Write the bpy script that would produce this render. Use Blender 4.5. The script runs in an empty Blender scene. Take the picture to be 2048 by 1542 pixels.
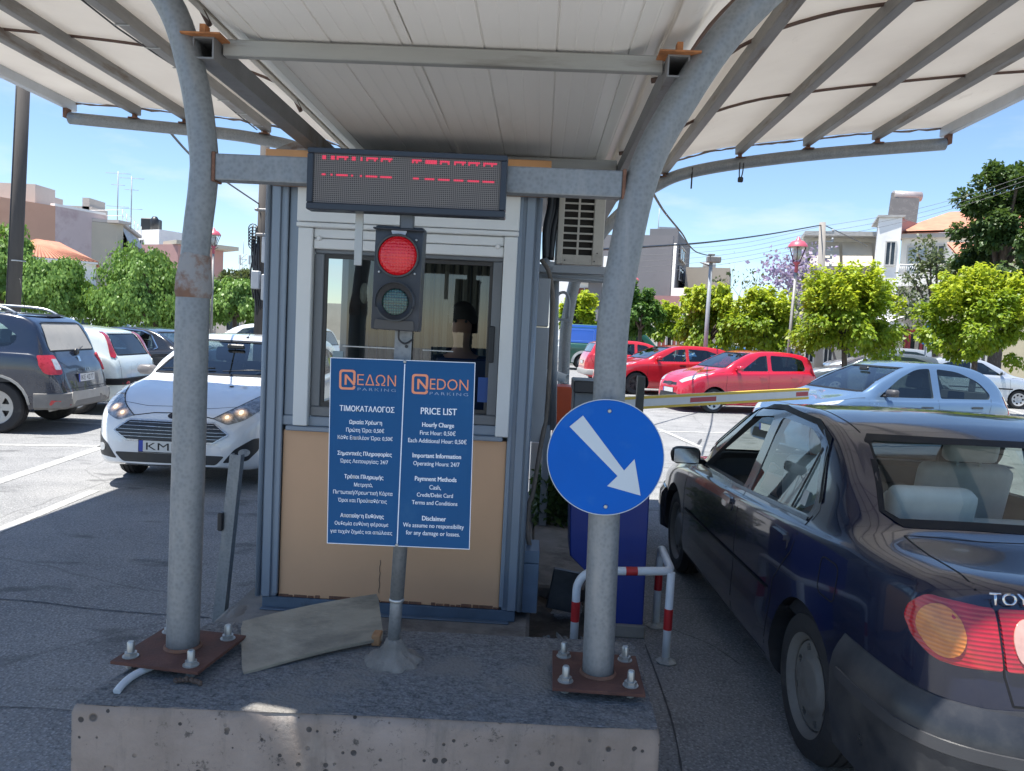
import bpy, bmesh, math, random
import numpy as np
from mathutils import Vector, Matrix, Quaternion
from mathutils.bvhtree import BVHTree
S = bpy.context.scene
COL = S.collection
R_ = math.radians
# ------------------------------------------------------------------ camera
CAMZ = 1.655
YAW, PIT, ROLL = R_(1.8), R_(-3.83), R_(2.86)
FPX = 1540.0
_fw = Vector((-math.sin(YAW)*math.cos(PIT), math.cos(YAW)*math.cos(PIT), math.sin(PIT)))
_r0 = Vector((math.cos(YAW), math.sin(YAW), 0)); _u0 = _r0.cross(_fw)
_cr = _r0*math.cos(ROLL) + _u0*math.sin(ROLL)
_cu = _u0*math.cos(ROLL) - _r0*math.sin(ROLL)
_cc = Vector((0, 0, CAMZ))
cd = bpy.data.cameras.new('camera'); cam = bpy.data.objects.new('camera', cd); COL.objects.link(cam)
cd.sensor_width = 36; cd.lens = FPX/2048*36; cd.clip_end = 3000; cd.clip_start = 0.05
mw = Matrix((( _cr.x, _cu.x, -_fw.x, 0), (_cr.y, _cu.y, -_fw.y, 0), (_cr.z, _cu.z, -_fw.z, CAMZ), (0, 0, 0, 1)))
cam.matrix_world = mw
S.camera = cam
def pray(px, py): return _fw + _cr*((px-1024)/FPX) - _cu*((py-771)/FPX)
def at(px, py, Y):
    d = pray(px, py); return _cc + d*(Y/d.y)
def atz(px, py, z):
    d = pray(px, py); return _cc + d*((z-CAMZ)/d.z)
def atplane(px, py, o, n):
    d = pray(px, py); return _cc + d*((o-_cc).dot(n)/d.dot(n))
# ------------------------------------------------------------------ light
SUNDIR = Vector((0.235, 0.10, -1.0)).normalized()      # direction the light travels
ELEV = math.asin(-SUNDIR.z)
w = bpy.data.worlds.new('World'); S.world = w; w.use_nodes = True
nt = w.node_tree; nt.nodes.clear()
sky = nt.nodes.new('ShaderNodeTexSky'); sky.sky_type = 'NISHITA'; sky.sun_disc = False
sky.sun_elevation = ELEV; sky.sun_rotation = math.atan2(-SUNDIR.x, -SUNDIR.y)
sky.air_density = 1.0; sky.dust_density = 0.15; sky.ozone_density = 4.5
bgn = nt.nodes.new('ShaderNodeBackground'); bgn.inputs[1].default_value = 0.10
wo = nt.nodes.new('ShaderNodeOutputWorld')
# thin white clouds low in the sky
tc = nt.nodes.new('ShaderNodeTexCoord')
sep = nt.nodes.new('ShaderNodeSeparateXYZ'); nt.links.new(tc.outputs['Generated'], sep.inputs[0])
mp = nt.nodes.new('ShaderNodeMapping'); mp.inputs['Scale'].default_value = (3.0, 3.0, 11.0)
nt.links.new(tc.outputs['Generated'], mp.inputs[0])
nz = nt.nodes.new('ShaderNodeTexNoise'); nz.inputs['Scale'].default_value = 1.3; nz.inputs['Detail'].default_value = 6; nz.inputs['Roughness'].default_value = .55
nt.links.new(mp.outputs[0], nz.inputs['Vector'])
cr1 = nt.nodes.new('ShaderNodeMapRange'); cr1.inputs[1].default_value = .50; cr1.inputs[2].default_value = .78
nt.links.new(nz.outputs[0], cr1.inputs[0])
band = nt.nodes.new('ShaderNodeMapRange'); band.inputs[1].default_value = .42; band.inputs[2].default_value = .08
nt.links.new(sep.outputs[2], band.inputs[0])
mul = nt.nodes.new('ShaderNodeMath'); mul.operation = 'MULTIPLY'; nt.links.new(cr1.outputs[0], mul.inputs[0]); nt.links.new(band.outputs[0], mul.inputs[1])
mul2 = nt.nodes.new('ShaderNodeMath'); mul2.operation = 'MULTIPLY'; mul2.inputs[1].default_value = .85; nt.links.new(mul.outputs[0], mul2.inputs[0])
mixc = nt.nodes.new('ShaderNodeMix'); mixc.data_type = 'RGBA'
nt.links.new(mul2.outputs[0], mixc.inputs['Factor']); nt.links.new(sky.outputs[0], mixc.inputs['A'])
mixc.inputs['B'].default_value = (5.2, 5.4, 5.8, 1)
nt.links.new(mixc.outputs['Result'], bgn.inputs[0]); nt.links.new(bgn.outputs[0], wo.inputs[0])
sl = bpy.data.lights.new('sun', 'SUN'); sl.energy = 5.0; sl.angle = R_(0.55); sl.color = (1, .96, .89)
so = bpy.data.objects.new('sun', sl); COL.objects.link(so)
so.rotation_euler = SUNDIR.to_track_quat('-Z', 'Y').to_euler(); so.location = (-20, -10, 60)
vs = S.view_settings; vs.view_transform = 'Standard'; vs.look = 'None'; vs.gamma = 1; vs.exposure = 1.1
S.cycles.max_bounces = 8; S.cycles.diffuse_bounces = 4; S.cycles.glossy_bounces = 4; S.cycles.transparent_max_bounces = 16
S.cycles.use_denoising = True
# ------------------------------------------------------------------ materials
def srgb(r, g, b):
    f = lambda c: c/12.92 if c <= .04045 else ((c+.055)/1.055)**2.4
    return (f(r/255), f(g/255), f(b/255))
class NT:
    def __init__(s, name):
        s.m = bpy.data.materials.new(name); s.m.use_nodes = True; s.t = s.m.node_tree
        s.b = s.t.nodes['Principled BSDF']; s.o = s.t.nodes['Material Output']; s._c = None
    def n(s, ty, **kw):
        x = s.t.nodes.new(ty)
        for k, v in kw.items(): setattr(x, k, v)
        return x
    def l(s, a, b): s.t.links.new(a, b)
    def co(s, out='Object'):
        if not s._c: s._c = s.n('ShaderNodeTexCoord')
        return s._c.outputs[out]
    def noise(s, scale, detail=4, rough=.6, vec=None, dist=0):
        x = s.n('ShaderNodeTexNoise'); x.inputs['Scale'].default_value = scale; x.inputs['Detail'].default_value = detail
        x.inputs['Roughness'].default_value = rough; x.inputs['Distortion'].default_value = dist
        s.l(vec or s.co(), x.inputs['Vector']); return x.outputs[0]
    def vec(s, scale):
        x = s.n('ShaderNodeMapping'); x.inputs['Scale'].default_value = scale; s.l(s.co(), x.inputs[0]); return x.outputs[0]
    def ramp(s, v, lo, hi, a=0., b=1.):
        x = s.n('ShaderNodeMapRange'); x.inputs[1].default_value = lo; x.inputs[2].default_value = hi
        x.inputs[3].default_value = a; x.inputs[4].default_value = b; s.l(v, x.inputs[0]); return x.outputs[0]
    def mix(s, f, a, b):
        x = s.n('ShaderNodeMix', data_type='RGBA')
        for k, v in (('Factor', f), ('A', a), ('B', b)):
            i = [q for q in x.inputs if q.name == k and q.enabled][0]
            if isinstance(v, (int, float)): i.default_value = v
            elif isinstance(v, tuple): i.default_value = (*v[:3], 1)
            else: s.l(v, i)
        return [q for q in x.outputs if q.enabled][0]
    def math(s, op, a, b=None):
        x = s.n('ShaderNodeMath', operation=op)
        for i, v in enumerate((a, b)):
            if v is None: continue
            if isinstance(v, (int, float)): x.inputs[i].default_value = v
            else: s.l(v, x.inputs[i])
        return x.outputs[0]
    def bump(s, h, strength=.3, dist=.01):
        x = s.n('ShaderNodeBump'); x.inputs['Strength'].default_value = strength; x.inputs['Distance'].default_value = dist
        s.l(h, x.inputs['Height']); s.l(x.outputs[0], s.b.inputs['Normal']); return x
    def set(s, **kw):
        names = dict(col='Base Color', rough='Roughness', metal='Metallic', coat='Coat Weight', spec='Specular IOR Level')
        for k, v in kw.items():
            i = s.b.inputs[names[k]]
            if isinstance(v, tuple): i.default_value = (*v[:3], 1)
            elif isinstance(v, (int, float)): i.default_value = v
            else: s.l(v, i)
        return s
MATS = {}
def mk(name, c, rough=.55, metal=0., var=.12, vs=6., bump=0., bs=80., c2=None, m2=(.55, .7), s2=3., coat=0., spec=.5, st=None):
    """plain surface: slight colour variation, optional wear colour c2, optional bump"""
    if name in MATS: return MATS[name]
    t = NT(name)
    v = t.vec(st) if st else None
    n1 = t.noise(vs, 5, .6, v)
    lo = tuple(x*(1-var) for x in c); hi = tuple(min(1, x*(1+var)) for x in c)
    col = t.mix(t.ramp(n1, .3, .7), lo, hi)
    if c2: col = t.mix(t.ramp(t.noise(s2, 7, .65, v), *m2), col, c2)
    t.set(col=col, rough=t.ramp(n1, .25, .75, max(0, rough-.08), min(1, rough+.08)), metal=metal, coat=coat, spec=spec)
    if coat: t.b.inputs['Coat Roughness'].default_value = .04
    if bump: t.bump(t.noise(bs, 4, .6, v), bump, .01)
    MATS[name] = t.m; return t.m
def glassmat(name, tint=(.6, .66, .66), refl=1.0, ior=1.5, rough=0.0):
    if name in MATS: return MATS[name]
    t = NT(name); t.t.nodes.remove(t.b)
    tr = t.n('ShaderNodeBsdfTransparent'); tr.inputs[0].default_value = (*tint, 1)
    gl = t.n('ShaderNodeBsdfGlossy'); gl.inputs['Roughness'].default_value = rough; gl.inputs[0].default_value = (refl, refl, refl, 1)
    ge = t.n('ShaderNodeNewGeometry'); dt = t.n('ShaderNodeVectorMath', operation='DOT_PRODUCT'); t.l(ge.outputs['Normal'], dt.inputs[0]); t.l(ge.outputs['Incoming'], dt.inputs[1])
    fs = t.math('MULTIPLY', t.math('POWER', t.math('SUBTRACT', 1.0, t.math('ABSOLUTE', dt.outputs['Value'])), 4.5), .96)
    mx = t.n('ShaderNodeMixShader'); f = t.math('ADD', t.math('MULTIPLY', fs, 1.15), .085*(ior/1.5)**2)
    t.l(t.math('MINIMUM', f, .72), mx.inputs[0]); t.l(tr.outputs[0], mx.inputs[1]); t.l(gl.outputs[0], mx.inputs[2]); t.l(mx.outputs[0], t.o.inputs[0])
    MATS[name] = t.m; return t.m
def emat(name, c, strength, base=(.1, .02, .02)):
    if name in MATS: return MATS[name]
    t = NT(name); t.set(col=base, rough=.3); t.b.inputs['Emission Color'].default_value = (*c, 1); t.b.inputs['Emission Strength'].default_value = strength
    MATS[name] = t.m; return t.m
def leafmat(name, c1, c2, trans=.35):
    if name in MATS: return MATS[name]
    t = NT(name); t.t.nodes.remove(t.b)
    g = t.n('ShaderNodeNewGeometry')
    col = t.mix(g.outputs['Random Per Island'], c1, c2)
    d = t.n('ShaderNodeBsdfPrincipled'); d.inputs['Roughness'].default_value = .45; d.inputs['Specular IOR Level'].default_value = .35; t.l(col, d.inputs['Base Color'])
    tl = t.n('ShaderNodeBsdfTranslucent'); t.l(t.mix(.5, col, (c2[0]*1.3, c2[1]*1.25, c2[2]*.6)), tl.inputs[0])
    mx = t.n('ShaderNodeMixShader'); mx.inputs[0].default_value = trans
    t.l(d.outputs[0], mx.inputs[1]); t.l(tl.outputs[0], mx.inputs[2]); t.l(mx.outputs[0], t.o.inputs[0])
    MATS[name] = t.m; return t.m
# ------------------------------------------------------------------ mesh builder
class MB:
    def __init__(s): s.bm = bmesh.new(); s.smooth = []
    def _xf(s, vs, M):
        if M is not None:
            for v in vs: v.co = M @ v.co
    def box(s, c, size, bev=0, M=None, rot=None, seg=1):
        m = Matrix.Translation(c) @ (rot.to_4x4() if rot else Matrix()) @ Matrix.Diagonal((*size, 1))
        if M is not None: m = M @ m
        r = bmesh.ops.create_cube(s.bm, size=1, matrix=m)
        if bev:
            es = list({e for v in r['verts'] for e in v.link_edges})
            bmesh.ops.bevel(s.bm, geom=es, offset=bev, segments=seg, affect='EDGES', profile=.6)
        return s
    def b2(s, lo, hi, bev=0, seg=1, M=None):
        return s.box([(a+b)/2 for a, b in zip(lo, hi)], [abs(b-a) for a, b in zip(lo, hi)], bev, M, None, seg)
    def beam(s, a, b, w, h, bev=0, up=(0, 0, 1)):
        a, b = Vector(a), Vector(b); d = b-a; L = d.length; y = d.normalized(); x = y.cross(Vector(up)).normalized(); z = x.cross(y)
        rot = Matrix((x, y, z)).transposed()
        return s.box((a+b)/2, (w, L, h), bev, None, rot)
    def ring(s, pts): return [s.bm.verts.new(p) for p in pts]
    def loft(s, rings, close=True, cap0=False, cap1=False, sm=True):
        vr = [s.ring(r) for r in rings]
        n = len(vr[0])
        for a, b in zip(vr, vr[1:]):
            for i in range(n if close else n-1):
                j = (i+1) % n
                f = s.bm.faces.new((a[i], a[j], b[j], b[i])); f.smooth = sm
        if cap0: s.bm.faces.new(vr[0][::-1])
        if cap1: s.bm.faces.new(vr[-1])
        return vr
    def tube(s, pts, r, seg=12, cap=True, sm=True):
        pts = [Vector(p) for p in pts]; n = len(pts)
        rs = r if isinstance(r, (list, tuple)) else [r]*n
        tang = []
        for i in range(n):
            a = pts[max(i-1, 0)]; b = pts[min(i+1, n-1)]; tang.append((b-a).normalized())
        t = tang[0]; ref = Vector((0, 0, 1)) if abs(t.z) < .9 else Vector((1, 0, 0))
        u = t.cross(ref).normalized(); rings = []
        for i in range(n):
            if i: u = tang[i-1].rotation_difference(tang[i]) @ u
            t = tang[i]; u = (u-t*u.dot(t)).normalized(); v = t.cross(u)
            rings.append([pts[i]+(u*math.cos(k*2*math.pi/seg)+v*math.sin(k*2*math.pi/seg))*rs[i] for k in range(seg)])
        s.loft(rings, True, cap, cap, sm); return s
    def lathe(s, prof, M=None, seg=24, sm=True, cap=True):
        """prof: (radius, height) along local z"""
        M = M if M is not None else Matrix()
        rings = [[M @ Vector((r*math.cos(k*2*math.pi/seg), r*math.sin(k*2*math.pi/seg), z)) for k in range(seg)] for r, z in prof]
        s.loft(rings, True, cap, cap, sm); return s
    def prism(s, poly, M, d0, d1, bev=0):
        """poly in local xy, extruded along local z from d0 to d1"""
        a = [s.bm.verts.new(M @ Vector((x, y, d0))) for x, y in poly]; b = [s.bm.verts.new(M @ Vector((x, y, d1))) for x, y in poly]
        n = len(poly)
        fs = [s.bm.faces.new(a[::-1]), s.bm.faces.new(b)]
        for i in range(n): fs.append(s.bm.faces.new((a[i], a[(i+1) % n], b[(i+1) % n], b[i])))
        if bev:
            es = list({e for f in fs[:2] for e in f.edges}); bmesh.ops.bevel(s.bm, geom=es, offset=bev, segments=1, affect='EDGES')
        return s
    def quad(s, *p):
        s.bm.faces.new([s.bm.verts.new(q) for q in p]); return s
    def sheet(s, f, nu, nv, sm=True):
        g = [[s.bm.verts.new(f(i/nu, j/nv)) for j in range(nv+1)] for i in range(nu+1)]
        for i in range(nu):
            for j in range(nv):
                q = s.bm.faces.new((g[i][j], g[i+1][j], g[i+1][j+1], g[i][j+1])); q.smooth = sm
        return s
    def mesh(s, name, mat=None, angle=None):
        bmesh.ops.recalc_face_normals(s.bm, faces=s.bm.faces[:])
        me = bpy.data.meshes.new(name); s.bm.to_mesh(me); s.bm.free()
        if angle is not None:
            me.polygons.foreach_set('use_smooth', [True]*len(me.polygons)); me.set_sharp_from_angle(angle=R_(angle))
        for m in (mat if isinstance(mat, (list, tuple)) else [mat]):
            if m: me.materials.append(m)
        return me
def base_of(o):
    m = Matrix()
    while o:
        m = o.matrix_basis.copy() if o.parent is None else (o.matrix_parent_inverse @ o.matrix_basis)
        return m
def link(name, me, parent=None, world=False, label=None):
    o = bpy.data.objects.new(name, me); COL.objects.link(o)
    if parent is not None:
        o.parent = parent
        if world and parent.parent is None: o.matrix_parent_inverse = parent.matrix_basis.inverted()
    if label: o['label'] = label
    return o
def P(name, mb, mat, parent, world=True, angle=None, label=None):
    return link(name, mb.mesh(name, mat, angle), parent, world, label)
def thing(name, label, cat, loc=(0, 0, 0), rz=0, group=None):
    o = bpy.data.objects.new(name, None); COL.objects.link(o); o.empty_display_size = .2
    o.location = loc; o.rotation_euler = (0, 0, rz)
    o.matrix_basis = Matrix.Translation(loc) @ Matrix.Rotation(rz, 4, 'Z')
    return tag(o, label, cat, group)
def tag(o, label=None, cat=None, group=None, kind=None):
    if label: o['label'] = label
    if cat: o['category'] = cat
    if group: o['group'] = group
    if kind: o['kind'] = kind
    return o
def copy_tree(o, parent=None):
    c = o.copy(); COL.objects.link(c)
    if parent is not None: c.parent = parent; c.matrix_parent_inverse = o.matrix_parent_inverse
    for ch in list(o.children): copy_tree(ch, c)
    return c
def structure(name, mb, mat, angle=None): return tag(P(name, mb, mat, None, angle=angle), kind='structure')
_fonts = {}
def textmesh(txt, width=None, height=None, bold=0., space=1., depth=.0008):
    """text as mesh, centred on the origin in local xy, scaled to a width or height"""
    cu = bpy.data.curves.new('lettering', 'FONT'); cu.body = txt; cu.size = 1; cu.align_x = 'CENTER'; cu.align_y = 'CENTER'
    cu.offset = bold; cu.space_character = space; cu.resolution_u = 3; cu.extrude = 0
    o = bpy.data.objects.new('lettering', cu); COL.objects.link(o)
    dg = bpy.context.evaluated_depsgraph_get(); me = bpy.data.meshes.new_from_object(o.evaluated_get(dg))
    bpy.data.objects.remove(o); bpy.data.curves.remove(cu)
    v = np.empty(len(me.vertices)*3, 'f'); me.vertices.foreach_get('co', v); v = v.reshape(-1, 3)
    lo, hi = v.min(0), v.max(0); sz = hi-lo
    k = width/sz[0] if width else height/sz[1]
    ky = k if not (width and height) else height/sz[1]
    v[:, 0] = (v[:, 0]-(lo[0]+hi[0])/2)*k; v[:, 1] = (v[:, 1]-(lo[1]+hi[1])/2)*ky; v[:, 2] = 0
    me.vertices.foreach_set('co', v.ravel()); return me
def add_text(bm, M, *a, **k):
    me = textmesh(*a, **k); me.transform(M); bm.from_mesh(me); bpy.data.meshes.remove(me)
def frame(o, x, y):
    """matrix with origin o, local x and y axes"""
    x = x.normalized(); z = x.cross(y).normalized(); y = z.cross(x)
    return Matrix(((x.x, y.x, z.x, o.x), (x.y, y.y, z.y, o.y), (x.z, y.z, z.z, o.z), (0, 0, 0, 1)))
def rpoly(pts, r, n=4):
    """polygon with rounded corners"""
    out = []; m = len(pts); rr = r if isinstance(r, (list, tuple)) else [r]*m
    for i in range(m):
        p = Vector(pts[i]); a = Vector(pts[i-1])-p; b = Vector(pts[(i+1) % m])-p
        q = min(rr[i], a.length*.48, b.length*.48)
        if q < 1e-4: out.append(tuple(p)); continue
        a = p+a.normalized()*q; b = p+b.normalized()*q
        for k in range(n+1):
            t = k/n; out.append(tuple(a*(1-t)**2+p*2*t*(1-t)+b*t*t))
    return out
def smoothpath(pts, n=6):
    pts = [Vector(p) for p in pts]; out = []
    for i in range(len(pts)-1):
        p0 = pts[max(i-1, 0)]; p1 = pts[i]; p2 = pts[i+1]; p3 = pts[min(i+2, len(pts)-1)]
        for k in range(n):
            t = k/n
            out.append(.5*((2*p1)+(p2-p0)*t+(2*p0-5*p1+4*p2-p3)*t*t+(3*p1-p0-3*p2+p3)*t**3))
    out.append(pts[-1]); return out
# common materials
def galv_mat():
    t = NT('galvanised_steel')
    vo = t.n('ShaderNodeTexVoronoi'); vo.inputs['Scale'].default_value = 70; t.l(t.co(), vo.inputs['Vector'])
    c = t.mix(t.ramp(vo.outputs['Distance'], .1, .7), (.185, .20, .21), (.232, .248, .258))
    c = t.mix(t.ramp(t.noise(5, 6, .7, t.vec((3, 3, .5))), .5, .75), c, (.285, .292, .292))
    c = t.mix(t.ramp(t.noise(9, 8, .7), .68, .78), c, (.17, .13, .10))
    t.set(col=c, rough=t.ramp(t.noise(30), .3, .7, .42, .62), metal=.45); t.bump(t.noise(120), .12, .004)
    return t.m
GALV = galv_mat()
RUST = mk('rust', (.17, .085, .055), .85, 0, .4, 14, .5, 90, c2=(.22, .10, .05), s2=9)
RUSTPLATE = mk('rusty_plate', (.10, .042, .03), .8, 0, .3, 9, .3, 120, c2=(.15, .07, .05), s2=6)
ZINC = mk('zinc', (.42, .43, .42), .4, .7, .15, 20)
DARKSTEEL = mk('dark_steel', (.20, .20, .20), .55, .3, .2, 6, .15, 60, c2=(.13, .09, .07), s2=4)
BLACKP = mk('black_plastic', (.018, .02, .024), .42, 0, .2, 10)
RUBBER = mk('rubber', (.022, .022, .024), .82, 0, .25, 12, .2, 60, c2=(.06, .055, .05), s2=5)
WHITEP = mk('white_paint', (.74, .74, .72), .45, 0, .05, 5)
GREYP = mk('grey_paint', (.30, .32, .34), .45, 0, .08, 5)
# ================================================================== ground
def asphalt():
    t = NT('asphalt')
    big = t.noise(.35, 6, .6); mid = t.noise(2.2, 6, .65); fine = t.noise(62, 5, .75)
    vo = t.n('ShaderNodeTexVoronoi'); vo.inputs['Scale'].default_value = 70; t.l(t.co(), vo.inputs['Vector'])
    c = t.mix(t.ramp(big, .3, .7), (.18, .183, .188), (.275, .273, .268))
    c = t.mix(t.ramp(mid, .42, .72, 0, .55), c, (.115, .118, .126))
    c = t.mix(t.ramp(vo.outputs['Distance'], .12, .5, .75, 0), c, (.40, .40, .395))
    c = t.mix(t.ramp(fine, .50, .70, 0, .8), c, (.035, .037, .04))
    # oil spots and dark dabs
    sp = t.noise(1.1, 3, .5, t.vec((1.6, 3.2, 1)))
    c = t.mix(t.ramp(sp, .60, .70, 0, .6), c, (.045, .046, .048))
    # hairline cracks
    cv = t.n('ShaderNodeTexVoronoi', feature='DISTANCE_TO_EDGE'); cv.inputs['Scale'].default_value = .42
    wob = t.n('ShaderNodeMixRGB'); wob.inputs[0].default_value = .18; t.l(t.co(), wob.inputs[1])
    nn = t.n('ShaderNodeTexNoise'); nn.inputs['Scale'].default_value = 1.7; nn.inputs['Detail'].default_value = 6; t.l(t.co(), nn.inputs['Vector']); t.l(nn.outputs[1], wob.inputs[2])
    t.l(wob.outputs[0], cv.inputs['Vector'])
    c = t.mix(t.ramp(cv.outputs['Distance'], .0, .005, .4, 0), c, (.05, .05, .05))
    t.set(col=c, rough=t.ramp(fine, .3, .7, .7, .95))
    h = t.math('ADD', t.math('MULTIPLY', fine, .7), t.math('MULTIPLY', vo.outputs['Distance'], -.6)); t.bump(h, .55, .012)
    return t.m
ASPH = asphalt()
def gz(y): return min(.45, max(0., .013*(y-13)))       # the lot climbs very slightly away from the booth
_ys = [-60, -20, 0, 6, 13, 20, 30, 40, 47.6, 80, 150, 300, 900]
m = MB(); m.loft([[Vector((x, y, gz(y))) for x in range(-450, 451, 30)] for y in _ys], False, sm=False); structure('ground', m, ASPH)
def paintmat():
    t = NT('road_paint')
    n = t.noise(26, 6, .75); c = t.mix(t.ramp(n, .38, .58), (.50, .50, .48), (.26, .26, .255))
    t.set(col=c, rough=.7); return t.m
PAINT = paintmat()
def stripe(a, b, w, name='parking_line', z=.004):
    a = Vector((a[0], a[1], z+gz(a[1]))); b = Vector((b[0], b[1], z+gz(b[1]))); d = (b-a).normalized(); s = Vector((-d.y, d.x, 0))*w/2
    m = MB(); m.quad(a-s, b-s, b+s, a+s); structure(name, m, PAINT)
def pz(px, py): v = atz(px, py, 0); return (v.x, v.y)
stripe(pz(-60, 889), pz(222, 893), .12)
stripe(pz(-80, 990), pz(222, 888), .13)
stripe(pz(-120, 1110), pz(190, 981), .10)
stripe((-9.6, 11.25), (-5.8, 11.25), .12); stripe((-9.6, 13.75), (-5.8, 13.75), .12)
stripe(pz(1300, 829), pz(1560, 836), .12); stripe(pz(1295, 864), pz(1560, 870), .12)
stripe(pz(1318, 860), pz(1400, 894), .10)
stripe(pz(1990, 820), pz(2090, 850), .13)
for x in range(-3, 8): stripe((3.2+x*2.6+12, 27.5), (3.8+x*2.6+12, 32), .12)
# tar seams in the shaded lane
m = MB(); rnd = random.Random(5)
def seam_strip(m, pts, w, z):
    pts = smoothpath([Vector((*p, z)) for p in pts], 8); prev = None
    for i, p in enumerate(pts):
        d = (pts[min(i+1, len(pts)-1)]-pts[max(i-1, 0)]).normalized(); s = Vector((-d.y, d.x, 0))*w*(.5+rnd.random()*.7)/2
        q = (m.bm.verts.new(p-s), m.bm.verts.new(p+s))
        if prev: m.bm.faces.new((prev[0], q[0], q[1], prev[1]))
        prev = q
seam_strip(m, [pz(-80, 1196), pz(60, 1203), pz(180, 1218), pz(300, 1228), pz(420, 1236)], .014, .004)
seam_strip(m, [pz(-40, 1415), pz(70, 1417), pz(150, 1424)], .006, .004)
seam_strip(m, [pz(1290, 1290), pz(1330, 1400), pz(1352, 1480), pz(1372, 1600)], .010, .004)
seam_strip(m, [pz(1345, 1260), pz(1420, 1290), pz(1480, 1330)], .006, .004)
seam_strip(m, [pz(1432, 842), pz(1410, 868), pz(1394, 893)], .05, .0045)
structure('tar_seam', m, mk('tar', (.045, .047, .05), .6, 0, .2, 12))
# ================================================================== island
def concrete_face():
    t = NT('cast_concrete')
    n = t.noise(1.6, 7, .65, t.vec((1, 1, 1.3)))
    c = t.mix(t.ramp(n, .35, .68), (.185, .152, .128), (.295, .25, .22))
    c = t.mix(t.ramp(t.noise(4.5, 8, .7), .58, .72, 0, .7), c, (.16, .145, .135))
    vo = t.n('ShaderNodeTexVoronoi'); vo.inputs['Scale'].default_value = 34; vo.inputs['Randomness'].default_value = 1; t.l(t.co(), vo.inputs['Vector'])
    big = t.noise(7, 3)
    sp = t.n('ShaderNodeSeparateColor'); t.l(vo.outputs['Color'], sp.inputs[0])
    rad = t.math('MULTIPLY', t.math('POWER', sp.outputs[0], 3.0), .34)
    pit = t.math('MULTIPLY', t.ramp(t.math('SUBTRACT', vo.outputs['Distance'], rad), -.02, .03, 1, 0), t.ramp(big, .40, .52))
    vo2 = t.n('ShaderNodeTexVoronoi'); vo2.inputs['Scale'].default_value = 11; t.l(t.co(), vo2.inputs['Vector'])
    sp2 = t.n('ShaderNodeSeparateColor'); t.l(vo2.outputs['Color'], sp2.inputs[0])
    pit = t.math('MAXIMUM', pit, t.math('MULTIPLY', t.ramp(t.math('SUBTRACT', vo2.outputs['Distance'], t.math('MULTIPLY', t.math('POWER', sp2.outputs[1], 4.0), .30)), -.02, .03, 1, 0), t.ramp(t.noise(3, 3), .42, .5)))
    c = t.mix(t.ramp(t.noise(7, 7, .7, t.vec((1.6, 1.6, .22))), .52, .74, 0, .75), c, (.11, .10, .09))
    c = t.mix(t.math('MULTIPLY', t.ramp(t.noise(22, 8, .8), .57, .64), t.ramp(t.noise(2.6, 4, .6, t.vec((1, 1, .4))), .50, .60)), c, (.07, .062, .056))
    c = t.mix(pit, c, (.05, .045, .042))
    c = t.mix(t.ramp(t.noise(2.4, 5, .6), .60, .70, 0, .6), c, (.35, .315, .28))
    t.set(col=c, rough=.9)
    t.bump(t.math('SUBTRACT', t.math('MULTIPLY', t.noise(60, 5, .7), .5), t.math('MULTIPLY', pit, 1.5)), .6, .012); return t.m
def concrete_top():
    t = NT('worn_concrete_top')
    vo = t.n('ShaderNodeTexVoronoi'); vo.inputs['Scale'].default_value = 75; t.l(t.co(), vo.inputs['Vector'])
    f = t.noise(42, 6, .8, t.vec((1, 1.6, 1)))
    c = t.mix(t.ramp(f, .36, .66), (.06, .063, .067), (.28, .28, .28))
    c = t.mix(t.ramp(vo.outputs['Distance'], .1, .5, .5, 0), c, (.33, .32, .30))
    sm = t.ramp(t.noise(2.3, 4, .6), .52, .62, 0, .85)
    c = t.mix(sm, c, (.23, .215, .195))
    t.set(col=c, rough=.92); t.bump(t.math('ADD', f, t.math('MULTIPLY', vo.outputs['Distance'], -.8)), .8, .012); return t.m
CFACE, CTOP = concrete_face(), concrete_top()
IZ = .395
isl = thing('concrete_island', 'thick concrete plinth carrying the two canopy posts and the price list', 'plinth', (-.47, 2.65, 0))
out = rpoly([(-1.465, 2.36), (.468, 2.44), (.478, 3.17), (-.31, 3.155), (-1.315, 3.115)], [.05, .03, .06, .02, .03])
m = MB(); n = len(out); rnd = random.Random(2)
cx, cy = -.47, 2.74
sub = []
for i in range(n):
    a, b = Vector(out[i]), Vector(out[(i+1) % n]); k = max(1, int((b-a).length/.03))
    for j in range(k): sub.append(a.lerp(b, j/k))
def rg(ins, z, j): return [Vector((p.x+(cx-p.x)/max(.2, math.hypot(p.x-cx, p.y-cy))*(ins+rnd.random()*j), p.y+(cy-p.y)/max(.2, math.hypot(p.x-cx, p.y-cy))*(ins+rnd.random()*j), z-rnd.random()*j)) for p in sub]
m.loft([rg(0, 0, 0), rg(0, .2, .001), rg(0, IZ-.035, .004), rg(.003, IZ-.016, .010), rg(.018, IZ, .007)], True)
P('plinth_body', m, CFACE, isl, angle=40)
m = MB(); m.bm.faces.new(m.ring([(v.x, v.y, IZ-.0025) for v in rg(.012, IZ, .0)]))
P('worn_top', m, CTOP, isl)
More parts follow.
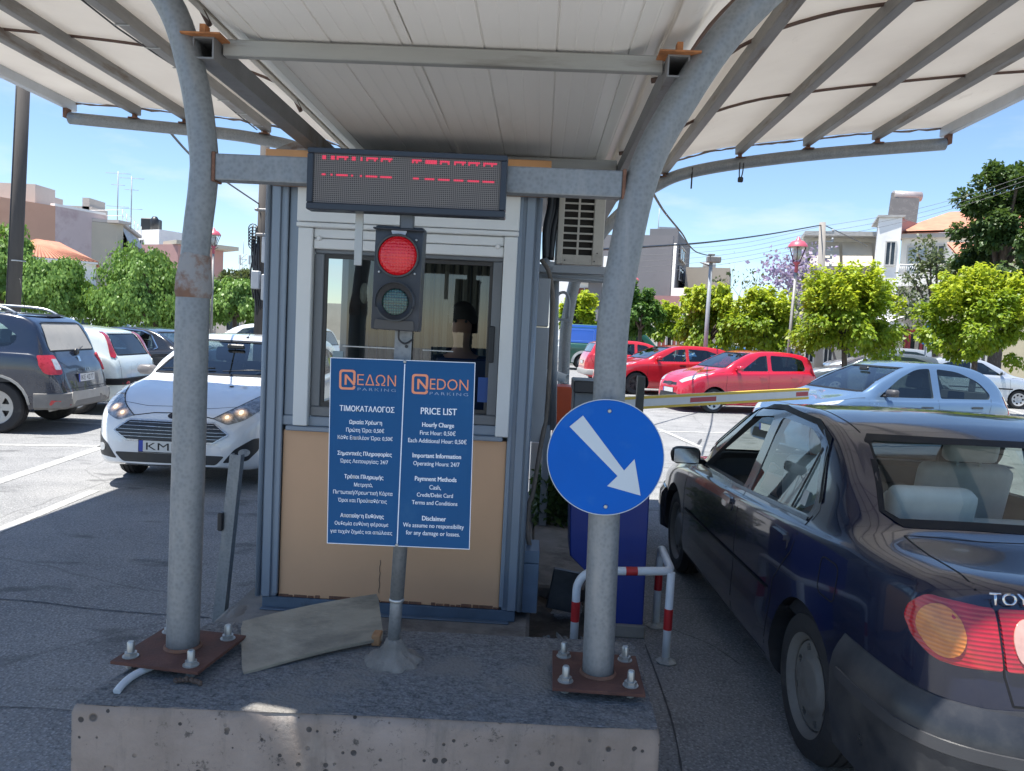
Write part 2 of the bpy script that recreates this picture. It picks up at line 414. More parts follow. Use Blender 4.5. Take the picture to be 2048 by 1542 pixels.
# lower slab under the booth and rubble next to it
DIRTY = mk('dirty_concrete', (.20, .19, .175), .9, 0, .3, 3, .5, 40, c2=(.08, .075, .07), s2=2.5)
slab = tag(P('concrete_slab', MB().b2((-1.58, 3.18, 0), (.03, 7.4, .125), .02), DIRTY, None), 'low dirty concrete slab the ticket booth stands on', 'slab')
m = MB(); m.b2((.035, 4.75, 0), (.62, 6.6, .09), .015)
tag(P('concrete_slab', m, DIRTY, None), 'grey broken concrete slab behind the blue ticket machine', 'slab')
SOIL = mk('soil', (.085, .07, .055), .95, 0, .5, 8, .7, 40, c2=(.16, .14, .11), s2=5)
m = MB(); rnd = random.Random(8)
m.sheet(lambda u, v: (.03+u*.42, 3.16+v*1.60, .03+.05*math.sin(u*3)*math.sin(v*5)+.012*rnd.random()), 16, 40); structure('bare_soil', m, SOIL)
m = MB(); rnd = random.Random(4)
for i in range(700):
    x = .04+rnd.random()*.36; y = 3.19+rnd.random()**1.6*.75; s = .006+rnd.random()*.009
    m.box((x, y, .075+rnd.random()*.02), (s*1.5, s, s*.8), .002, None, Quaternion((rnd.random(), rnd.random(), rnd.random(), rnd.random())).to_matrix())
tag(P('gravel', m, mk('gravel', (.22, .22, .21), .9, 0, .5, 40), None), kind='stuff', label='grey gravel lying between booth and ticket machine')
# heap of cement rubble left of booth
m = MB(); rnd = random.Random(9)
m.sheet(lambda u, v: (-1.66+u*.34, 3.05+v*.95, .03+.10*math.sin(min(1, u*1.15)*math.pi)*(.5+.5*math.sin(v*7+u*3))**.5+.014*rnd.random()), 14, 30)
structure('rubble_bank', m, DIRTY)
# ================================================================== canopy
CANBASE = Vector((-.485, 2.75, IZ))
can = thing('steel_canopy', 'wide white gull wing canopy on galvanised steel posts over booth and lanes', 'canopy', CANBASE)
YF, YR, Y0, Y1 = 2.75, 7.6, 1.97, 7.72
armL = [(-1.262, .40), (-1.255, 1.1), (-1.25, 1.81), (-1.225, 2.12), (-1.225, 2.25), (-1.27, 2.51), (-1.37, 2.77), (-1.62, 3.03), (-2.0, 3.22), (-2.43, 3.36), (-2.73, 3.42), (-3.28, 3.48), (-4.73, 3.56)]
armR = [(.28, .40), (.268, 1.1), (.26, 1.62), (.275, 1.86), (.335, 2.23), (.45, 2.49), (.65, 2.79), (1.04, 3.14), (1.47, 3.32), (2.46, 3.5), (3.76, 3.66)]
def arm3(prof, y): return [Vector((x, y, z)) for x, z in prof]
def post(prof, y, r0, r1, split, side, zb):
    pts = smoothpath(arm3(prof, y), 6); pts[0].z = zb; pts = [p for i, p in enumerate(pts) if i == 0 or p.z > zb+.02]
    rs = []
    for p in pts:
        if split: rs.append(r0 if p.z < 1.74 else (r1 if p.z > 1.86 else r0+(r1-r0)*(p.z-1.74)/.12))
        else: rs.append(r0)
    mb = MB(); mb.tube(pts, rs, 28)
    po = P('post', mb, GALV, can, label='galvanised post with a rusty welded collar' if split else None)
    if split:
        mb = MB(); a = [p for p in pts if 1.70 < p.z < 1.93]
        mb.tube([Vector((-1.25, y, 1.728)), Vector((-1.25, y, 1.75)), Vector((-1.2495, y, 1.80)), Vector((-1.246, y, 1.865)), Vector((-1.243, y, 1.885))], [r0+.001, r0+.006, r0+.003, r1+.004, r1+.001], 28, False)
        P('weld_collar', mb, mk('collar_rust', (.185, .10, .065), .8, 0, .3, 9, .4, 60, c2=(.27, .265, .26), s2=11, m2=(.42, .56)), po)
    return po
pL = post(armL, YF, .058, .049, True, -1, IZ); pR = post(armR, YF, .057, .057, False, 1, IZ)
post(armL, YR, .057, .05, False, -1, .1); post(armR, YR, .057, .057, False, 1, .1)
def baseplate(po, c, rz, s, boltpos, tilt=0):
    M = Matrix.Translation(c) @ Matrix.Rotation(rz, 4, 'Z')
    mb = MB(); mb.box((0, 0, .035), (s, s, .012), .001, M); P('base_plate', mb, RUSTPLATE, po)
    for bx, by in boltpos:
        mb = MB(); B = M @ Matrix.Translation((bx, by, .041))
        mb.lathe([(.0225, 0), (.0225, .016)], B, 6, False); mb.lathe([(.028, -.001), (.028, .003)], B, 16, False)
        mb.lathe([(.013, .016), (.013, .050), (.010, .055)], B, 12); mb.lathe([(.016, -.040), (.016, -.001)], B, 8)
        P('bolt', mb, ZINC, po, angle=40)
    mb = MB(); mb.lathe([(.068, .042), (.066, .047), (.060, .052)], Matrix.Translation((-1.261 if c[0] < 0 else .2795, 2.75, c[2])), 24, cap=False); P('weld_bead', mb, RUST, po)
baseplate(pL, Vector((-1.262, 2.74, IZ)), R_(-7), .335, [(-.125, -.115), (.115, -.125), (-.125, .12), (.118, .12)])
baseplate(pR, Vector((.275, 2.765, IZ)), R_(-1), .322, [(-.115, -.10), (.115, -.10), (-.118, .11), (.115, .115)])
# rafters, cross beams
for nm, x, ex in (('rafter', -1.222, 0), ('rafter', .43, 0)):
    mb = MB(); z0, z1 = 2.560, 2.635
    sx = .038
    # open square tube reaching a little in front of the posts
    for lo, hi in (((x-sx, 2.72, z0), (x-sx+.006, YR, z1)), ((x+sx-.006, 2.72, z0), (x+sx, YR, z1)), ((x-sx+.006, 2.72, z0), (x+sx-.006, YR, z0+.006)), ((x-sx+.006, 2.72, z1-.006), (x+sx-.006, YR, z1))): mb.b2(lo, hi)
    P('rafter', mb, DARKSTEEL, can)
    mb = MB(); mb.b2((x-.07, 2.69, z1), (x+.07, 2.79, z1+.006)); mb.b2((x-.01, 2.71, z1+.006), (x+.01, 2.75, 2.675)); P('rusty_bracket', mb, mk('orange_rust', (.35, .14, .05), .8, 0, .4, 20), can)
CB = mk('painted_beam', (.33, .33, .31), .55, .2, .15, 3, .1, 60, c2=(.20, .19, .17), s2=4, st=(.4, 3, 3))
for y in (2.80, 4.42, 6.3):
    mb = MB(); mb.b2((-1.179, y-.02, 2.595), (.387, y+.02, 2.652), .004); P('cross_beam', mb, CB, can)
mb = MB(); mb.b2((-1.172, YF-.03, 2.145), (.262, YF+.03, 2.238), .006, 2)
P('tie_beam', mb, GALV, can, label='galvanised beam between the front posts')
for x in (-1.176, .268):
    mb = MB(); mb.b2((x-.006, YF-.034, 2.14), (x+.006, YF+.034, 2.243), .002); P('weld_seam', mb, RUST, can)
for px in (-1.0, .06):
    pass
# ceiling of ribbed white sandwich panels
CEIL = mk('ceiling_panel_white', (.82, .79, .735), .42, .0, .04, 1.2, 0, 1, c2=(.60, .57, .51), s2=1.1, m2=(.55, .8), st=(1, .3, 1))
def ceil_sheet(xa, xb):
    mb = MB(); xs = []; x = xa; i = 0
    while x < xb-.005:
        e = min(x+.064, xb)
        dz = .004 if i % 4 == 3 else 0.0
        xs += [(x, 0), (e-.010, 0), (e-.007, .0014+dz), (e-.003, .0014+dz)]; x = e; i += 1
    xs.append((xb, 0))
    def zz(x):
        t = max(0, (x-.16)/.22); u = max(0, (-.98-x)/.22)
        return 2.660+.07*t*t+.07*u*u
    top = [[Vector((x, y, zz(x)+d)) for x, d in xs] for y in (1.99, 7.6)]
    mb.loft(top, False, sm=False)
    mb.loft([[Vector((x, y, zz(x)+.05)) for x, d in xs] for y in (1.99, 7.6)], False, sm=False)
    for k in (0, 1):
        y = (1.99, 7.6)[k]
        mb.loft([[Vector((x, y, zz(x)+d)) for x, d in xs], [Vector((x, y, zz(x)+.05)) for x, d in xs]], False, sm=False)
    return mb
P('ceiling_panel', ceil_sheet(-1.30, -.501), CEIL, can); P('ceiling_panel', ceil_sheet(-.496, .475), CEIL, can)
# wings
def wingmat():
    t = NT('wing_sheet'); t.t.nodes.remove(t.b)
    n = t.noise(1.4, 5, .6); c = t.mix(t.ramp(n, .35, .7), (.82, .785, .735), (.88, .85, .80))
    c = t.mix(t.ramp(t.noise(3.5, 7, .7, t.vec((1, .5, 1))), .62, .75, 0, .4), c, (.48, .43, .38))
    d = t.n('ShaderNodeBsdfDiffuse'); t.l(c, d.inputs[0]); tl = t.n('ShaderNodeBsdfTranslucent'); t.l(c, tl.inputs[0])
    mx = t.n('ShaderNodeMixShader'); mx.inputs[0].default_value = .26; t.l(d.outputs[0], mx.inputs[1]); t.l(tl.outputs[0], mx.inputs[2]); t.l(mx.outputs[0], t.o.inputs[0]); return t.m
WING = wingmat()
def interp(prof, x):
    ps = sorted(prof); xs = [p[0] for p in ps]; zs = [p[1] for p in ps]; return float(np.interp(x, xs, zs))
wpL = [(-4.78, 3.75), (-4.05, 3.72), (-3.28, 3.67), (-2.73, 3.61), (-2.43, 3.55), (-2.0, 3.41), (-1.62, 3.19), (-1.40, 2.95), (-1.28, 2.755)]
wpR = [(.40, 2.715), (.50, 2.76), (.66, 2.99), (1.04, 3.33), (1.47, 3.51), (1.95, 3.61), (2.46, 3.69), (3.13, 3.78), (3.81, 3.85)]
def wing(prof, name):
    pts = smoothpath([Vector((x, 0, z)) for x, z in prof], 5); n = len(pts)-1
    mb = MB()
    sun_slot = lambda x: 2.178 if -1.56 < x < -1.2 else 2.10       # unseen slot added near the front edge for a sun patch on the plinth
    for dz in (0, .022):
        mb.sheet(lambda u, v: (pts[int(round(u*n))].x, sun_slot(pts[int(round(u*n))].x)+v*(Y1-sun_slot(pts[int(round(u*n))].x)), pts[int(round(u*n))].z+dz+.006*math.sin(v*22)*math.sin(u*9)), n, 28)
        mb.sheet(lambda u, v: (pts[int(round(u*n))].x, Y0+v*(2.128-Y0), pts[int(round(u*n))].z+dz-.004), n, 2)
    return P(name, mb, WING, can)
wing(wpL, 'wing_roof'); wing(wpR, 'wing_roof')
PURL = mk('purlin_steel', (.27, .265, .255), .6, .25, .2, 4, .15, 60, c2=(.17, .13, .10), s2=3, st=(3, .6, 3))
def zwing(prof, x):
    ps = sorted(prof); return float(np.interp(x, [p[0] for p in ps], [p[1] for p in ps]))
def purlin(x, prof, arm, wd=.07, hh=.085):
    zt = zwing(prof, x)-.012; mb = MB(); mb.b2((x-wd/2, Y0+.05, zt-hh), (x+wd/2, YR+.06, zt), .006); pu = P('purlin', mb, PURL, can)
    za = interp(arm, x)+.04
    for y in (YF, YR):
        mb = MB(); mb.b2((x-.045, y-.05, za+.012), (x+.045, y+.05, za+.024)); mb.b2((x-.012, y-.03, za+.024), (x+.012, y+.03, zt-hh+.002)); mb.b2((x-.05, y-.012, za-.004), (x-.038, y+.012, za+.012)); mb.b2((x+.038, y-.012, za-.004), (x+.05, y+.012, za+.012))
        P('purlin_shoe', mb, RUST, pu)
    return pu
for x in (1.13, 1.84, 2.48, 3.13): purlin(x, wpR, armR)
for x in (-3.58, -4.08): purlin(x, wpL, armL)
# strapped double purlin on the left wing
pu = purlin(-2.78, wpL, armL, .085, .09)
zt = zwing(wpL, -2.78)-.012
for k in range(13):
    y = 2.6+k*.4; mb = MB(); mb.b2((-2.83, y-.008, zt-.096), (-2.73, y+.008, zt-.091)); P('strap', mb, ZINC, pu)
mb = MB(); mb.tube([(-2.86, 2.1+i*.5, zt-.06-.02*math.sin(i*1.3)) for i in range(12)], .006, 6); P('cable', mb, BLACKP, pu)
# outer edge beams
EDGE = mk('edge_trim', (.50, .53, .56), .4, .1, .1, 4)
for x, prof in ((-4.76, wpL), (3.79, wpR)):
    z = zwing(prof, x); mb = MB(); mb.b2((x-.03, Y0, z-.10), (x+.03, Y1, z-.004), .008); P('edge_trim', mb, EDGE, can)
    k = 0
    mb = MB(); mb.b2((x-.02, YR-.04, z-.19), (x+.02, YR+.04, z-.1)); P('purlin_shoe', mb, RUST, can)
# thin battens crossing under the wings
BAT = mk('batten', (.12, .075, .06), .7, .1, .2, 6)
for prof, ys in ((wpR, (6.05, 4.45, 3.2)), (wpL, (5.7, 4.0, 2.9))):
    for y in ys:
        pts = smoothpath([Vector((x, y, z-.014)) for x, z in prof], 4); mb = MB(); mb.tube(pts, .011, 6); P('batten', mb, BAT, can)
# ragged rear hem of the wings
for prof in (wpL, wpR):
    rnd = random.Random(3); pts = smoothpath([Vector((x, Y1-.02, z)) for x, z in prof], 9)
    pts = [p-Vector((0, 0, .012+.012*rnd.random())) for p in pts]
    mb = MB(); mb.tube(pts, [.006+.008*rnd.random() for p in pts], 6); P('hem_cord', mb, mk('hem', (.22, .17, .14), .9, 0, .3, 10), can)
# downpipe elbow at the rear left and loose cables
mb = MB(); mb.tube(smoothpath([at(545, 310, 7.3), at(575, 296, 7.3), at(605, 290, 7.3), at(640, 300, 7.3)], 6), .035, 12); P('pipe_elbow', mb, DARKSTEEL, can)
mb = MB(); q = at(1385, 335, 7.55); mb.tube([q, q-Vector((0, 0, .2))], .008, 6); P('hanging_strap', mb, BLACKP, can)
mb = MB(); q = at(1480, 325, 7.5); mb.tube(smoothpath([q, q+Vector((.0, 0, -.1)), q+Vector((.01, 0, -.16)), q+Vector((.03, 0, -.1)), q+Vector((.035, 0, 0))], 5), .006, 6); mb.box(q+Vector((.015, 0, -.16)), (.05, .03, .05), .008); P('hanging_strap', mb, BLACKP, can)
# white flexible conduit and broken bits at the left foot
mb = MB(); pts = smoothpath([atz(312, 1330, IZ+.014), atz(272, 1348, IZ+.016), atz(248, 1366, IZ+.014), atz(233, 1384, IZ+.004)], 14)
mb.tube(pts, [.012+.0016*(i % 2) for i in range(len(pts))], 10)
tag(P('cable_conduit', mb, mk('white_conduit', (.55, .58, .60), .5), None), 'white corrugated cable conduit poking out beneath the rusty base plate', 'conduit')
mb = MB(); rnd = random.Random(7)
a = atz(352, 1364, IZ+.006)
for i in range(9): mb.box(a+Vector((i*.011, .012*math.sin(i*.5)+.004*rnd.random(), .004+.004*rnd.random())), (.014, .018, .012), .004, None, Quaternion((1, rnd.random()*.4, rnd.random()*.4, rnd.random())).to_matrix())
tag(P('cable_clip', mb, mk('brown_plastic', (.09, .06, .045), .7), None), 'broken brown plastic cable clip strip lying on the plinth', 'debris')
# ================================================================== LED sign
LT, LB = 2.258, 2.048
led = thing('display_sign', 'black framed dot matrix display with broken rows of red letters', 'display sign', (-.48, YF-.06, LB))
lx0, lx1, lyf = -.822, -.137, 2.652
mb = MB()
for lo, hi in (((lx0, lyf, LT-.020), (lx1, 2.715, LT)), ((lx0, lyf, LB), (lx1, 2.715, LB+.024)), ((lx0, lyf, LB+.024), (lx0+.021, 2.715, LT-.020)), ((lx1-.021, lyf, LB+.024), (lx1, 2.715, LT-.020)), ((lx0+.021, lyf+.02, LB+.024), (lx1-.021, 2.715, LT-.020))): mb.b2(lo, hi, .003)
P('housing', mb, mk('navy_frame', (.016, .022, .034), .35, 0, .1, 8), led)
def matrixmat():
    t = NT('led_matrix'); s = t.n('ShaderNodeSeparateXYZ'); t.l(t.co(), s.inputs[0])
    def line(o, off): return t.ramp(t.math('ABSOLUTE', t.math('SUBTRACT', t.math('FRACT', t.math('MULTIPLY', t.math('SUBTRACT', s.outputs[o], off), 1/.0067)), .5)), .30, .40)
    g = t.math('MAXIMUM', line(0, lx0), line(2, LB)); c = t.mix(g, (.022, .02, .02), (.185, .165, .15)); t.set(col=c, rough=.5); return t.m
mb = MB(); mb.b2((lx0+.021, lyf+.008, LB+.024), (lx1-.021, lyf+.0195, LT-.020)); P('dot_matrix', mb, matrixmat(), led)
LEDON = emat('led_red', (1, .06, .13), .26, (.3, .02, .04))
def ledpt(zx, zy):
    # position on the face, measured along its width and height
    u = (zx-280)/1290; v = (zy-(135+55*u))/(322)
    return Vector((lx0+.021+u*(lx1-lx0-.042), lyf+.0072, LT-.020-v*(LT-LB-.044)))
segs = [(338, 362), (398, 420), (438, 522), (543, 566), (604, 622), (643, 727), (743, 828), (958, 980), (985, 1020), (1050, 1126), (1150, 1222), (1248, 1322), (1345, 1430), (1448, 1537)]
segs2 = [(338, 362), (400, 420), (438, 525), (542, 562), (604, 620), (643, 727), (743, 830), (970, 1008), (1050, 1122), (1142, 1226), (1250, 1322), (1345, 1424), (1448, 1532)]
mb = MB()
for row, ss, y0 in ((0, segs, 148), (1, segs2, 266)):
    for k, (a, b) in enumerate(ss):
        yy = y0+(a-280)/1290*58
        p, q = ledpt(a, yy), ledpt(b, yy+(b-a)/1290*55+14)
        n = max(1, round((q.x-p.x)/.0067))
        for i in range(n):
            for j in range(1 if row else 2):
                if row == 0 and j == 1 and k not in (0, 1, 3, 9) and i % 4: continue
                mb.box((p.x+(i+.5)*.0067, lyf+.0065, p.z-.002-j*.0067), (.0062, .003, .0058))
P('lit_letters', mb, LEDON, led)
mk('mount_steel', (.10, .11, .12), .5, .4)
mb = MB(); mb.b2((-.50, 2.69, 2.0), (-.455, 2.72, LB+.002), .003); P('mount', mb, MATS['mount_steel'], led)
mb = MB(); mb.b2((-.72, 2.72, LB+.01), (-.68, 2.735, LT-.01)); P('mount', mb, mk('mount_steel', (.10, .11, .12), .5, .4), led)
mb = MB(); mb.box((-.654, 2.735, 1.965), (.028, .008, .19), .001)
P('hanging_strip', mb, mk('aluminium_strip', (.40, .40, .38), .45, .6, .1, 9), led)
# ================================================================== sign pole, traffic light, price list
pole = thing('sign_pole', 'slim galvanised pole with a bolted bracket rising from a cement mound', 'pole', (-.492, 2.84, IZ))
pb, pt = Vector((-.492, 2.84, IZ+.01)), Vector((-.452, 2.80, 1.52))
mb = MB(); mb.tube([pb, pb.lerp(pt, .33)], .0235, 20); P('lower_tube', mb, GALV, pole)
mb = MB(); mb.tube([pb.lerp(pt, .205), pb.lerp(pt, .87)], .0265, 20); P('upper_tube', mb, GALV, pole)
mb = MB(); q = pb.lerp(pt, .205); mb.lathe([(.0275, -.006), (.029, 0), (.0275, .006)], Matrix.Translation(q), 20); P('weld_bead', mb, ZINC, pole)
mb = MB(); q0, q1 = at(804, 735, 2.77), at(808, 655, 2.77)
mb.beam(q0, q1, .062, .006, .001, (0, 1, 0)); P('bracket', mb, GALV, pole)
mb = MB(); q = at(813, 693, 2.766); mb.lathe([(.006, 0), (.006, .002)], Matrix.Translation(q) @ Matrix.Rotation(R_(90), 4, 'X'), 12); P('bolt_hole', mb, BLACKP, pole)
mb = MB(); rnd = random.Random(6)
prof = [(.105, -.006), (.098, .006), (.075, .018), (.052, .034), (.036, .062), (.027, .085)]
rings = []
for r, z in prof: rings.append([Vector((pb.x+.004+r*(1+.14*math.sin(k*2.3+z*40)+.05*rnd.random())*math.cos(k*math.pi/14), pb.y+r*(1+.12*math.sin(k*1.7+1))*math.sin(k*math.pi/14), IZ+z+.004*rnd.random())) for k in range(28)])
mb.loft(rings, True, False, True); P('cement_mound', mb, mk('cement', (.22, .20, .175), .95, 0, .25, 14, .6, 60, c2=(.12, .11, .10), s2=8), pole)
# traffic light
tl0, tl1 = at(749, 449, 2.70), at(846, 455, 2.70); tb0, tb1 = at(742, 658, 2.70), at(837, 664, 2.70)
cT = (tl0+tl1+tb0+tb1)/4; ux = ((tl1-tl0)+(tb1-tb0)).normalized(); uy = ((tl0-tb0)+(tl1-tb1)).normalized()
tw, th = ((tl1-tl0).length+(tb1-tb0).length)/2, ((tl0-tb0).length+(tl1-tb1).length)/2
FT = frame(cT, ux, uy)             # local z points at the camera
lightT = thing('traffic_light', 'black two lamp traffic light showing red beneath the display', 'traffic light', cT)
TLB = mk('traffic_black', (.022, .027, .036), .45, 0, .3, 14, .1, 40, c2=(.05, .055, .062), s2=6)
mb = MB(); mb.box((0, 0, -.045), (tw, th, .085), .008, FT, None, 2)
mb.box((0, th/2-.012, .0), (tw*1.06, .006, .03), .002, FT)
P('housing', mb, TLB, lightT, angle=35)
mb = MB(); mb.prism(rpoly([(-tw*.42, -th*.49), (tw*.42, -th*.49), (tw*.40, -th*.40), (0, -th*.41), (-tw*.40, -th*.40)], .006), FT, -.001, .006); P('lower_trim', mb, mk('dusty_black', (.07, .066, .06), .7), lightT)
mb = MB(); mb.prism(rpoly([(-.028, th*.455), (.028, th*.455), (.018, th*.385), (-.018, th*.385)], .004), FT, .0, .004); P('upper_pale_patch', mb, mk('pale_patch', (.42, .45, .50), .5), lightT)  # pale blue-grey patch at the top of the housing front
def lens(cy, rr, name, on):
    M = FT @ Matrix.Translation((0, cy, 0))
    mb = MB(); mb.lathe([(rr*1.10, .0), (rr*1.10, .014), (rr*1.02, .014), (rr*1.0, .002)], M, 40, cap=False); bz = P('bezel', mb, mk('grey_rubber', (.05, .055, .055), .6), lightT, angle=40)
    if not on:
        mb = MB(); mb.lathe([(rr*1.02, .016), (rr*.76, .003)], M, 40, cap=False); P('reflector_cone', mb, BLACKP, lightT)
    # open visor tunnel
    mb = MB(); Lz = .012 if on else .03
    a0, a1 = R_(-20), R_(200)
    ring = lambda r, z, f=1: [M @ Vector((r*math.cos(a0+(a1-a0)*k/30), r*math.sin(a0+(a1-a0)*k/30), z*(1 if 0 < k < 30 else .35)*f)) for k in range(31)]
    mb.loft([ring(rr*1.12, .012), ring(rr*1.12, Lz), ring(rr*1.06, Lz), ring(rr*1.06, .012)], False); P('visor', mb, TLB, lightT)
    if on:
        t = NT('red_lens'); c = t.n('ShaderNodeTexCoord')
        vo = t.n('ShaderNodeTexVoronoi'); vo.inputs['Scale'].default_value = 95; vo.inputs['Randomness'].default_value = .15; t.l(c.outputs['Object'], vo.inputs['Vector'])
        t.set(col=(.40, .008, .014), rough=.18, coat=.4)
        # LED cluster glows behind the middle of the lens
        dist = t.n('ShaderNodeVectorMath', operation='DISTANCE'); t.l(c.outputs['Object'], dist.inputs[0]); hot = M @ Vector((.012, -.004, 0)); dist.inputs[1].default_value = hot
        glow = t.ramp(dist.outputs['Value'], .008, .05, 1.0, .0)
        e = t.math('ADD', t.math('MULTIPLY', t.math('MULTIPLY', glow, glow), t.ramp(vo.outputs['Distance'], .1, .55, .75, .10)), .06)
        col = t.mix(t.math('MULTIPLY', glow, .55), (1, .012, .02), (1, .22, .16)); t.l(col, t.b.inputs['Emission Color']); t.l(e, t.b.inputs['Emission Strength'])
        t.bump(vo.outputs['Distance'], .9, .006); mt = t.m
    else:
        t = NT('green_lens'); vo = t.n('ShaderNodeTexVoronoi'); vo.inputs['Scale'].default_value = 110; vo.inputs['Randomness'].default_value = .2; t.l(t.co(), vo.inputs['Vector'])
        t.set(col=t.mix(t.ramp(vo.outputs['Distance'], .1, .6), (.035, .11, .085), (.008, .03, .026)), rough=.15, coat=.7); t.bump(vo.outputs['Distance'], .6, .005); mt = t.m
    mb = MB(); sgn = 1 if on else .3; base = .004; rr = rr if on else rr*.74
    mb.lathe([(rr, base)]+[(rr*math.cos(a), base+rr*.42*sgn*math.sin(a)) for a in (R_(15), R_(35), R_(52), R_(68), R_(80))]+[(.001, base+rr*.42*sgn)], M, 40, cap=False)
    P(name, mb, mt, lightT)
    for sx, sy in ((-1, -1), (1, -1), (1, 1)):
        mb = MB(); mb.lathe([(.0042, 0), (.0042, .004), (.002, .0055)], FT @ Matrix.Translation((sx*rr*.92, cy+sy*rr*.86, .001)), 10); P('screw', mb, ZINC, lightT)
RR = tw*.40
lens(th*.215, RR, 'red_lens', True); lens(-th*.225, RR*.92, 'green_lens', False)
mb = MB(); q = FT @ Vector((.012, -th/2, -.03)); mb.tube(smoothpath([q, q+Vector((.0, .01, -.03)), q+Vector((.02, .02, -.045)), q+Vector((.045, .03, -.03))], 6), .0035, 6); P('cable', mb, BLACKP, lightT)
mb = MB(); mb.box((0.01, th/2+.02, -.05), (.035, .05, .03), .003, FT); P('top_bracket', mb, TLB, lightT)
# price list
cor = [at(x, y, 2.735) for x, y in ((665, 713), (953, 727), (937, 1097), (650, 1088))]
cP = sum(cor, Vector())/4; uxp = ((cor[1]-cor[0])+(cor[2]-cor[3])).normalized(); uyp = ((cor[0]-cor[3])+(cor[1]-cor[2])).normalized()
uyp = (uyp-uxp*uyp.dot(uxp)).normalized()
pw = ((cor[1]-cor[0]).length+(cor[2]-cor[3]).length)/2; ph = ((cor[0]-cor[3]).length+(cor[1]-cor[2]).length)/2
FP = frame(cP, uxp, uyp); nP = uxp.cross(uyp)
price = thing('price_sign', 'blue bilingual price list board clamped to the slim pole', 'price sign', cP)
mb = MB(); mb.box((0, 0, -.003), (pw, ph, .006), .0008, FP)
P('panel', mb, mk('sign_blue', (.014, .085, .215), .5, 0, .08, 3, spec=.15, c2=(.024, .10, .225), s2=6), price)
mb = MB(); e = .0022
for lo, hi in (((-pw/2, ph/2-e, .0004), (pw/2, ph/2, .0012)), ((-pw/2, -ph/2, .0004), (pw/2, -ph/2+e, .0012)), ((-pw/2, -ph/2+e, .0004), (-pw/2+e, ph/2-e, .0012)), ((pw/2-e, -ph/2+e, .0004), (pw/2, ph/2-e, .0012))): mb.b2(lo, hi, M=FP)
WHITEL = mk('letter_white', (.78, .82, .88), .5, 0, .02)
P('border', mb, WHITEL, price)
def signxy(zx, zy):
    p = FP.inverted() @ atplane(620+zx/3.672, 690+zy/3.672, cP, nP); return p.x, p.y
zs = 1/3.672
SC = (signxy(945, 800)[0]-signxy(845, 800)[0])/100       # metres per measured unit
items = [('ΤΙΜΟΚΑΤΑΛΟΓΟΣ', 418, 470, 402, 1), ('Ωριαία Χρέωση', 408, 572, 240, 1), ('Πρώτη Ώρα: 0,50€', 405, 630, 280, 0), ('Κάθε Επιπλέον Ώρα: 0,50€', 405, 686, 405, 0),
 ('Σημαντικές Πληροφορίες', 401, 802, 400, 1), ('Ώρες Λειτουργίας: 24/7', 397, 858, 355, 0), ('Τρόποι Πληρωμής', 395, 972, 288, 1), ('Μετρητά,', 392, 1030, 137, 0),
 ('Πιστωτική/Χρεωστική Κάρτα', 388, 1088, 440, 0), ('Όροι και Προϋποθέσεις', 385, 1146, 362, 0), ('Αποποίηση Ευθύνης', 382, 1258, 322, 1), ('Ουδεμία ευθύνη φέρουμε', 378, 1316, 398, 0), ('για τυχόν ζημιές και απώλειες', 376, 1375, 460, 0),
 ('PRICE LIST', 945, 488, 262, 1), ('Hourly Charge', 940, 593, 232, 1), ('First Hour: 0,50€', 938, 649, 260, 0), ('Each Additional Hour: 0,50€', 935, 707, 428, 0), ('Important Information', 930, 820, 355, 1),
 ('Operating Hours: 24/7', 928, 878, 340, 0), ('Paymnent Methods', 922, 990, 305, 1), ('Cash,', 919, 1048, 85, 0), ('Credit/Debit Card', 917, 1103, 265, 0), ('Terms and Conditions', 915, 1160, 335, 0), ('Disclaimer', 910, 1275, 175, 1), ('We assume no responsibility', 906, 1333, 450, 0), ('for any damage or losses.', 902, 1388, 398, 0)]
mb = MB()
for txt, zx, zy, wd, b in items:
    x, y = signxy(zx, zy); add_text(mb.bm, FP @ Matrix.Translation((x, y, .0011)) @ Matrix.Diagonal((1, 1.2, 1, 1)), txt, width=wd*SC)
    for k_, (dx, dy) in enumerate(((.0007, 0), (.0003, .0006), (.0013, .0003)) if b else ((.0005, .0002),)): add_text(mb.bm, FP @ Matrix.Translation((x+dx, y+dy, .0014+.0003*k_)) @ Matrix.Diagonal((1, 1.2, 1, 1)), txt, width=wd*SC)
P('lettering', mb, WHITEL, price)
mb = MB(); x0, y0 = signxy(697, 140); x1, y1 = signxy(640, 1462)
mb.beam(FP @ Vector((x0, y0, .001)), FP @ Vector((x1, y1, .001)), .0035, .0012, 0, nP); P('divider', mb, WHITEL, price)
for zx, zy in ((697, 122), (638, 1468)):
    x, y = signxy(zx, zy); mb = MB(); mb.lathe([(.0058, 0), (.0058, .003), (.003, .0045)], FP @ Matrix.Translation((x, y, 0)), 16); P('screw', mb, ZINC, price)
ORANGE = mk('letter_orange', (.78, .27, .14), .5, 0, .02)
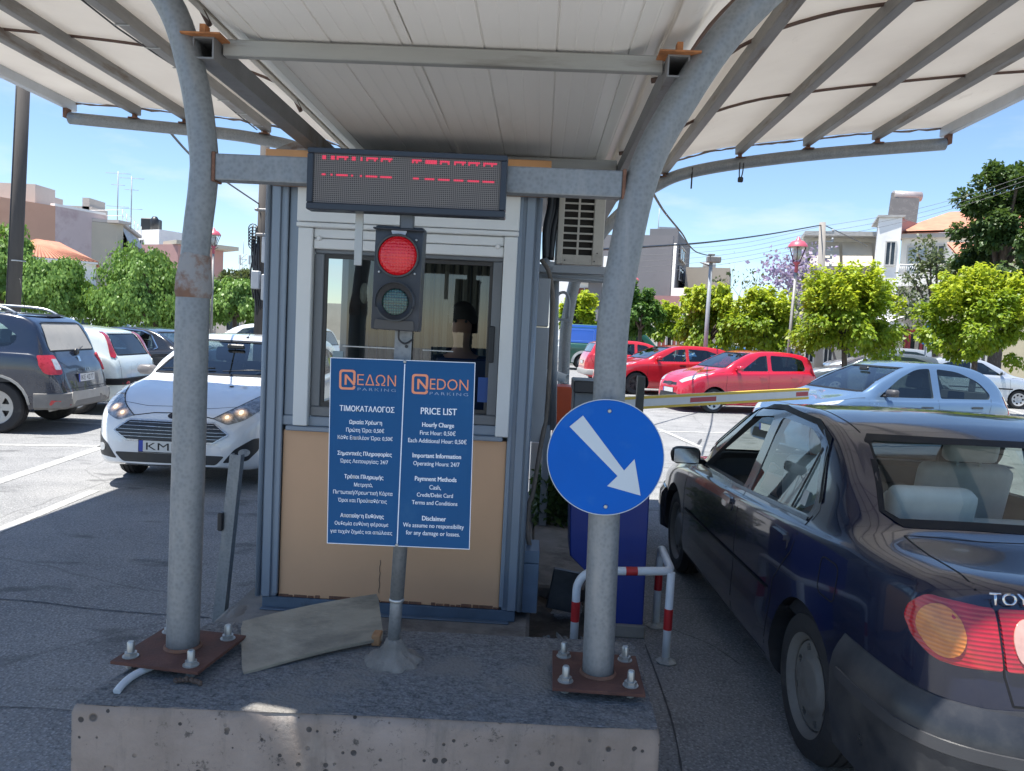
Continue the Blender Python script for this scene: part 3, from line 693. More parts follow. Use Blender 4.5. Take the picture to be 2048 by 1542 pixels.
for lx, ly, tx, ty, txt, tw_, px_, py_ in ((275, 254, 490, 258, 'ΕΔΩΝ', 284, 490, 329), (808, 287, 1022, 291, 'EDON', 280, 1020, 360)):
    mb = MB(); mp_ = MB(); x, y = signxy(tx, ty); add_text(mb.bm, FP @ Matrix.Translation((x, y, .0011)), txt, width=tw_*SC, height=80*SC, bold=-.004)
    x, y = signxy(px_, py_); add_text(mp_.bm, FP @ Matrix.Translation((x, y, .0011)), 'PARKING', width=280*SC, height=21*SC, bold=-.008, space=1.35)
    x, y = signxy(lx, ly); a, b, r = 60*SC, 73*SC, 26*SC; tk = 16*SC
    # rounded ring, open at its lower right, with an N inside
    o_ = rpoly([(-a, -b), (a, -b), (a, b), (-a, b)], r, 5); i_ = rpoly([(-a+tk, -b+tk), (a-tk, -b+tk), (a-tk, b-tk), (-a+tk, b-tk)], r*.6, 5)
    Mx = FP @ Matrix.Translation((x, y, .0011))
    for k in range(len(o_)):
        p0, p1 = o_[k], o_[(k+1) % len(o_)]; q0, q1 = i_[k], i_[(k+1) % len(i_)]
        if p0[0] > a*.9 and p1[0] > a*.9 and abs(p0[1]-p1[1]) > b*.5:
            t0 = .27; lerp = lambda s, e, t: (s[0]+(e[0]-s[0])*t, s[1]+(e[1]-s[1])*t)
            mb.quad(*[Mx @ Vector((*v, 0)) for v in (p0, lerp(p0, p1, .0), lerp(q0, q1, .0), q0)][:3]) if False else None
            mb.quad(*[Mx @ Vector((*v, 0)) for v in (lerp(p0, p1, t0), p1, q1, lerp(q0, q1, t0))]); continue
        mb.quad(*[Mx @ Vector((*v, 0)) for v in (p0, p1, q1, q0)])
    nx, ny, nw = a*.95, b*.52, 15*SC
    for poly in ([(-nx*.35, -ny), (-nx*.35+nw, -ny), (-nx*.35+nw, ny), (-nx*.35, ny)], [(a-tk-nw*.1, -ny), (a-.2*nw, -ny), (a-.2*nw, ny), (a-tk-nw*.1, ny)], [(-nx*.35+nw, ny), (-nx*.35+nw, ny-1.6*nw), (a-tk-nw*.1, -ny), (a-tk-nw*.1, -ny+1.6*nw)]):
        mb.quad(*[Mx @ Vector((u, v, .0002)) for u, v in poly])
    P('logo', mb, ORANGE, price); P('small_lettering', mp_, mk('letter_grey', (.28, .36, .50), .5), price)
# ================================================================== round arrow sign
c0 = at(1211, 915, 2.66); RAD = .2022
FR = frame(c0, (at(1300, 919.5, 2.66)-at(1120, 910.5, 2.66)), Vector((0.02, 0, 1)))
rs = thing('arrow_sign', 'round blue keep right sign with a white arrow on the right post', 'road sign', c0)
mb = MB(); mb.lathe([(RAD-.004, -.010), (RAD, -.008), (RAD, -.002), (RAD-.003, 0), (.001, 0)], FR, 72, False, False); P('disc', mb, mk('sign_blue_bright', (.002, .105, .46), .5, 0, .06, 3, spec=.15, c2=(.015, .125, .45), s2=7), rs)
mb = MB(); mb.lathe([(RAD+.0012, -.006), (RAD+.0012, .0008), (RAD-.0016, .0008), (RAD-.0016, -.001)], FR, 72, False, False); P('rim', mb, mk('rim_grey', (.45, .5, .55), .5), rs)
nR = FR.col[2].xyz
def rxy(px, py): p = FR.inverted() @ atplane(px, py, c0, nR); return (p.x, p.y)
pts = [rxy(*p) for p in ((1139, 853), (1166, 831), (1248, 941), (1269, 918), (1281, 991), (1214, 972), (1235, 952))]
mb = MB(); mb.bm.faces.new([mb.bm.verts.new(FR @ Vector((x, y, .0012))) for x, y in pts]); P('arrow', mb, mk('arrow_white', (.52, .58, .62), .45, 0, .03), rs)
for p in ((1219, 822), (1211, 1013)):
    x, y = rxy(*p); mb = MB(); mb.lathe([(.007, 0), (.007, .003), (.0045, .006)], FR @ Matrix.Translation((x, y, .0005)), 14); P('bolt', mb, ZINC, rs)
mb = MB()
for z in (-.12, .12): mb.lathe([(.061, -.012), (.061, .012)], Matrix.Translation((.27, YF, c0.z+z)), 24, cap=False)
mb.b2((.22, 2.672, c0.z-.17), (.245, 2.71, c0.z+.17)); mb.b2((.295, 2.672, c0.z-.17), (.32, 2.71, c0.z+.17)); P('clamp', mb, GALV, rs)
# ================================================================== leaning board
q = [atz(484, 1346, IZ+.004), at(768, 1276, 2.98), at(756, 1187, 3.20), at(482, 1243, 2.99)]
q[0].z = IZ+.004
mb = MB(); nx = (q[1]-q[0]).cross(q[3]-q[0]).normalized(); th_ = nx*-.012
def bq(u, v):
    a = q[0].lerp(q[1], u); b = q[3].lerp(q[2], u); return a.lerp(b, v)+nx*(.010*math.sin(u*math.pi)-.006*math.sin(v*math.pi))
outl = []
N = 14
for i in range(N): outl.append((i/N, 0))
for i in range(5): outl.append((1, i/5))
for i in range(N): outl.append((1-i/N, 1))
for i in range(5): outl.append((0, 1-i/5))
# rounded corners
def rc(u, v): 
    du, dv = min(u, 1-u), min(v, 1-v); return bq(u, v)
g = [[mb.bm.verts.new(bq(.012+.976*i/N if j in (0, 8) else i/N, j/8)) for j in range(9)] for i in range(N+1)]
g2 = [[mb.bm.verts.new(bq(.012+.976*i/N if j in (0, 8) else i/N, j/8)+th_) for j in range(9)] for i in range(N+1)]
for G, fl in ((g, 0), (g2, 1)):
    for i in range(N):
        for j in range(8):
            f = mb.bm.faces.new((G[i][j], G[i+1][j], G[i+1][j+1], G[i][j+1])); f.smooth = True
bord = [(i, 0) for i in range(N)]+[(N, j) for j in range(8)]+[(N-i, 8) for i in range(N)]+[(0, 8-j) for j in range(8)]
for a, b in zip(bord, bord[1:]+bord[:1]): mb.bm.faces.new((g[a[0]][a[1]], g[b[0]][b[1]], g2[b[0]][b[1]], g2[a[0]][a[1]]))
tag(P('loose_board', mb, mk('weathered_ply', (.33, .285, .215), .75, 0, .18, 3, .25, 40, c2=(.14, .125, .10), s2=2.2, m2=(.5, .72), st=(1.2, 1.2, 9)), None, angle=40), 'warped grey weathered board lying on the plinth beside the slim pole', 'board')
b0 = atz(752, 1293, IZ); mb = MB(); mb.b2((b0.x-.02, b0.y, IZ), (b0.x+.014, b0.y+.06, IZ+.045), .004); tag(P('wood_block', mb, mk('block_orange', (.36, .19, .09), .8, 0, .2, 20), None), 'small orange brown block propping up the loose board', 'block')
# ================================================================== galvanised channel stake
sb, st_ = atz(440, 1241, .02), at(475, 908, 4.08)
mb = MB(); w_ = .04
d = (st_-sb)
for off, sz in (((0, -.028, 0), (.085, .006)), ((-.028, 0, 0), (.006, .05)), ((.028, 0, 0), (.006, .05))):
    o_ = Vector(off); mb.beam(sb+o_, st_+o_, sz[0]*.72, sz[1], 0, (0, 1, 0))
stake = thing('channel_stake', 'galvanised channel stake standing beside the booth in front of the white car', 'stake', sb)
P('channel', mb, GALV, stake)
mb = MB(); c_ = at(443, 1042, 4.04); mb.box(c_, (.03, .05, .10), .006); P('reflector_box', mb, BLACKP, stake)
# ================================================================== ticket booth
BX0, BX1, BY0, BY1, BZ0, BZ1 = -1.44, -.02, 4.0, 6.0, .19, 2.535
booth = thing('ticket_booth', 'orange and blue grey ticket booth with a raised white roller shutter', 'booth', (-.73, 5.0, .125))
BG = mk('blue_grey_metal', (.225, .275, .335), .38, .12, .06, 2, .03, 30)
OR = mk('orange_panel', (.66, .395, .225), .42, 0, .05, 1.5, .02, 8, m2=(.60, .78), c2=(.47, .29, .17), s2=2)
WSH = mk('shutter_white', (.72, .73, .71), .4, 0, .04, 4, c2=(.52, .52, .49), s2=2.5, m2=(.6, .85))
def part(name, boxes, mat, par=booth, bev=.004):
    mb = MB()
    for lo, hi in boxes: mb.b2(lo, hi, bev)
    return P(name, mb, mat, par, angle=35)
# corner profiles with a stepped edge
for x0, x1, s in ((BX0, -1.335, 1), (-.125, BX1, -1)):
    inner = x1 if s > 0 else x0
    bxs = [((x0, BY0, BZ0), (x1, BY0+.09, BZ1-.1))]
    xa, xb = (x0+.028, x1-.030) if s > 0 else (x0+.030, x1-.028)
    bxs.append(((xa, BY0-.012, BZ0), (xb, BY0-.001, BZ1-.14)))
    bxs.append(((inner-.012, BY0-.02, BZ0+.02), (inner+.012, BY0-.001, BZ1-.16)) if s > 0 else ((inner-.012, BY0-.02, BZ0+.02), (inner+.012, BY0-.001, BZ1-.16)))
    part('corner_profile', bxs, BG)
    mb = MB(); mb.tube([(x0+(.008 if s > 0 else .097), BY0-.004, BZ0), (x0+(.008 if s > 0 else .097), BY0-.004, BZ1-.14)], .014, 10); P('corner_bead', mb, BG, booth)
part('lower_panel', [((-1.323, BY0+.004, BZ0), (-.137, BY0+.05, 1.092))], OR)
# rotten lower edge of the panel
mb = MB(); rnd = random.Random(12); x = -1.32
while x < -.14:
    d = .02+.07*rnd.random(); h = .004+.012*rnd.random()
    if rnd.random() < .75: mb.b2((x, BY0-.001, BZ0+.002), (min(x+d, -.138), BY0+.003, BZ0+.004+h), .001)
    x += d+.01*rnd.random()
P('flaking_edge', mb, RUST, booth)
mb = MB(); mb.tube([(-.78+.003*math.sin(i*1.9), BY0+.002, .42-.018*i) for i in range(11)], .0012, 4); P('panel_crack', mb, BLACKP, booth)
part('base_skirt', [((BX0+.03, BY0+.0, .128), (BX1-.03, BY0+.06, .188)), ((BX0+.03, BY0-.04, .126), (BX1-.06, BY0-.001, .134))], mk('skirt_blue', (.10, .145, .20), .5, .2, .2, 5, c2=(.06, .07, .08), s2=4))
part('sill', [((-1.30, BY0-.035, 1.093), (-.16, BY0+.06, 1.118)), ((-1.33, BY0-.006, 1.118), (-.13, BY0+.05, 1.17))], BG)
part('jamb', [((-1.323, BY0+.002, 1.17), (-1.236, BY0+.05, 2.36))], BG); part('jamb', [((-.138, BY0+.002, 1.17), (-.126, BY0+.05, 2.36))], BG)
part('shutter_box', [((-1.268, BY0-.05, 2.178), (-.128, BY0+.05, 2.352)), ((-1.268, BY0-.056, 2.150), (-.128, BY0+.05, 2.174))], WSH)
part('shutter_guide', [((-1.262, BY0-.04, 1.122), (-1.186, BY0+.02, 2.148))], WSH); part('shutter_guide', [((-.200, BY0-.04, 1.118), (-.132, BY0+.02, 2.148))], WSH)
part('roller_shutter', [((-1.184, BY0-.024, 2.100), (-.202, BY0-.008, 2.147)), ((-1.184, BY0-.026, 2.044), (-.202, BY0-.008, 2.096))], WSH)
for x in (-1.155, -.232):
    mb = MB(); mb.lathe([(.013, 0), (.013, .008), (.007, .014)], Matrix.Translation((x, BY0-.024, 2.096)) @ Matrix.Rotation(R_(90), 4, 'X'), 16); P('shutter_stop', mb, WHITEP, booth)
WF = mk('window_frame_grey', (.16, .17, .18), .4, .3, .08, 5); WD = mk('window_gasket', (.045, .043, .04), .5)
wx0, wx1, wz0, wz1 = -1.184, -.202, 1.172, 2.052
part('window_frame', [((wx0, BY0+.0, wz0), (wx1, BY0+.05, wz0+.052)), ((wx0, BY0, wz1-.03), (wx1, BY0+.05, wz1)), ((wx0, BY0, wz0+.052), (wx0+.05, BY0+.05, wz1-.03)), ((wx1-.05, BY0, wz0+.052), (wx1, BY0+.05, wz1-.03))], WF)
GL = glassmat('booth_glass', (.56, .60, .57), .9, 1.6)
for a, b, yy in ((wx0+.05, -.66, BY0+.018), (-.70, wx1-.05, BY0+.032)):
    sh = part('window_sash', [((a, yy-.008, wz0+.053), (b, yy+.008, wz0+.076)), ((a, yy-.008, wz1-.052), (b, yy+.008, wz1-.031)), ((a, yy-.008, wz0+.076), (a+.018, yy+.008, wz1-.052)), ((b-.018, yy-.008, wz0+.076), (b, yy+.008, wz1-.052))], WD, bev=.001)
    mb = MB(); mb.quad((a+.018, yy, wz0+.076), (b-.018, yy, wz0+.076), (b-.018, yy, wz1-.052), (a+.018, yy, wz1-.052)); P('pane', mb, GL, sh)
part('sash_handle', [((wx1-.055, BY0-.012, 1.50), (wx1-.026, BY0-.001, 1.69))], BLACKP)
mb = MB(); mb.b2((-1.02, BY0-.006, 1.545), (-.66, BY0-.002, 1.551)); mb.b2((-.60, BY0-.006, 1.545), (-.44, BY0-.002, 1.551)); P('counter_rail', mb, ZINC, booth)
# posted notices inside the panes
mb = MB(); mb.b2((-.305, BY0+.02, 1.29), (-.235, BY0+.026, 1.42)); P('blue_notice', mb, mk('notice_blue', (.02, .07, .25), .5), booth)
mb = MB(); mb.b2((-1.075, BY0+.008, 1.25), (-1.02, BY0+.012, 1.52)); P('pale_notice', mb, mk('notice_pale', (.25, .33, .36), .5), booth)
mb = MB(); mb.lathe([(.045, 0), (.045, .012), (.001, .016)], Matrix.Translation((-.93, BY0+.06, 1.83)) @ Matrix.Rotation(R_(90), 4, 'X') @ Matrix.Diagonal((.5, 1.2, 1, 1)), 24); P('speaking_hole', mb, mk('hole_trim', (.30, .30, .27), .5), booth)
# fascia, roof, walls
BRN = mk('brown_trim', (.20, .12, .075), .5, 0, .15, 8)
part('fascia', [((BX0+.03, BY0-.06, 2.365), (BX1-.0, BY0+.05, 2.44)), ((BX0+.05, BY0-.13, 2.345), (BX1+.03, BY0-.06, 2.352)), ((BX0+.05, BY0-.13, 2.378), (BX1+.03, BY0-.06, 2.385))], BRN)
part('fascia_strip', [((BX0+.055, BY0-.125, 2.352), (BX1+.02, BY0-.065, 2.378))], mk('strip_cream', (.55, .45, .36), .5))
part('fascia_band', [((BX0, BY0-.05, 2.44), (BX1+.04, BY0+.05, BZ1))], mk('fascia_orange', (.50, .26, .11), .5))
part('roof', [((BX0-.02, BY0+.05, 2.49), (BX1+.03, BY1, BZ1-.004))], BG)
INN = mk('booth_inside', (.20, .205, .175), .7, 0, .12, 2)
part('right_wall', [((BX1-.05, BY0+.09, BZ0), (BX1, BY1-.05, 2.49))], BG)
part('left_wall', [((BX0, BY0+.09, BZ0), (BX0+.05, BY1-.05, 1.15)), ((BX0, BY0+.09, 2.15), (BX0+.05, BY1-.05, 2.49)), ((BX0, 5.55, 1.15), (BX0+.05, BY1-.05, 2.15)), ((BX0, BY0+.09, 1.15), (BX0+.05, 4.20, 2.15))], BG)
part('rear_wall', [((BX0, BY1-.05, BZ0), (BX1, BY1, 2.49))], BG)
part('curtain', [((-1.30+.07*i, BY1-.16+.02*(i % 2), 1.0), (-1.30+.07*i+.062, BY1-.13+.02*(i % 2), 2.35)) for i in range(17)], INN, bev=.02)
part('floor', [((BX0+.05, BY0+.06, .15), (BX1-.05, BY1-.06, .19))], INN)
part('ceiling_lining', [((BX0+.05, BY0+.06, 2.46), (BX1-.05, BY1-.06, 2.488))], INN)
part('counter', [((-1.36, BY0+.12, 1.07), (-.10, BY0+.60, 1.11))], mk('counter_wood', (.10, .08, .06), .5))
part('front_lining', [((-1.33, BY0+.052, .2), (-.13, BY0+.07, 1.16))], INN)
for k in range(18):
    pass
mb = MB()
for k in range(46): mb.tube([(BX0-.022+.0*k, BY0+.06, 1.72+k*.016), (BX0-.022, BY0+.10, 1.72+k*.016)], .009, 6)
P('ribbed_duct', mb, GREYP, booth)
mon = thing('monitor', 'dark blue backed computer screen on the booth counter', 'monitor', (-.40, 4.42, 1.11))
mb = MB(); mb.b2((-.58, 4.40, 1.20), (-.25, 4.43, 1.50), .008); P('screen_case', mb, mk('navy_plastic', (.02, .025, .09), .4), mon)
mb = MB(); mb.b2((-.44, 4.43, 1.11), (-.39, 4.46, 1.3)); mb.b2((-.50, 4.38, 1.108), (-.33, 4.50, 1.12), .003); P('stand', mb, BLACKP, mon)
part('meter_cabinet', [((BX1+.001, 4.28, 1.06), (BX1+.075, 4.62, 1.70)), ((BX1+.001, 4.28, 1.705), (BX1+.07, 4.62, 1.97))], GREYP)
part('utility_box', [((BX1+.001, 4.06, .16), (BX1+.085, 4.3, .43)), ((BX1+.001, 4.06, .433), (BX1+.085, 4.3, .50))], mk('box_blue_grey', (.13, .19, .27), .45))
CON = mk('old_conduit', (.17, .145, .12), .7, 0, .2, 15)
mb = MB(); mb.tube(smoothpath([at(1083, 520, 4.4), at(1098, 545, 4.36), at(1106, 600, 4.34), at(1101, 700, 4.32), at(1094, 820, 4.3), at(1080, 900, 4.26), at(1066, 985, 4.24), at(1058, 1010, 4.22), at(1056, 1070, 4.2), at(1066, 1120, 4.18)], 6), .013, 10); P('conduit', mb, CON, booth)
mb = MB(); mb.tube(smoothpath([at(1056, 1010, 4.25), at(1054, 1060, 4.2), at(1060, 1100, 4.2), at(1068, 1130, 4.2)], 8), .011, 8); P('conduit', mb, CON, booth)
mb = MB()
for px, py0, py1, r in ((1112, 560, 860, .02), (1104, 580, 850, .012)): mb.tube([at(px, py0, 4.7), at(px-6, py1, 4.7)], r, 8)
P('conduit', mb, GREYP, booth)
# air conditioner on its bracket
ac = thing('air_conditioner', 'cream air conditioner unit on a bracket at the booth side', 'air conditioner', at(1150, 528, 4.75))
a0 = at(1112, 527, 4.58); a1 = at(1200, 400, 4.58); ax0, az0 = a0.x, a0.z; ax1, az1 = at(1205, 530, 4.58).x, az0+.56
CREAM = mk('ac_cream', (.50, .46, .39), .45, 0, .05, 3, c2=(.36, .32, .27), s2=3)
gx0, gx1 = ax0+.035, ax1-.065
mb = MB(); yf = 4.58
mb.b2((ax0, yf, az0), (gx0, yf+.7, az1), .004); mb.b2((gx1, yf, az0), (ax1, yf+.7, az1), .004)
mb.b2((gx0, yf+.001, az0), (gx1, yf+.7, az0+.05)); mb.b2((gx0, yf+.001, az1-.04), (gx1, yf+.7, az1)); mb.b2((gx0, yf+.10, az0+.05), (gx1, yf+.12, az1-.04))
P('casing', mb, CREAM, ac)
mb = MB(); mb.b2((gx0+.001, yf+.05, az0+.05), (gx1-.001, yf+.07, az1-.04)); P('coil', mb, mk('coil_dark', (.022, .018, .014), .7), ac)
mb = MB(); gm = (gx0+gx1)/2; mb.b2((gm-.006, yf+.002, az0+.05), (gm+.006, yf+.012, az1-.04))
k = 0; z = az0+.05
while z < az1-.05: mb.b2((gx0, yf+.004, z-.004), (gx1, yf+.014, z+.006)); z += .0435
P('grille', mb, CREAM, ac)
for x, z in ((ax0+.05, az0+.022), (ax1-.05, az0+.022), (ax1-.035, az0+.07), (ax1-.03, az1-.06)):
    mb = MB(); mb.lathe([(.0045, 0), (.003, .003)], Matrix.Translation((x, yf-.001, z)) @ Matrix.Rotation(R_(90), 4, 'X'), 8); P('screw', mb, BLACKP, ac)
mb = MB(); mb.b2((BX1+.002, yf-.02, az0-.055), (ax1+.06, yf+.02, az0-.008), .003); P('bracket', mb, GREYP, ac); mb = MB(); mb.b2((BX1+.002, yf+.5, az0-.055), (ax1+.06, yf+.54, az0-.008), .003); P('bracket', mb, GREYP, ac); mb = MB()
mb.b2((BX1+.002, yf+.02, az0-.10), (ax1+.02, yf+.05, az0-.06), .003)
mb.tube([(BX1+.02, yf+.0, az0-.075), (ax1+.03, yf, az0-.09)], .006, 6); P('brace', mb, GREYP, ac)
mb = MB()
for i, (dx, r) in enumerate(((.012, .022), (.055, .018), (.03, .014))): mb.tube(smoothpath([(BX1+.03+dx, yf+.03+.02*i, az1+.02), (BX1+.04+dx*1.1, yf+.03, az0+.36), (BX1+.02+dx, yf+.02, az0+.2), (BX1+.03+dx*.7, yf+.02, az0+.02)], 5), r, 8)
P('insulated_pipe', mb, BLACKP, ac)
mb = MB(); mb.tube([(BX1+.03, yf+.0, az0+.02), (BX1+.05, yf-.01, az0-.01), (BX1+.085, yf-.01, az0-.02)], [.02, .026, .03], 10); P('pipe_elbow', mb, GREYP, ac)
# ================================================================== ticket machine, guard hoop, barrier
tm = thing('ticket_machine', 'blue ticket machine with a grey head behind the arrow sign', 'ticket machine', (.50, 4.28, 0))
def tmpt(px, py): q = at(px, py, 4.22); return (q.x, q.z)
MY = Matrix(((1, 0, 0, 0), (0, 0, 1, 0), (0, 1, 0, 0), (0, 0, 0, 1)))   # local xy -> world xz, local z -> world y
mb = MB(); mb.prism([tmpt(1141, 940), tmpt(1140, 1112), tmpt(1184, 1152), tmpt(1180, 1262), tmpt(1285, 1262), tmpt(1302, 940)], MY, 4.22, 4.56, .006)
P('cabinet', mb, mk('machine_blue', (.005, .028, .22), .4, 0, .06, 3), tm, angle=30)
hx0, hz1 = tmpt(1150, 762); hx1 = tmpt(1246, 800)[0]; hz0 = tmpt(1200, 938)[1]
mb = MB(); mb.b2((hx0, 4.24, hz0), (hx1, 4.52, hz1-.06), .006); P('head', mb, mk('machine_grey', (.11, .135, .16), .4, .2, .06, 4), tm)
mb = MB(); mb.b2((hx0-.006, 4.19, hz1-.062), (hx1+.006, 4.54, hz1+.005), .006); P('hood', mb, BLACKP, tm)
mb = MB(); mb.b2((tmpt(1181, 1262)[0]-.02, 4.20, 0), (tmpt(1286, 1262)[0]+.01, 4.58, .075), .008); P('plinth', mb, DIRTY, tm)
hoop = thing('guard_hoop', 'bent tubular guard hoop in red and white around the ticket machine', 'guard rail', (.55, 3.95, 0))
fr = Vector((.745, 3.91, 0)); rr_ = Vector((.765, 4.40, 0)); hz = .475; xl = at(1152, 1200, 3.88).x
hp = [Vector((xl, 3.88, -.0)), Vector((xl, 3.88, .34))]
hp += [Vector((xl+.11*(1-math.cos(a)), 3.88+.002, .36+.11*math.sin(a))) for a in [R_(x) for x in range(0, 91, 12)]]
hp += [Vector((xl+.3, 3.895, hz)), Vector((fr.x-.05, fr.y, hz+.004)), Vector((fr.x-.012, fr.y+.012, hz+.004)), Vector((fr.x+.002, fr.y+.06, hz+.004)), Vector((rr_.x, rr_.y-.06, hz)), Vector((rr_.x, rr_.y-.015, hz-.012)), Vector((rr_.x, rr_.y, hz-.06)), Vector((rr_.x, rr_.y, .0))]
HW = mk('hoop_white', (.62, .66, .70), .45, 0, .08, 10, .1, 40, c2=(.16, .18, .22), s2=9, m2=(.66, .71)); HR = mk('hoop_red', (.42, .018, .022), .45, 0, .12, 12)
mb = MB(); mb.tube(hp, .0215, 14); P('rail', mb, HW, hoop)
mb = MB(); mb.tube([(fr.x-.003, fr.y, .0), (fr.x-.003, fr.y, hz)], .021, 14); P('leg', mb, HW, hoop)
for a, b in (((xl, 3.88, .20), (xl, 3.88, .305)), ((fr.x-.003, fr.y, .175), (fr.x-.003, fr.y, .285)), ((rr_.x, rr_.y, .22), (rr_.x, rr_.y, .33)), ((xl+.245, 3.891, hz-.001), (xl+.305, 3.8955, hz))):
    mb = MB(); mb.tube([a, b], .0225, 14, False); P('red_band', mb, HR, hoop)
for f in (fr, rr_):
    mb = MB(); mb.lathe([(.052, 0), (.055, .006), (.03, .018), (.024, .03)], Matrix.Translation((f.x, f.y, .002)) @ Matrix.Rotation(.4, 4, 'Z'), 7, False); P('foot_plate', mb, mk('foot_dirty', (.33, .33, .31), .7, 0, .25, 30), hoop)
mb = MB(); c_ = at(1128, 1180, 4.5)
mb.box(c_, (.17, .05, .24), .006, None, Matrix.Rotation(.15, 3, 'Y')); tag(P('cover_plate', mb, mk('plate_dark', (.075, .085, .095), .5, .3, .25, 12), None), 'dark metal cover plate leaning beside the ticket machine', 'plate')
# barrier
bar = thing('barrier', 'orange barrier cabinet with a long yellow and white boom across the lane', 'barrier', (at(1118, 860, 6.7).x, 6.7, 0))
bx = at(1120, 800, 6.7).x
mb = MB(); mb.b2((bx-.08, 6.68, 0), (bx+.25, 7.08, .545), .01); P('base', mb, DIRTY, bar); mb = MB(); mb.b2((bx-.05, 6.7, .548), (bx+.22, 7.05, 1.22), .015, 2); P('cabinet', mb, mk('barrier_orange', (.62, .085, .02), .4, 0, .08, 3), bar)
A, B = at(1150, 812, 6.85), at(1614, 787, 8.6)
def boom(name, h0, h1, t, mat, par=bar, u0=0., u1=1., off=0.):
    mb = MB(); a, b = A.lerp(B, u0), A.lerp(B, u1); d = (b-a).normalized(); n_ = Vector((d.y, -d.x, 0)).normalized(); up = Vector((0, 0, 1))
    pts = []
    for e in (a, b):
        pts.append([e+n_*(t+off)+up*h0, e+n_*(t+off)+up*h1, e-n_*t+up*h1, e-n_*t+up*h0])
    mb.loft(pts, True, True, True, False); return P(name, mb, mat, par)
YEL = mk('boom_yellow', (.62, .42, .03), .4, 0, .08, 4)
bm_ = boom('boom', -.036, .036, .025, mk('boom_white', (.62, .64, .64), .4, 0, .06, 4))
boom('edge_strip', .0362, .060, .028, YEL); boom('edge_strip', -.060, -.0362, .028, YEL)
REDR = mk('boom_red', (.36, .02, .04), .35)
ul = lambda px: next(t/400 for t in range(401) if (lambda P_: 1024+FPX*((P_-_cc).dot(_cr))/((P_-_cc).dot(_fw)))(A.lerp(B, t/400)) >= px)
for p0, p1 in ((1376, 1428), (1588, 1612), (1200, 1240)): boom('red_patch', -.022, .024, .0252, REDR, bar, ul(p0), ul(p1), .0015)
mb = MB(); q0, q1 = at(1283, 752, 6.8), at(1283, 752, 6.8); mb.b2((q0.x-.032, 6.78, 0), (q0.x+.032, 6.83, q0.z), .004); mb.b2((q0.x-.032, 6.83, 0), (q0.x-.026, 6.86, q0.z))
tag(P('rest_post', mb, mk('rest_post_grey', (.10, .10, .09), .6, .2, .15, 6), None), 'dark grey upright post standing in front of the boom', 'post')
# cctv camera on a slim mast
cc = thing('security_camera', 'white bullet security camera on a grey mast beside the orange cabinet', 'camera', (at(1105, 860, 6.3).x, 6.3, 0))
q = at(1122, 755, 6.2); mb = MB(); mb.tube([q+Vector((-.10, .05, .03)), q+Vector((.02, -.02, -.012))], .032, 16); mb.tube([q+Vector((-.11, .05, .035)), q+Vector((.045, -.03, -.01))], [.036, .037], 16, False)
P('camera_body', mb, WHITEP, cc); mb = MB(); mb.tube([q+Vector((.021, -.021, -.012)), q+Vector((.024, -.022, -.0125))], .028, 16); P('lens', mb, BLACKP, cc)
mb = MB(); mx_ = at(1103, 700, 6.3).x; mb.b2((mx_-.03, 6.28, 0), (mx_+.03, 6.34, 2.05), .004); mb.tube([(mx_, 6.3, q.z+.02), q+Vector((-.08, .04, .02))], .012, 8); P('mast', mb, GREYP, cc)
q2 = at(1125, 600, 6.3); mb = MB(); mb.tube(smoothpath([(mx_+.02, 6.3, q2.z-.05), (mx_+.03, 6.3, q2.z+.04), (mx_+.085, 6.3, q2.z+.06), (mx_+.12, 6.3, q2.z+.0), (mx_+.12, 6.3, q2.z-.14)], 5), .012, 8); mb.b2((mx_+.0, 6.28, q2.z-.17), (mx_+.14, 6.34, q2.z-.15)); P('mast_arm', mb, GREYP, cc)
# low wall and shrub behind the lane island
mb = MB(); mb.b2((-.02, 7.42, 0), (.66, 7.6, .62), .01); tag(P('low_wall', mb, mk('pale_render', (.42, .42, .40), .8, 0, .1, 3), None), 'low pale wall behind the shrub beyond the booth', 'wall')
# ================================================================== people
def skinned(name, nodes, edges, mat, parent=None, sub=2):
    """nodes: name -> (xyz, radius)"""
    ks = list(nodes); me = bpy.data.meshes.new(name)
    me.from_pydata([nodes[k][0] for k in ks], [(ks.index(a), ks.index(b)) for a, b in edges], [])
    o = bpy.data.objects.new(name, me); COL.objects.link(o)
    o.modifiers.new('skin', 'SKIN'); o.modifiers.new('sub', 'SUBSURF').levels = sub
    sv = me.skin_vertices[0].data
    for i, k in enumerate(ks):
        r = nodes[k][1]; sv[i].radius = r if isinstance(r, tuple) else (r, r); sv[i].use_root = (i == 0)
    o.modifiers['skin'].use_smooth_shade = True
    dg = bpy.context.evaluated_depsgraph_get(); m2 = bpy.data.meshes.new_from_object(o.evaluated_get(dg)); m2.name = name
    bpy.data.objects.remove(o); bpy.data.meshes.remove(me)
    m2.polygons.foreach_set('use_smooth', [True]*len(m2.polygons)); m2.materials.clear(); m2.materials.append(mat)
    return link(name, m2, parent)
SKIN = mk('skin', (.42, .22, .15), .5, 0, .06, 8)
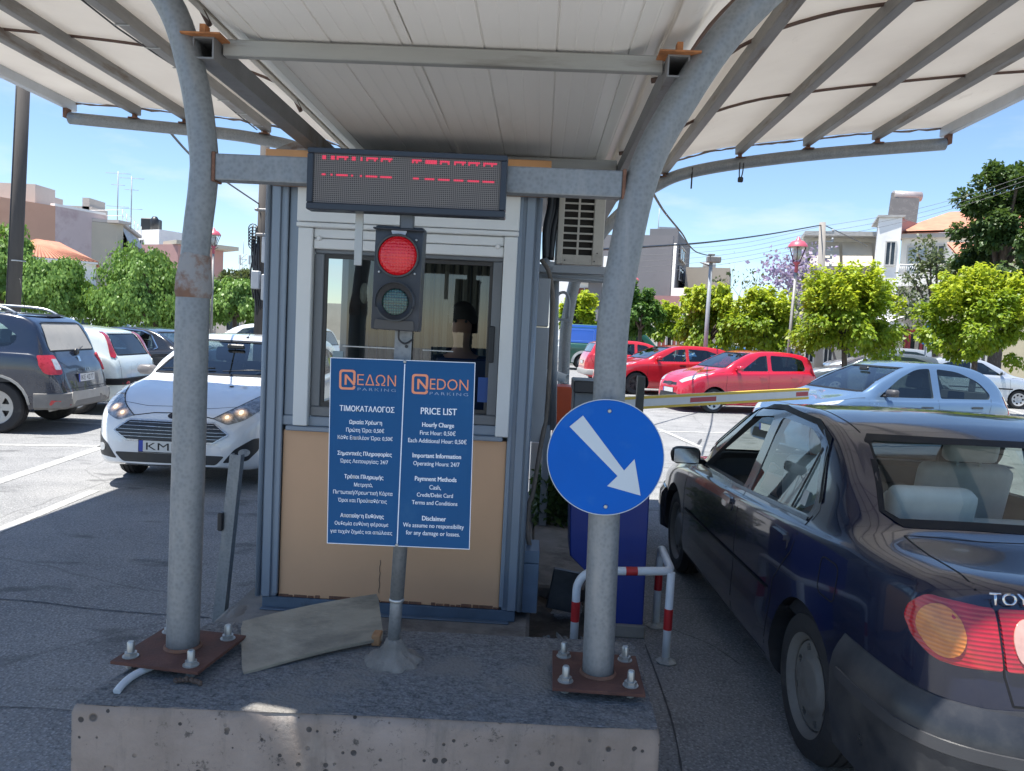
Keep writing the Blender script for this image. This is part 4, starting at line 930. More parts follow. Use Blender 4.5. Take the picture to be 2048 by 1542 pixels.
def head_parts(root, c, face, hairmat, long=False):
    """adds hair, eyes, nose, mouth, ears to a head at c looking along the unit vector face"""
    f = Vector(face).normalized(); s = Vector((0, 0, 1)).cross(f).normalized()
    M = Matrix(((s.x, f.x, 0, c[0]), (s.y, f.y, 0, c[1]), (s.z, f.z, 1, c[2]), (0, 0, 0, 1)))
    mb = MB()
    rings = []
    for i in range(9):
        a = i/8*math.pi*.62; rings.append([M @ Vector((.085*math.sin(a)*math.cos(k*math.pi/12), -.015+.105*math.sin(a)*math.sin(k*math.pi/12)*(.62 if math.sin(k*math.pi/12) > 0 and i > 4 else 1), .03+.102*math.cos(a))) for k in range(24)])
    mb.loft(rings, True, True, False)
    if long:
        mb.loft([[M @ Vector((.088*math.cos(t), -.02+.09*math.sin(t), z)) for t in [math.pi+math.pi*k/12 for k in range(13)]] for z in (.04, -.05, -.15, -.26)], False)
        mb.loft([[M @ Vector((.094*math.cos(t), -.02+.10*math.sin(t), z)) for t in [math.pi+math.pi*k/12 for k in range(13)]] for z in (.04, -.05, -.15, -.26)], False)
    P('hair', mb, hairmat, root, world=False)
    for sx in (-1, 1):
        mb = MB(); mb.lathe([(.001, -.008), (.009, -.004), (.009, .004), (.001, .008)], M @ Matrix.Translation((sx*.031, .088, .005)) @ Matrix.Rotation(R_(90), 4, 'X'), 10); P('eye', mb, BLACKP, root, world=False)
# ================================================================== car builder
def pchip(pts):
    x = np.array([p[0] for p in pts], float); y = np.array([p[1] for p in pts], float)
    h = np.diff(x); d = np.diff(y)/h; m = np.zeros(len(x)); m[0], m[-1] = d[0], d[-1]
    for i in range(1, len(x)-1):
        if d[i-1]*d[i] > 0: w1, w2 = 2*h[i]+h[i-1], h[i]+2*h[i-1]; m[i] = (w1+w2)/(w1/d[i-1]+w2/d[i])
    def f(t):
        t = min(max(t, x[0]), x[-1]); i = min(int(np.searchsorted(x, t, 'right'))-1, len(x)-2); s = (t-x[i])/h[i]
        return float(y[i]*(1+2*s)*(1-s)**2+h[i]*m[i]*s*(1-s)**2+y[i+1]*s*s*(3-2*s)+h[i]*m[i+1]*s*s*(s-1))
    return f
def paint(name, c, rough=.22, metal=0., dust=.0, clear=1.0):
    if name in MATS: return MATS[name]
    t = NT(name); n = t.noise(1.5, 4, .6)
    col = t.mix(t.ramp(n, .3, .7), tuple(x*.96 for x in c), tuple(min(1, x*1.04) for x in c))
    if dust:
        s = t.n('ShaderNodeSeparateXYZ'); t.l(t.co(), s.inputs[0])
        col = t.mix(t.math('MULTIPLY', t.ramp(s.outputs[2], .2, .95, 1, .25), t.ramp(t.noise(5, 7, .7), .35, .75, .2*dust, dust)), col, (.21, .19, .165))
    t.set(col=col, rough=t.ramp(n, .3, .7, rough-.04, rough+.06), metal=metal, coat=clear, spec=.5); t.b.inputs['Coat Roughness'].default_value = .03+.1*dust+.06*(1-clear)
    MATS[name] = t.m; return t.m
INTER = mk('car_interior', (.085, .087, .09), .8, 0, .2, 5)
CGLASS = glassmat('car_glass', (.50, .58, .56), .95, 1.5)
PGLASS = glassmat('privacy_glass', (.22, .26, .28), .95, 1.5)
TRIM = mk('black_trim', (.009, .010, .012), .55, 0, .2, 10, spec=.2)
SEAM = mk('panel_gap', (.006, .006, .007), .8)
CHROME = mk('chrome', (.62, .63, .64), .12, 1.0, .02)
ALLOY = mk('alloy', (.42, .43, .44), .32, .75, .06, 8)
def ribbed_lamp(name, c, c2):
    t = NT(name); wv = t.n('ShaderNodeTexWave', bands_direction='Z'); wv.inputs['Scale'].default_value = 26; wv.inputs['Distortion'].default_value = .4; t.l(t.co(), wv.inputs['Vector'])
    n = t.noise(9, 4, .6); col = t.mix(t.ramp(wv.outputs['Fac'], .2, .8), c, c2); col = t.mix(t.ramp(n, .45, .7, 0, .6), col, tuple(x*.45 for x in c))
    t.set(col=col, rough=.16, coat=1.0); t.b.inputs['Coat Roughness'].default_value = .03; t.bump(wv.outputs['Fac'], .35, .004); MATS[name] = t.m; return t.m
REDL = ribbed_lamp('red_lamp', (.34, .008, .016), (.41, .014, .024)); AMBL = ribbed_lamp('amber_lamp', (.46, .13, .014), (.52, .17, .03)); CLRL = mk('clear_lamp', (.52, .54, .55), .12, .3, .25, 30, coat=1)
PLATEW = mk('plate_white', (.62, .62, .60), .5, 0, .03, 10); PLATEK = mk('plate_black', (.015, .015, .018), .6); EUBLUE = mk('plate_blue', (.02, .05, .35), .5)
NCS = 5
class Car:
    def __init__(s, name, label, cat, sp, pos, heading, group=None, scale=1.):
        s.sp = sp; s.L = sp['L']
        hx, hy = heading; rz = math.atan2(-hy, -hx)
        s.root = thing(name, label, cat, (0, 0, 0), 0, group)
        # position = where the middle of the front (or rear) axle stands on the road
        off = Matrix.Rotation(rz, 4, 'Z') @ Vector((pos[3]*scale, 0, 0))
        s.root.location = (pos[0]-off.x, pos[1]-off.y, pos[2]); s.root.rotation_euler = (0, 0, rz); s.root.scale = (scale,)*3
        s.top, s.belt, s.bot, s.hw = (pchip(sp[k]) for k in ('top', 'belt', 'bot', 'hw'))
        s.zroof = max(p[1] for p in sp['top']); s.build()
    def side_y(s, x, z):
        sp = s.sp; w = s.hw(x)*.955
        return w-sp['tum']*max(0, z-s.belt(x))
    def section(s, x, ins=0.):
        sp = s.sp; w = s.hw(x)-ins; zb, zt, z0 = s.belt(x), s.top(x)-ins, s.bot(x)
        zt = max(zt, zb+.01); h = zt-zb
        cr = min(.055, .62*h); zc = zt-cr
        wb = w*.955
        gy = lambda z: wb-sp['tum']*max(0, z-zb)
        crown = sp.get('crown', .02)
        P_ = [(0, z0), (.80*w, z0), (.93*w, z0+.012), (.985*w, z0+.07), (w, z0+.45*(zb-z0)), (.992*w, zb-.075), (.975*w, zb-.022), (wb, zb)]
        Pg, Ph = [], []
        if h > .10:
            Pg += [(gy(zb+.5*(zc-zb)), zb+.5*(zc-zb)), (gy(zc), zc), (gy(zc)-.03, zc+.62*cr), (gy(zc)-.10, zc+.93*cr-crown*.35)]
            Pg += [(.45*gy(zc), zt-crown*.2+.0), (0, zt)]
        if h < .26:
            k = min(1, h/.16)
            Ph += [(wb-.012-.02*k, zb+.30*h), (wb-.035-.045*k, zb+.55*h), (wb-.085-.03*k, zb+.74*h), (wb-.19, zb+.86*h), (.45*wb, zt-.012*min(1, h/.05)), (0, zt)]
        b = min(1, max(0, (h-.10)/.16)); b = b*b*(3-2*b)
        P_ += Pg if not Ph else Ph if not Pg else [(p[0]*b+q[0]*(1-b), p[1]*b+q[1]*(1-b)) for p, q in zip(Pg, Ph)]
        return P_
    def ringpts(s, x, ins=0.):
        P_ = [Vector((0, y, z)) for y, z in s.section(x, ins)]
        out = []; n = len(P_)
        for i in range(n-1):
            p0 = P_[i-1] if i else Vector((0, -P_[1].y, P_[1].z)); p1, p2 = P_[i], P_[i+1]; p3 = P_[i+2] if i+2 < n else Vector((0, -P_[n-2].y, P_[n-2].z))
            k = 2 if i < 3 else (3 if i in (3, 4, 5) else NCS-1)
            for j in range(k):
                t = j/k
                # centripetal-ish: clamp overshoot by damping tangents
                l1, l2, l3 = (p1-p0).length+1e-6, (p2-p1).length+1e-6, (p3-p2).length+1e-6
                m1 = ((p1-p0)/l1+(p2-p1)/l2)*.5*l2; m2 = ((p2-p1)/l2+(p3-p2)/l3)*.5*l2
                out.append(p1*(1+2*t)*(1-t)**2+m1*t*(1-t)**2+p2*t*t*(3-2*t)+m2*t*t*(t-1))
        out.append(P_[-1])
        return [Vector((x, p.y, p.z)) for p in out]
    def solid(s, x0, x1, ins=0., zmin=None):
        xs = set(np.linspace(x0, x1, int((x1-x0)/.055)+2).tolist())
        for k in ('top', 'belt', 'hw'):
            for p in s.sp[k]:
                if x0 <= p[0] <= x1: xs.add(float(p[0]))
        xs = sorted(xs); xx = [xs[0]]
        for x in xs[1:]:
            if x-xx[-1] > .012: xx.append(x)
        xx[-1] = x1
        mb = MB(); rings = []
        for x in xx:
            h = s.ringpts(x, ins)
            if zmin is not None: h = [Vector((p.x, p.y, max(p.z, zmin(x)))) for p in h]
            rings.append(h+[Vector((p.x, -p.y, p.z)) for p in h[-2:0:-1]])
        mb.loft(rings, True, True, True); return mb
    def prisms(s, polys, axis, d0, d1):
        mb = MB()
        for p in polys:
            if axis == 'y': M = Matrix(((1, 0, 0, 0), (0, 0, 1, 0), (0, 1, 0, 0), (0, 0, 0, 1)))
            else: M = Matrix(((0, 0, 1, 0), (1, 0, 0, 0), (0, 1, 0, 0), (0, 0, 0, 1)))
            mb.prism(p, M, d0, d1)
        return mb
    def build(s):
        sp = s.sp; L = s.L
        body = s.solid(0, L)
        bmesh.ops.recalc_face_normals(body.bm, faces=body.bm.faces[:])
        if body.bm.calc_volume(signed=True) < 0: bmesh.ops.reverse_faces(body.bm, faces=body.bm.faces[:])
        bmesh.ops.triangulate(body.bm, faces=[f for f in body.bm.faces if len(f.verts) > 4])
        s.bvh = BVHTree.FromBMesh(body.bm)
        body.bm.normal_update(); body.bm.faces.ensure_lookup_table()
        orig = body.bm.copy(); orig.normal_update(); orig.faces.ensure_lookup_table()
        me = bpy.data.meshes.new('body'); body.bm.to_mesh(me); body.bm.free()
        tmp = bpy.data.objects.new('tmp', me); COL.objects.link(tmp); cutters = []
        def cut(mb, slf=False):
            bmesh.ops.recalc_face_normals(mb.bm, faces=mb.bm.faces[:])
            m2 = bpy.data.meshes.new('cut'); mb.bm.to_mesh(m2); mb.bm.free(); o = bpy.data.objects.new('cut', m2); COL.objects.link(o); cutters.append(o)
            b = tmp.modifiers.new('b', 'BOOLEAN'); b.operation = 'DIFFERENCE'; b.object = o; b.solver = 'EXACT'; b.use_self = slf
        # wheel arches
        mb = MB()
        for x in (sp['fa'], sp['fa']+sp['wb']):
            for sy in (-1, 1):
                yo = s.hw(x); r = sp['wr']*1.0+sp.get('gap', .045)
                mb.lathe([(r, 0), (r, .42)], Matrix.Translation((x, sy*(yo+.12), sp['wr'])) @ Matrix.Rotation(R_(90*sy), 4, 'X'), 40)
        cut(mb)
        c0, c1 = sp['cabin']
        if sp.get('hollow', True):
            cut(s.solid(c0, c1, .045, lambda x: s.belt(x)-sp.get('well', .40)))
            if sp.get('side'):
                cut(s.prisms(sp['side'], 'y', .30, 1.3)); cut(s.prisms(sp['side'], 'y', -1.3, -.30))
            if sp.get('wind'): cut(s.prisms([s.sym(sp['wind'])], 'x', -.3, sp['wx']))
            if sp.get('rear'): cut(s.prisms([s.sym(sp['rear'])], 'x', sp['rx'], L+.3))
        dg = bpy.context.evaluated_depsgraph_get(); m2 = bpy.data.meshes.new_from_object(tmp.evaluated_get(dg))
        for o in cutters+[tmp]:
            d = o.data; bpy.data.objects.remove(o); bpy.data.meshes.remove(d)
        # shade: outer faces take the smooth surface normals, cut faces stay flat and dark
        m2.name = 'body'; m2.materials.clear(); m2.materials.append(sp['paint']); m2.materials.append(INTER); m2.materials.append(BLACKP)
        nf = len(m2.polygons); mi = np.zeros(nf, 'i'); norms = [None]*len(m2.loops); vs = m2.vertices
        for p in m2.polygons:
            c = p.center; loc, nn, idx, dist = s.bvh.find_nearest(c)
            outer = dist < .004 and nn.dot(p.normal) > .55
            mi[p.index] = 0 if outer else (2 if c.z < sp['wr']*2+sp.get('gap', .045)+.03 and abs(c.y) > .35 and c.z < s.belt(c.x)-.2 else 1)
            for li in p.loop_indices:
                v = vs[m2.loops[li].vertex_index].co
                if outer:
                    loc, nn, idx, dist = s.bvh.find_nearest(v); f = orig.faces[idx]
                    if f.normal.dot(p.normal) < .6 or not f.smooth: norms[li] = p.normal.copy(); continue
                    vv = [q.co for q in f.verts]
                    # weights
                    from mathutils.interpolate import poly_3d_calc
                    w = poly_3d_calc(vv, loc); n = sum((q.normal*k for q, k in zip(f.verts, w)), Vector()); norms[li] = n.normalized()
                else: norms[li] = p.normal.copy()
        m2.polygons.foreach_set('material_index', mi); m2.polygons.foreach_set('use_smooth', [True]*nf)
        m2.normals_split_custom_set([tuple(n) for n in norms])
        orig.free()
        s.body = link('body', m2, s.root)
        s.glass(); s.seams(); s.wheels()
        if sp.get('hollow', True): s.interior()
    @staticmethod
    def sym(p): return p+[(-y, z) for y, z in p[::-1]]
    def cast(s, view, a, b):
        """project a point of a side/front/rear/top drawing onto the body: location, normal"""
        o, d = {'l': ((a, -3, b), (0, 1, 0)), 'r': ((a, 3, b), (0, -1, 0)), 'f': ((-3, a, b), (1, 0, 0)), 'b': ((s.L+3, a, b), (-1, 0, 0)), 't': ((a, b, 4), (0, 0, -1))}[view]
        loc, n, i, ds = s.bvh.ray_cast(Vector(o), Vector(d))
        if loc is None:
            near = Vector({'l': (a, -s.hw(a), b), 'r': (a, s.hw(a), b), 'f': (0, a, b), 'b': (s.L, a, b), 't': (a, b, s.top(a))}[view])
            loc, n, i, ds = s.bvh.find_nearest(near)
        return loc, n
    def panel(s, name, view, poly, mat, eps=.003, step=.07, parent=None, skirt=True, label=None, mb=None, sink=.006):
        own = mb is None; mb = mb or MB()
        bm = bmesh.new(); f = bm.faces.new([bm.verts.new((x, y, 0)) for x, y in poly])
        xs = [p[0] for p in poly]; ys = [p[1] for p in poly]
        for ax, lo, hi in ((0, min(xs), max(xs)), (1, min(ys), max(ys))):
            k = max(1, int((hi-lo)/step))
            for i in range(1, k):
                co = [0, 0, 0]; co[ax] = lo+(hi-lo)*i/k; no = [0, 0, 0]; no[ax] = 1
                bmesh.ops.bisect_plane(bm, geom=bm.verts[:]+bm.edges[:]+bm.faces[:], plane_co=co, plane_no=no, dist=1e-5)
        mp = {}
        for v in bm.verts:
            loc, n = s.cast(view, v.co.x, v.co.y); mp[v] = (loc+n*eps, loc-n*sink)
        nv = {v: mb.bm.verts.new(mp[v][0]) for v in bm.verts}
        for f in bm.faces:
            try: q = mb.bm.faces.new([nv[v] for v in f.verts]); q.smooth = True
            except ValueError: pass
        if skirt:
            lo = {}
            for e in bm.edges:
                if len(e.link_faces) == 1:
                    a, b = e.verts
                    for v in (a, b):
                        if v not in lo: lo[v] = mb.bm.verts.new(mp[v][1])
                    t0, t1 = mb.bm.verts.new(mp[a][0]), mb.bm.verts.new(mp[b][0])
                    mb.bm.faces.new((t0, t1, lo[b], lo[a]))
        bm.free()
        if own: return P(name, mb, mat, parent or s.root, world=False, label=label)
    def line(s, name, view, pts, w, mat, eps=.0012, mb=None, step=.04):
        own = mb is None; mb = mb or MB()
        pp = []
        for a, b in zip(pts, pts[1:]):
            a, b = Vector(a), Vector(b); k = max(1, int((b-a).length/step)); pp += [a.lerp(b, i/k) for i in range(k)]
        pp.append(Vector(pts[-1])); prev = None
        for i, p in enumerate(pp):
            d = (pp[min(i+1, len(pp)-1)]-pp[max(i-1, 0)]).normalized(); n2 = Vector((-d.y, d.x))*w/2; q = []
            for t in (p-n2, p+n2):
                loc, n = s.cast(view, t.x, t.y); q.append(mb.bm.verts.new(loc+n*eps))
            if prev: f = mb.bm.faces.new((prev[0], q[0], q[1], prev[1])); f.smooth = True
            prev = q
        if own: return P(name, mb, mat, s.root, world=False)
    def grow(s, poly, d):
        c = sum((Vector(p) for p in poly), Vector((0, 0)))/len(poly); return [tuple(Vector(p)+(Vector(p)-c).normalized()*d) for p in poly]
    def glass(s):
        sp = s.sp
        for vw in ('l', 'r'):
            if sp.get('dlo'): s.panel('window_surround', vw, rpoly(sp['dlo'], .03), TRIM, .0015, .1) if not sp.get('hollow', True) else s.surround(vw, sp['dlo'], sp['side'])
            for i, p in enumerate(sp.get('side', [])):
                if i in sp.get('open', ()) and vw == 'l': continue
                s.panel('side_window', vw, p, sp.get('sglass', CGLASS) if i == 0 else sp.get('rglass', sp.get('sglass', CGLASS)), -.004 if sp.get('hollow', True) else .004, .09, skirt=False)
        if sp.get('wind'): s.panel('windscreen', 'f', s.sym(sp['wind']), sp.get('wglass', CGLASS), -.002 if sp.get('hollow', True) else .004, .09, skirt=False); s.rim('windscreen_seal', 'f', s.sym(sp['wind']))
        if sp.get('rear'): s.panel('rear_window', 'b', s.sym(sp['rear']), sp.get('bglass', CGLASS), -.002 if sp.get('hollow', True) else .004, .09, skirt=False); s.rim('rear_window_seal', 'b', s.sym(sp['rear']))
    def rim(s, name, view, poly, w=.022):
        mb = MB(); s.line(name, view, list(poly)+[poly[0]], w, TRIM, .0015, mb, .06); P(name, mb, TRIM, s.root, world=False)
    def surround(s, vw, dlo, wins):
        mb = MB()
        for p in wins: s.line('', vw, list(p)+[p[0]], .030, TRIM, .0012, mb, .05)
        P('window_surround', mb, TRIM, s.root, world=False)
        if s.sp.get('pillar'):
            for p in s.sp['pillar']: s.panel('door_pillar', vw, p, TRIM, .0016, .1, skirt=False)
    def seams(s):
        for vw in ('l', 'r'):
            mb = MB()
            for ln in s.sp.get('seams', []): s.line('', vw, ln, .0065, SEAM, .0008, mb)
            P('panel_gaps', mb, SEAM, s.root, world=False)
        for vw, key in (('t', 'tseams'), ('b', 'bseams'), ('f', 'fseams')):
            if s.sp.get(key):
                mb = MB()
                for ln in s.sp[key]: s.line('', vw, ln, .0065, SEAM, .0008, mb)
                P('panel_gaps', mb, SEAM, s.root, world=False)
    def handles(s, pts, mat, sides=('l', 'r'), w=.19, h=.032):
        for vw in sides:
            for x, z in pts:
                s.panel('door_handle', vw, rpoly([(x-w/2, z-h/2), (x+w/2, z-h/2), (x+w/2, z+h/2), (x-w/2, z+h/2)], h*.45), mat, .016, .05)
    def mirror(s, x, z, mat, sides=(-1, 1)):
        for sy in sides:
            y = s.side_y(x, z)*sy; mb = MB(); c = Vector((x+.02, y+sy*.115, z+.055))
            rings = []
            for dx, k in ((-.055, .45), (-.035, .85), (.0, 1), (.04, .96)):
                rings.append([c+Vector((dx, .095*k*math.cos(t)*(1.0 if abs(math.cos(t)) < .75 else 1), .062*k*math.sin(t))) for t in [q*math.pi/10 for q in range(20)]])
            rings = [[c+Vector((r[i].x-c.x, max(-.09, min(.09, (r[i].y-c.y)*1.12)), max(-.052, min(.052, (r[i].z-c.z)*1.15)))) for i in range(20)] for r in rings]
            mb.loft(rings, True, True, True); mb.beam((x+.0, y-sy*.02, z+.01), (x+.02, y+sy*.06, z+.02), .05, .03, .006)
            w_ = P('wing_mirror', mb, mat, s.root, world=False, angle=50)
            mb = MB(); mb.bm.faces.new(mb.ring([c+Vector((.0415, max(-.08, min(.08, .088*1.12*math.cos(t))), max(-.045, min(.045, .06*math.sin(t)*1.15)))) for t in [q*math.pi/10 for q in range(20)]])); P('mirror_glass', mb, CHROME, w_, world=False)
    def plate(s, view, y, z, w, h, txt=None, tilt=0, blue=True):
        loc, n = s.cast(view, y, z); sg = -1 if view == 'f' else 1
        o = Vector((loc.x+sg*.012, y, z)); M = frame(o, Vector((0, sg, 0)), Vector((tilt*sg, 0, 1)))
        mb = MB(); mb.box((0, 0, -.006), (w+.016, h+.016, .014), .003, M); pl = P('licence_plate', mb, BLACKP, s.root, world=False)
        mb = MB(); mb.box((0, 0, .002), (w, h, .003), 0, M); P('plate_face', mb, PLATEW, pl, world=False)
        if blue: mb = MB(); mb.box((-w/2+.02, 0, .0025), (.04, h, .0034), 0, M); P('euro_band', mb, EUBLUE, pl, world=False)
        if txt: mb = MB(); add_text(mb.bm, M @ Matrix.Translation((.02, 0, .0042)), txt, width=w*.80, height=h*.66); P('characters', mb, PLATEK, pl, world=False)
        return M
    def wheels(s):
        sp = s.sp; r = sp['wr']; tw = sp.get('tw', .185); rr = sp.get('rr', r*.64)
        tyre_me = rim_me = None
        for x in (sp['fa'], sp['fa']+sp['wb']):
            for sy in (-1, 1):
                yo = s.hw(x)-sp.get('inset', .035)
                a = sp.get('steer', 0) if x == sp['fa'] else 0
                M = Matrix.Translation((x, sy*(yo-tw/2), r)) @ Matrix.Rotation(a, 4, 'Z') @ Matrix.Rotation(R_(90*sy), 4, 'X')   # local -z outward?
                if tyre_me is None:
                    mb = MB(); h = tw/2
                    prof = [(rr-.012, -h+.02), (rr+.004, -h+.004), (rr+.03, -h-.004), (r*.93, -h+.004), (r-.012, -h+.018), (r-.002, -h+.035)]
                    for g in (-.5, 0, .5): prof += [(r, g*tw*.45-.006), (r-.008, g*tw*.45-.005), (r-.008, g*tw*.45+.005), (r, g*tw*.45+.006)]
                    prof += [(p, -q) for p, q in prof[5::-1]]
                    mb.lathe(prof, None, 56, True, False); tyre_me = mb.mesh('tyre', RUBBER, 35)
                    rim_me = s.rimmesh(sp.get('rim', 'five'), rr, tw)
                t = link('wheel', tyre_me, s.root); t.matrix_basis = M
                q = link('rim', rim_me, t)
    def rimmesh(s, style, R, tw):
        """local -z faces outward"""
        mb = MB(); h = tw/2; na, nr = 120, 22
        mb.lathe([(R-.013, h-.02), (R-.02, 0), (R-.022, -h+.03), (R-.006, -h+.006), (R+.004, -h+.002)], None, 60, True, False)
        fi = mb.bm.faces[:]
        def keep(rho, th):
            if rho > .90 or rho < .22: return True
            if style == 'five':
                k = (th/(2*math.pi)*5) % 1; d = min(k, 1-k); return d*(2*math.pi/5)*rho < .17+.05*rho
            if style == 'ten':
                k = (th/(2*math.pi)*5) % 1; d = min(abs(k-.14), abs(k-.86+0), abs(1+.14-k)); return d*(2*math.pi/5)*rho < .075
            if style == 'cover':
                k = (th/(2*math.pi)*7) % 1; d = abs(k-.5); return not (.55 < rho < .84 and d < .26-.2*abs(rho-.7))
            if style == 'steel':
                k = (th/(2*math.pi)*8) % 1; d = abs(k-.5)*2*math.pi/8*rho; return not ((rho-.74)**2*1.5+d*d < .0085)
            if style == 'six':
                k = (th/(2*math.pi)*6) % 1; d = min(k, 1-k); return d*(2*math.pi/6)*rho < .20 or rho > .84
            return True
        def zz(rho): 
            if style == 'steel': return -h+.012+.02*max(0, min(1, (rho-.52)/.1))-.0*rho+(.012 if rho > .9 else 0)
            return -h+.02+.022*(1-rho)**1.0*0+.014*math.cos(rho*3)
        vt = {}
        def V(i, j):
            j %= na
            if (i, j) not in vt: rho = i/nr; th = 2*math.pi*j/na; vt[i, j] = mb.bm.verts.new((R*.985*rho*math.cos(th), R*.985*rho*math.sin(th), zz(rho)))
            return vt[i, j]
        fs = []
        for i in range(1, nr):
            for j in range(na):
                if keep((i+.5)/nr, 2*math.pi*(j+.5)/na): fs.append(mb.bm.faces.new((V(i, j), V(i+1, j), V(i+1, j+1), V(i, j+1))))
        r = bmesh.ops.extrude_face_region(mb.bm, geom=fs)
        for v in [g for g in r['geom'] if isinstance(g, bmesh.types.BMVert)]: v.co.z += .018
        mb.lathe([(.0, -h+.012), (R*.15, -h+.013), (R*.17, -h+.02), (R*.17, 0)], None, 24, True, False)
        # dark disc behind the spokes
        n0 = len(mb.bm.faces)
        mb.bm.faces.ensure_lookup_table()
        f = mb.bm.faces.new(mb.ring([(R*.93*math.cos(k*math.pi/18), R*.93*math.sin(k*math.pi/18), -h+.062) for k in range(36)])); f.material_index = 1
        return mb.mesh('rim', [s.sp.get('rimmat', ALLOY), BLACKP], 35)
    def seat(s, x, y, z, mat, w=.48, rear=False, head=True):
        mb = MB(); st = MB
        if not rear:
            mb.box((x, y, z), (.5, w, .14), .05, None, None, 3)
        mb.box((x+.30, y, z+.33), (.12, w*.98, .62), .05, None, Matrix.Rotation(R_(14), 3, 'Y'), 3)
        o = P('seat' if not rear else 'rear_seat', mb, mat, s.root, world=False, angle=60)
        if head:
            mb = MB(); mb.box((x+.40, y, z+.735), (.085, w*.56, .17), .035, None, Matrix.Rotation(R_(10), 3, 'Y'), 3); mb.tube([(x+.385, y-.06, z+.6), (x+.395, y-.06, z+.68)], .007, 6); mb.tube([(x+.385, y+.06, z+.6), (x+.395, y+.06, z+.68)], .007, 6)
            P('headrest', mb, mat, o, world=False, angle=60)
    def interior(s):
        sp = s.sp; c0, c1 = sp['cabin']; fab = sp.get('fabric', mk('seat_fabric', (.05, .052, .056), .9, 0, .2, 12))
        zf = sp.get('seatz', .50); xf = sp['seatx']
        for y in (-.35, .35): s.seat(xf, y, zf, fab)
        mb = MB(); xr = xf+.78
        mb.box((xr, 0, zf), (.48, 1.15, .14), .05, None, None, 3); mb.box((xr+.32, 0, zf+.26), (.13, 1.16, .5), .05, None, Matrix.Rotation(R_(14), 3, 'Y'), 3); o = P('rear_seat', mb, fab, s.root, world=False, angle=60)
        for y in (-.33, .33): mb = MB(); mb.box((xr+.40, y, zf+.55), (.085, .27, .14), .035, None, None, 3); P('headrest', mb, fab, o, world=False, angle=60)
        wx = sp['cowl']; zb = s.belt(wx+.15)
        mb = MB(); mb.box((wx+.32, 0, zb-.10), (.55, 1.18, .16), .05, None, None, 2); P('dashboard', mb, INTER, s.root, world=False, angle=60)
        mb = MB(); c = Vector((wx+.66, -.35, zb-.02)); n = 24
        u = Vector((.35, 0, .94)); pts = [c+(Vector((0, 1, 0))*math.cos(k*2*math.pi/n)+u*math.sin(k*2*math.pi/n))*.18 for k in range(n+1)]
        mb.tube(pts, .014, 8, False); mb.beam(c-Vector((.2, 0, .05)), c, .05, .05, .01); mb.box(c, (.03, .3, .05), .01); P('steering_wheel', mb, BLACKP, s.root, world=False)
        mb = MB(); xm, zm = sp.get('mirrorx', wx+.62), s.zroof-.14; mb.box((xm, 0, zm), (.03, .2, .055), .012); P('inside_mirror', mb, BLACKP, s.root, world=False)
    def band(s, name, pts, prof, mat, label=None):
        """moulding running along plan points (x,y), cross profile [(outward, z)]"""
        pts = [Vector(p) for p in pts]; rings = []
        for i, p in enumerate(pts):
            d = (pts[min(i+1, len(pts)-1)]-pts[max(i-1, 0)]).normalized(); n = Vector((d.y, -d.x))
            rings.append([Vector((p.x+n.x*o, p.y+n.y*o, z)) for o, z in prof])
        mb = MB(); mb.loft(rings, True, True, True); return P(name, mb, mat, s.root, world=False, angle=40, label=label)
    def plan_rear(s, xa, sides=(1, 1)):
        """plan outline from the left side round the tail to the right side; outward normal on the right of travel... left = -y"""
        xs = np.linspace(xa, s.L, 26); l = [(x, -s.hw(x)) for x in xs]; cap = [(s.L+.004, -s.hw(s.L)*k) for k in (.66, .33, 0, -.33, -.66)]
        return l+cap+[(x, -y) for x, y in l[::-1]]
    def plan_front(s, xa):
        xs = np.linspace(xa, 0, 26); r = [(x, s.hw(x)) for x in xs]; cap = [(-.004, s.hw(0)*k) for k in (.66, .33, 0, -.33, -.66)]
        return r+cap+[(x, -y) for x, y in r[::-1]]
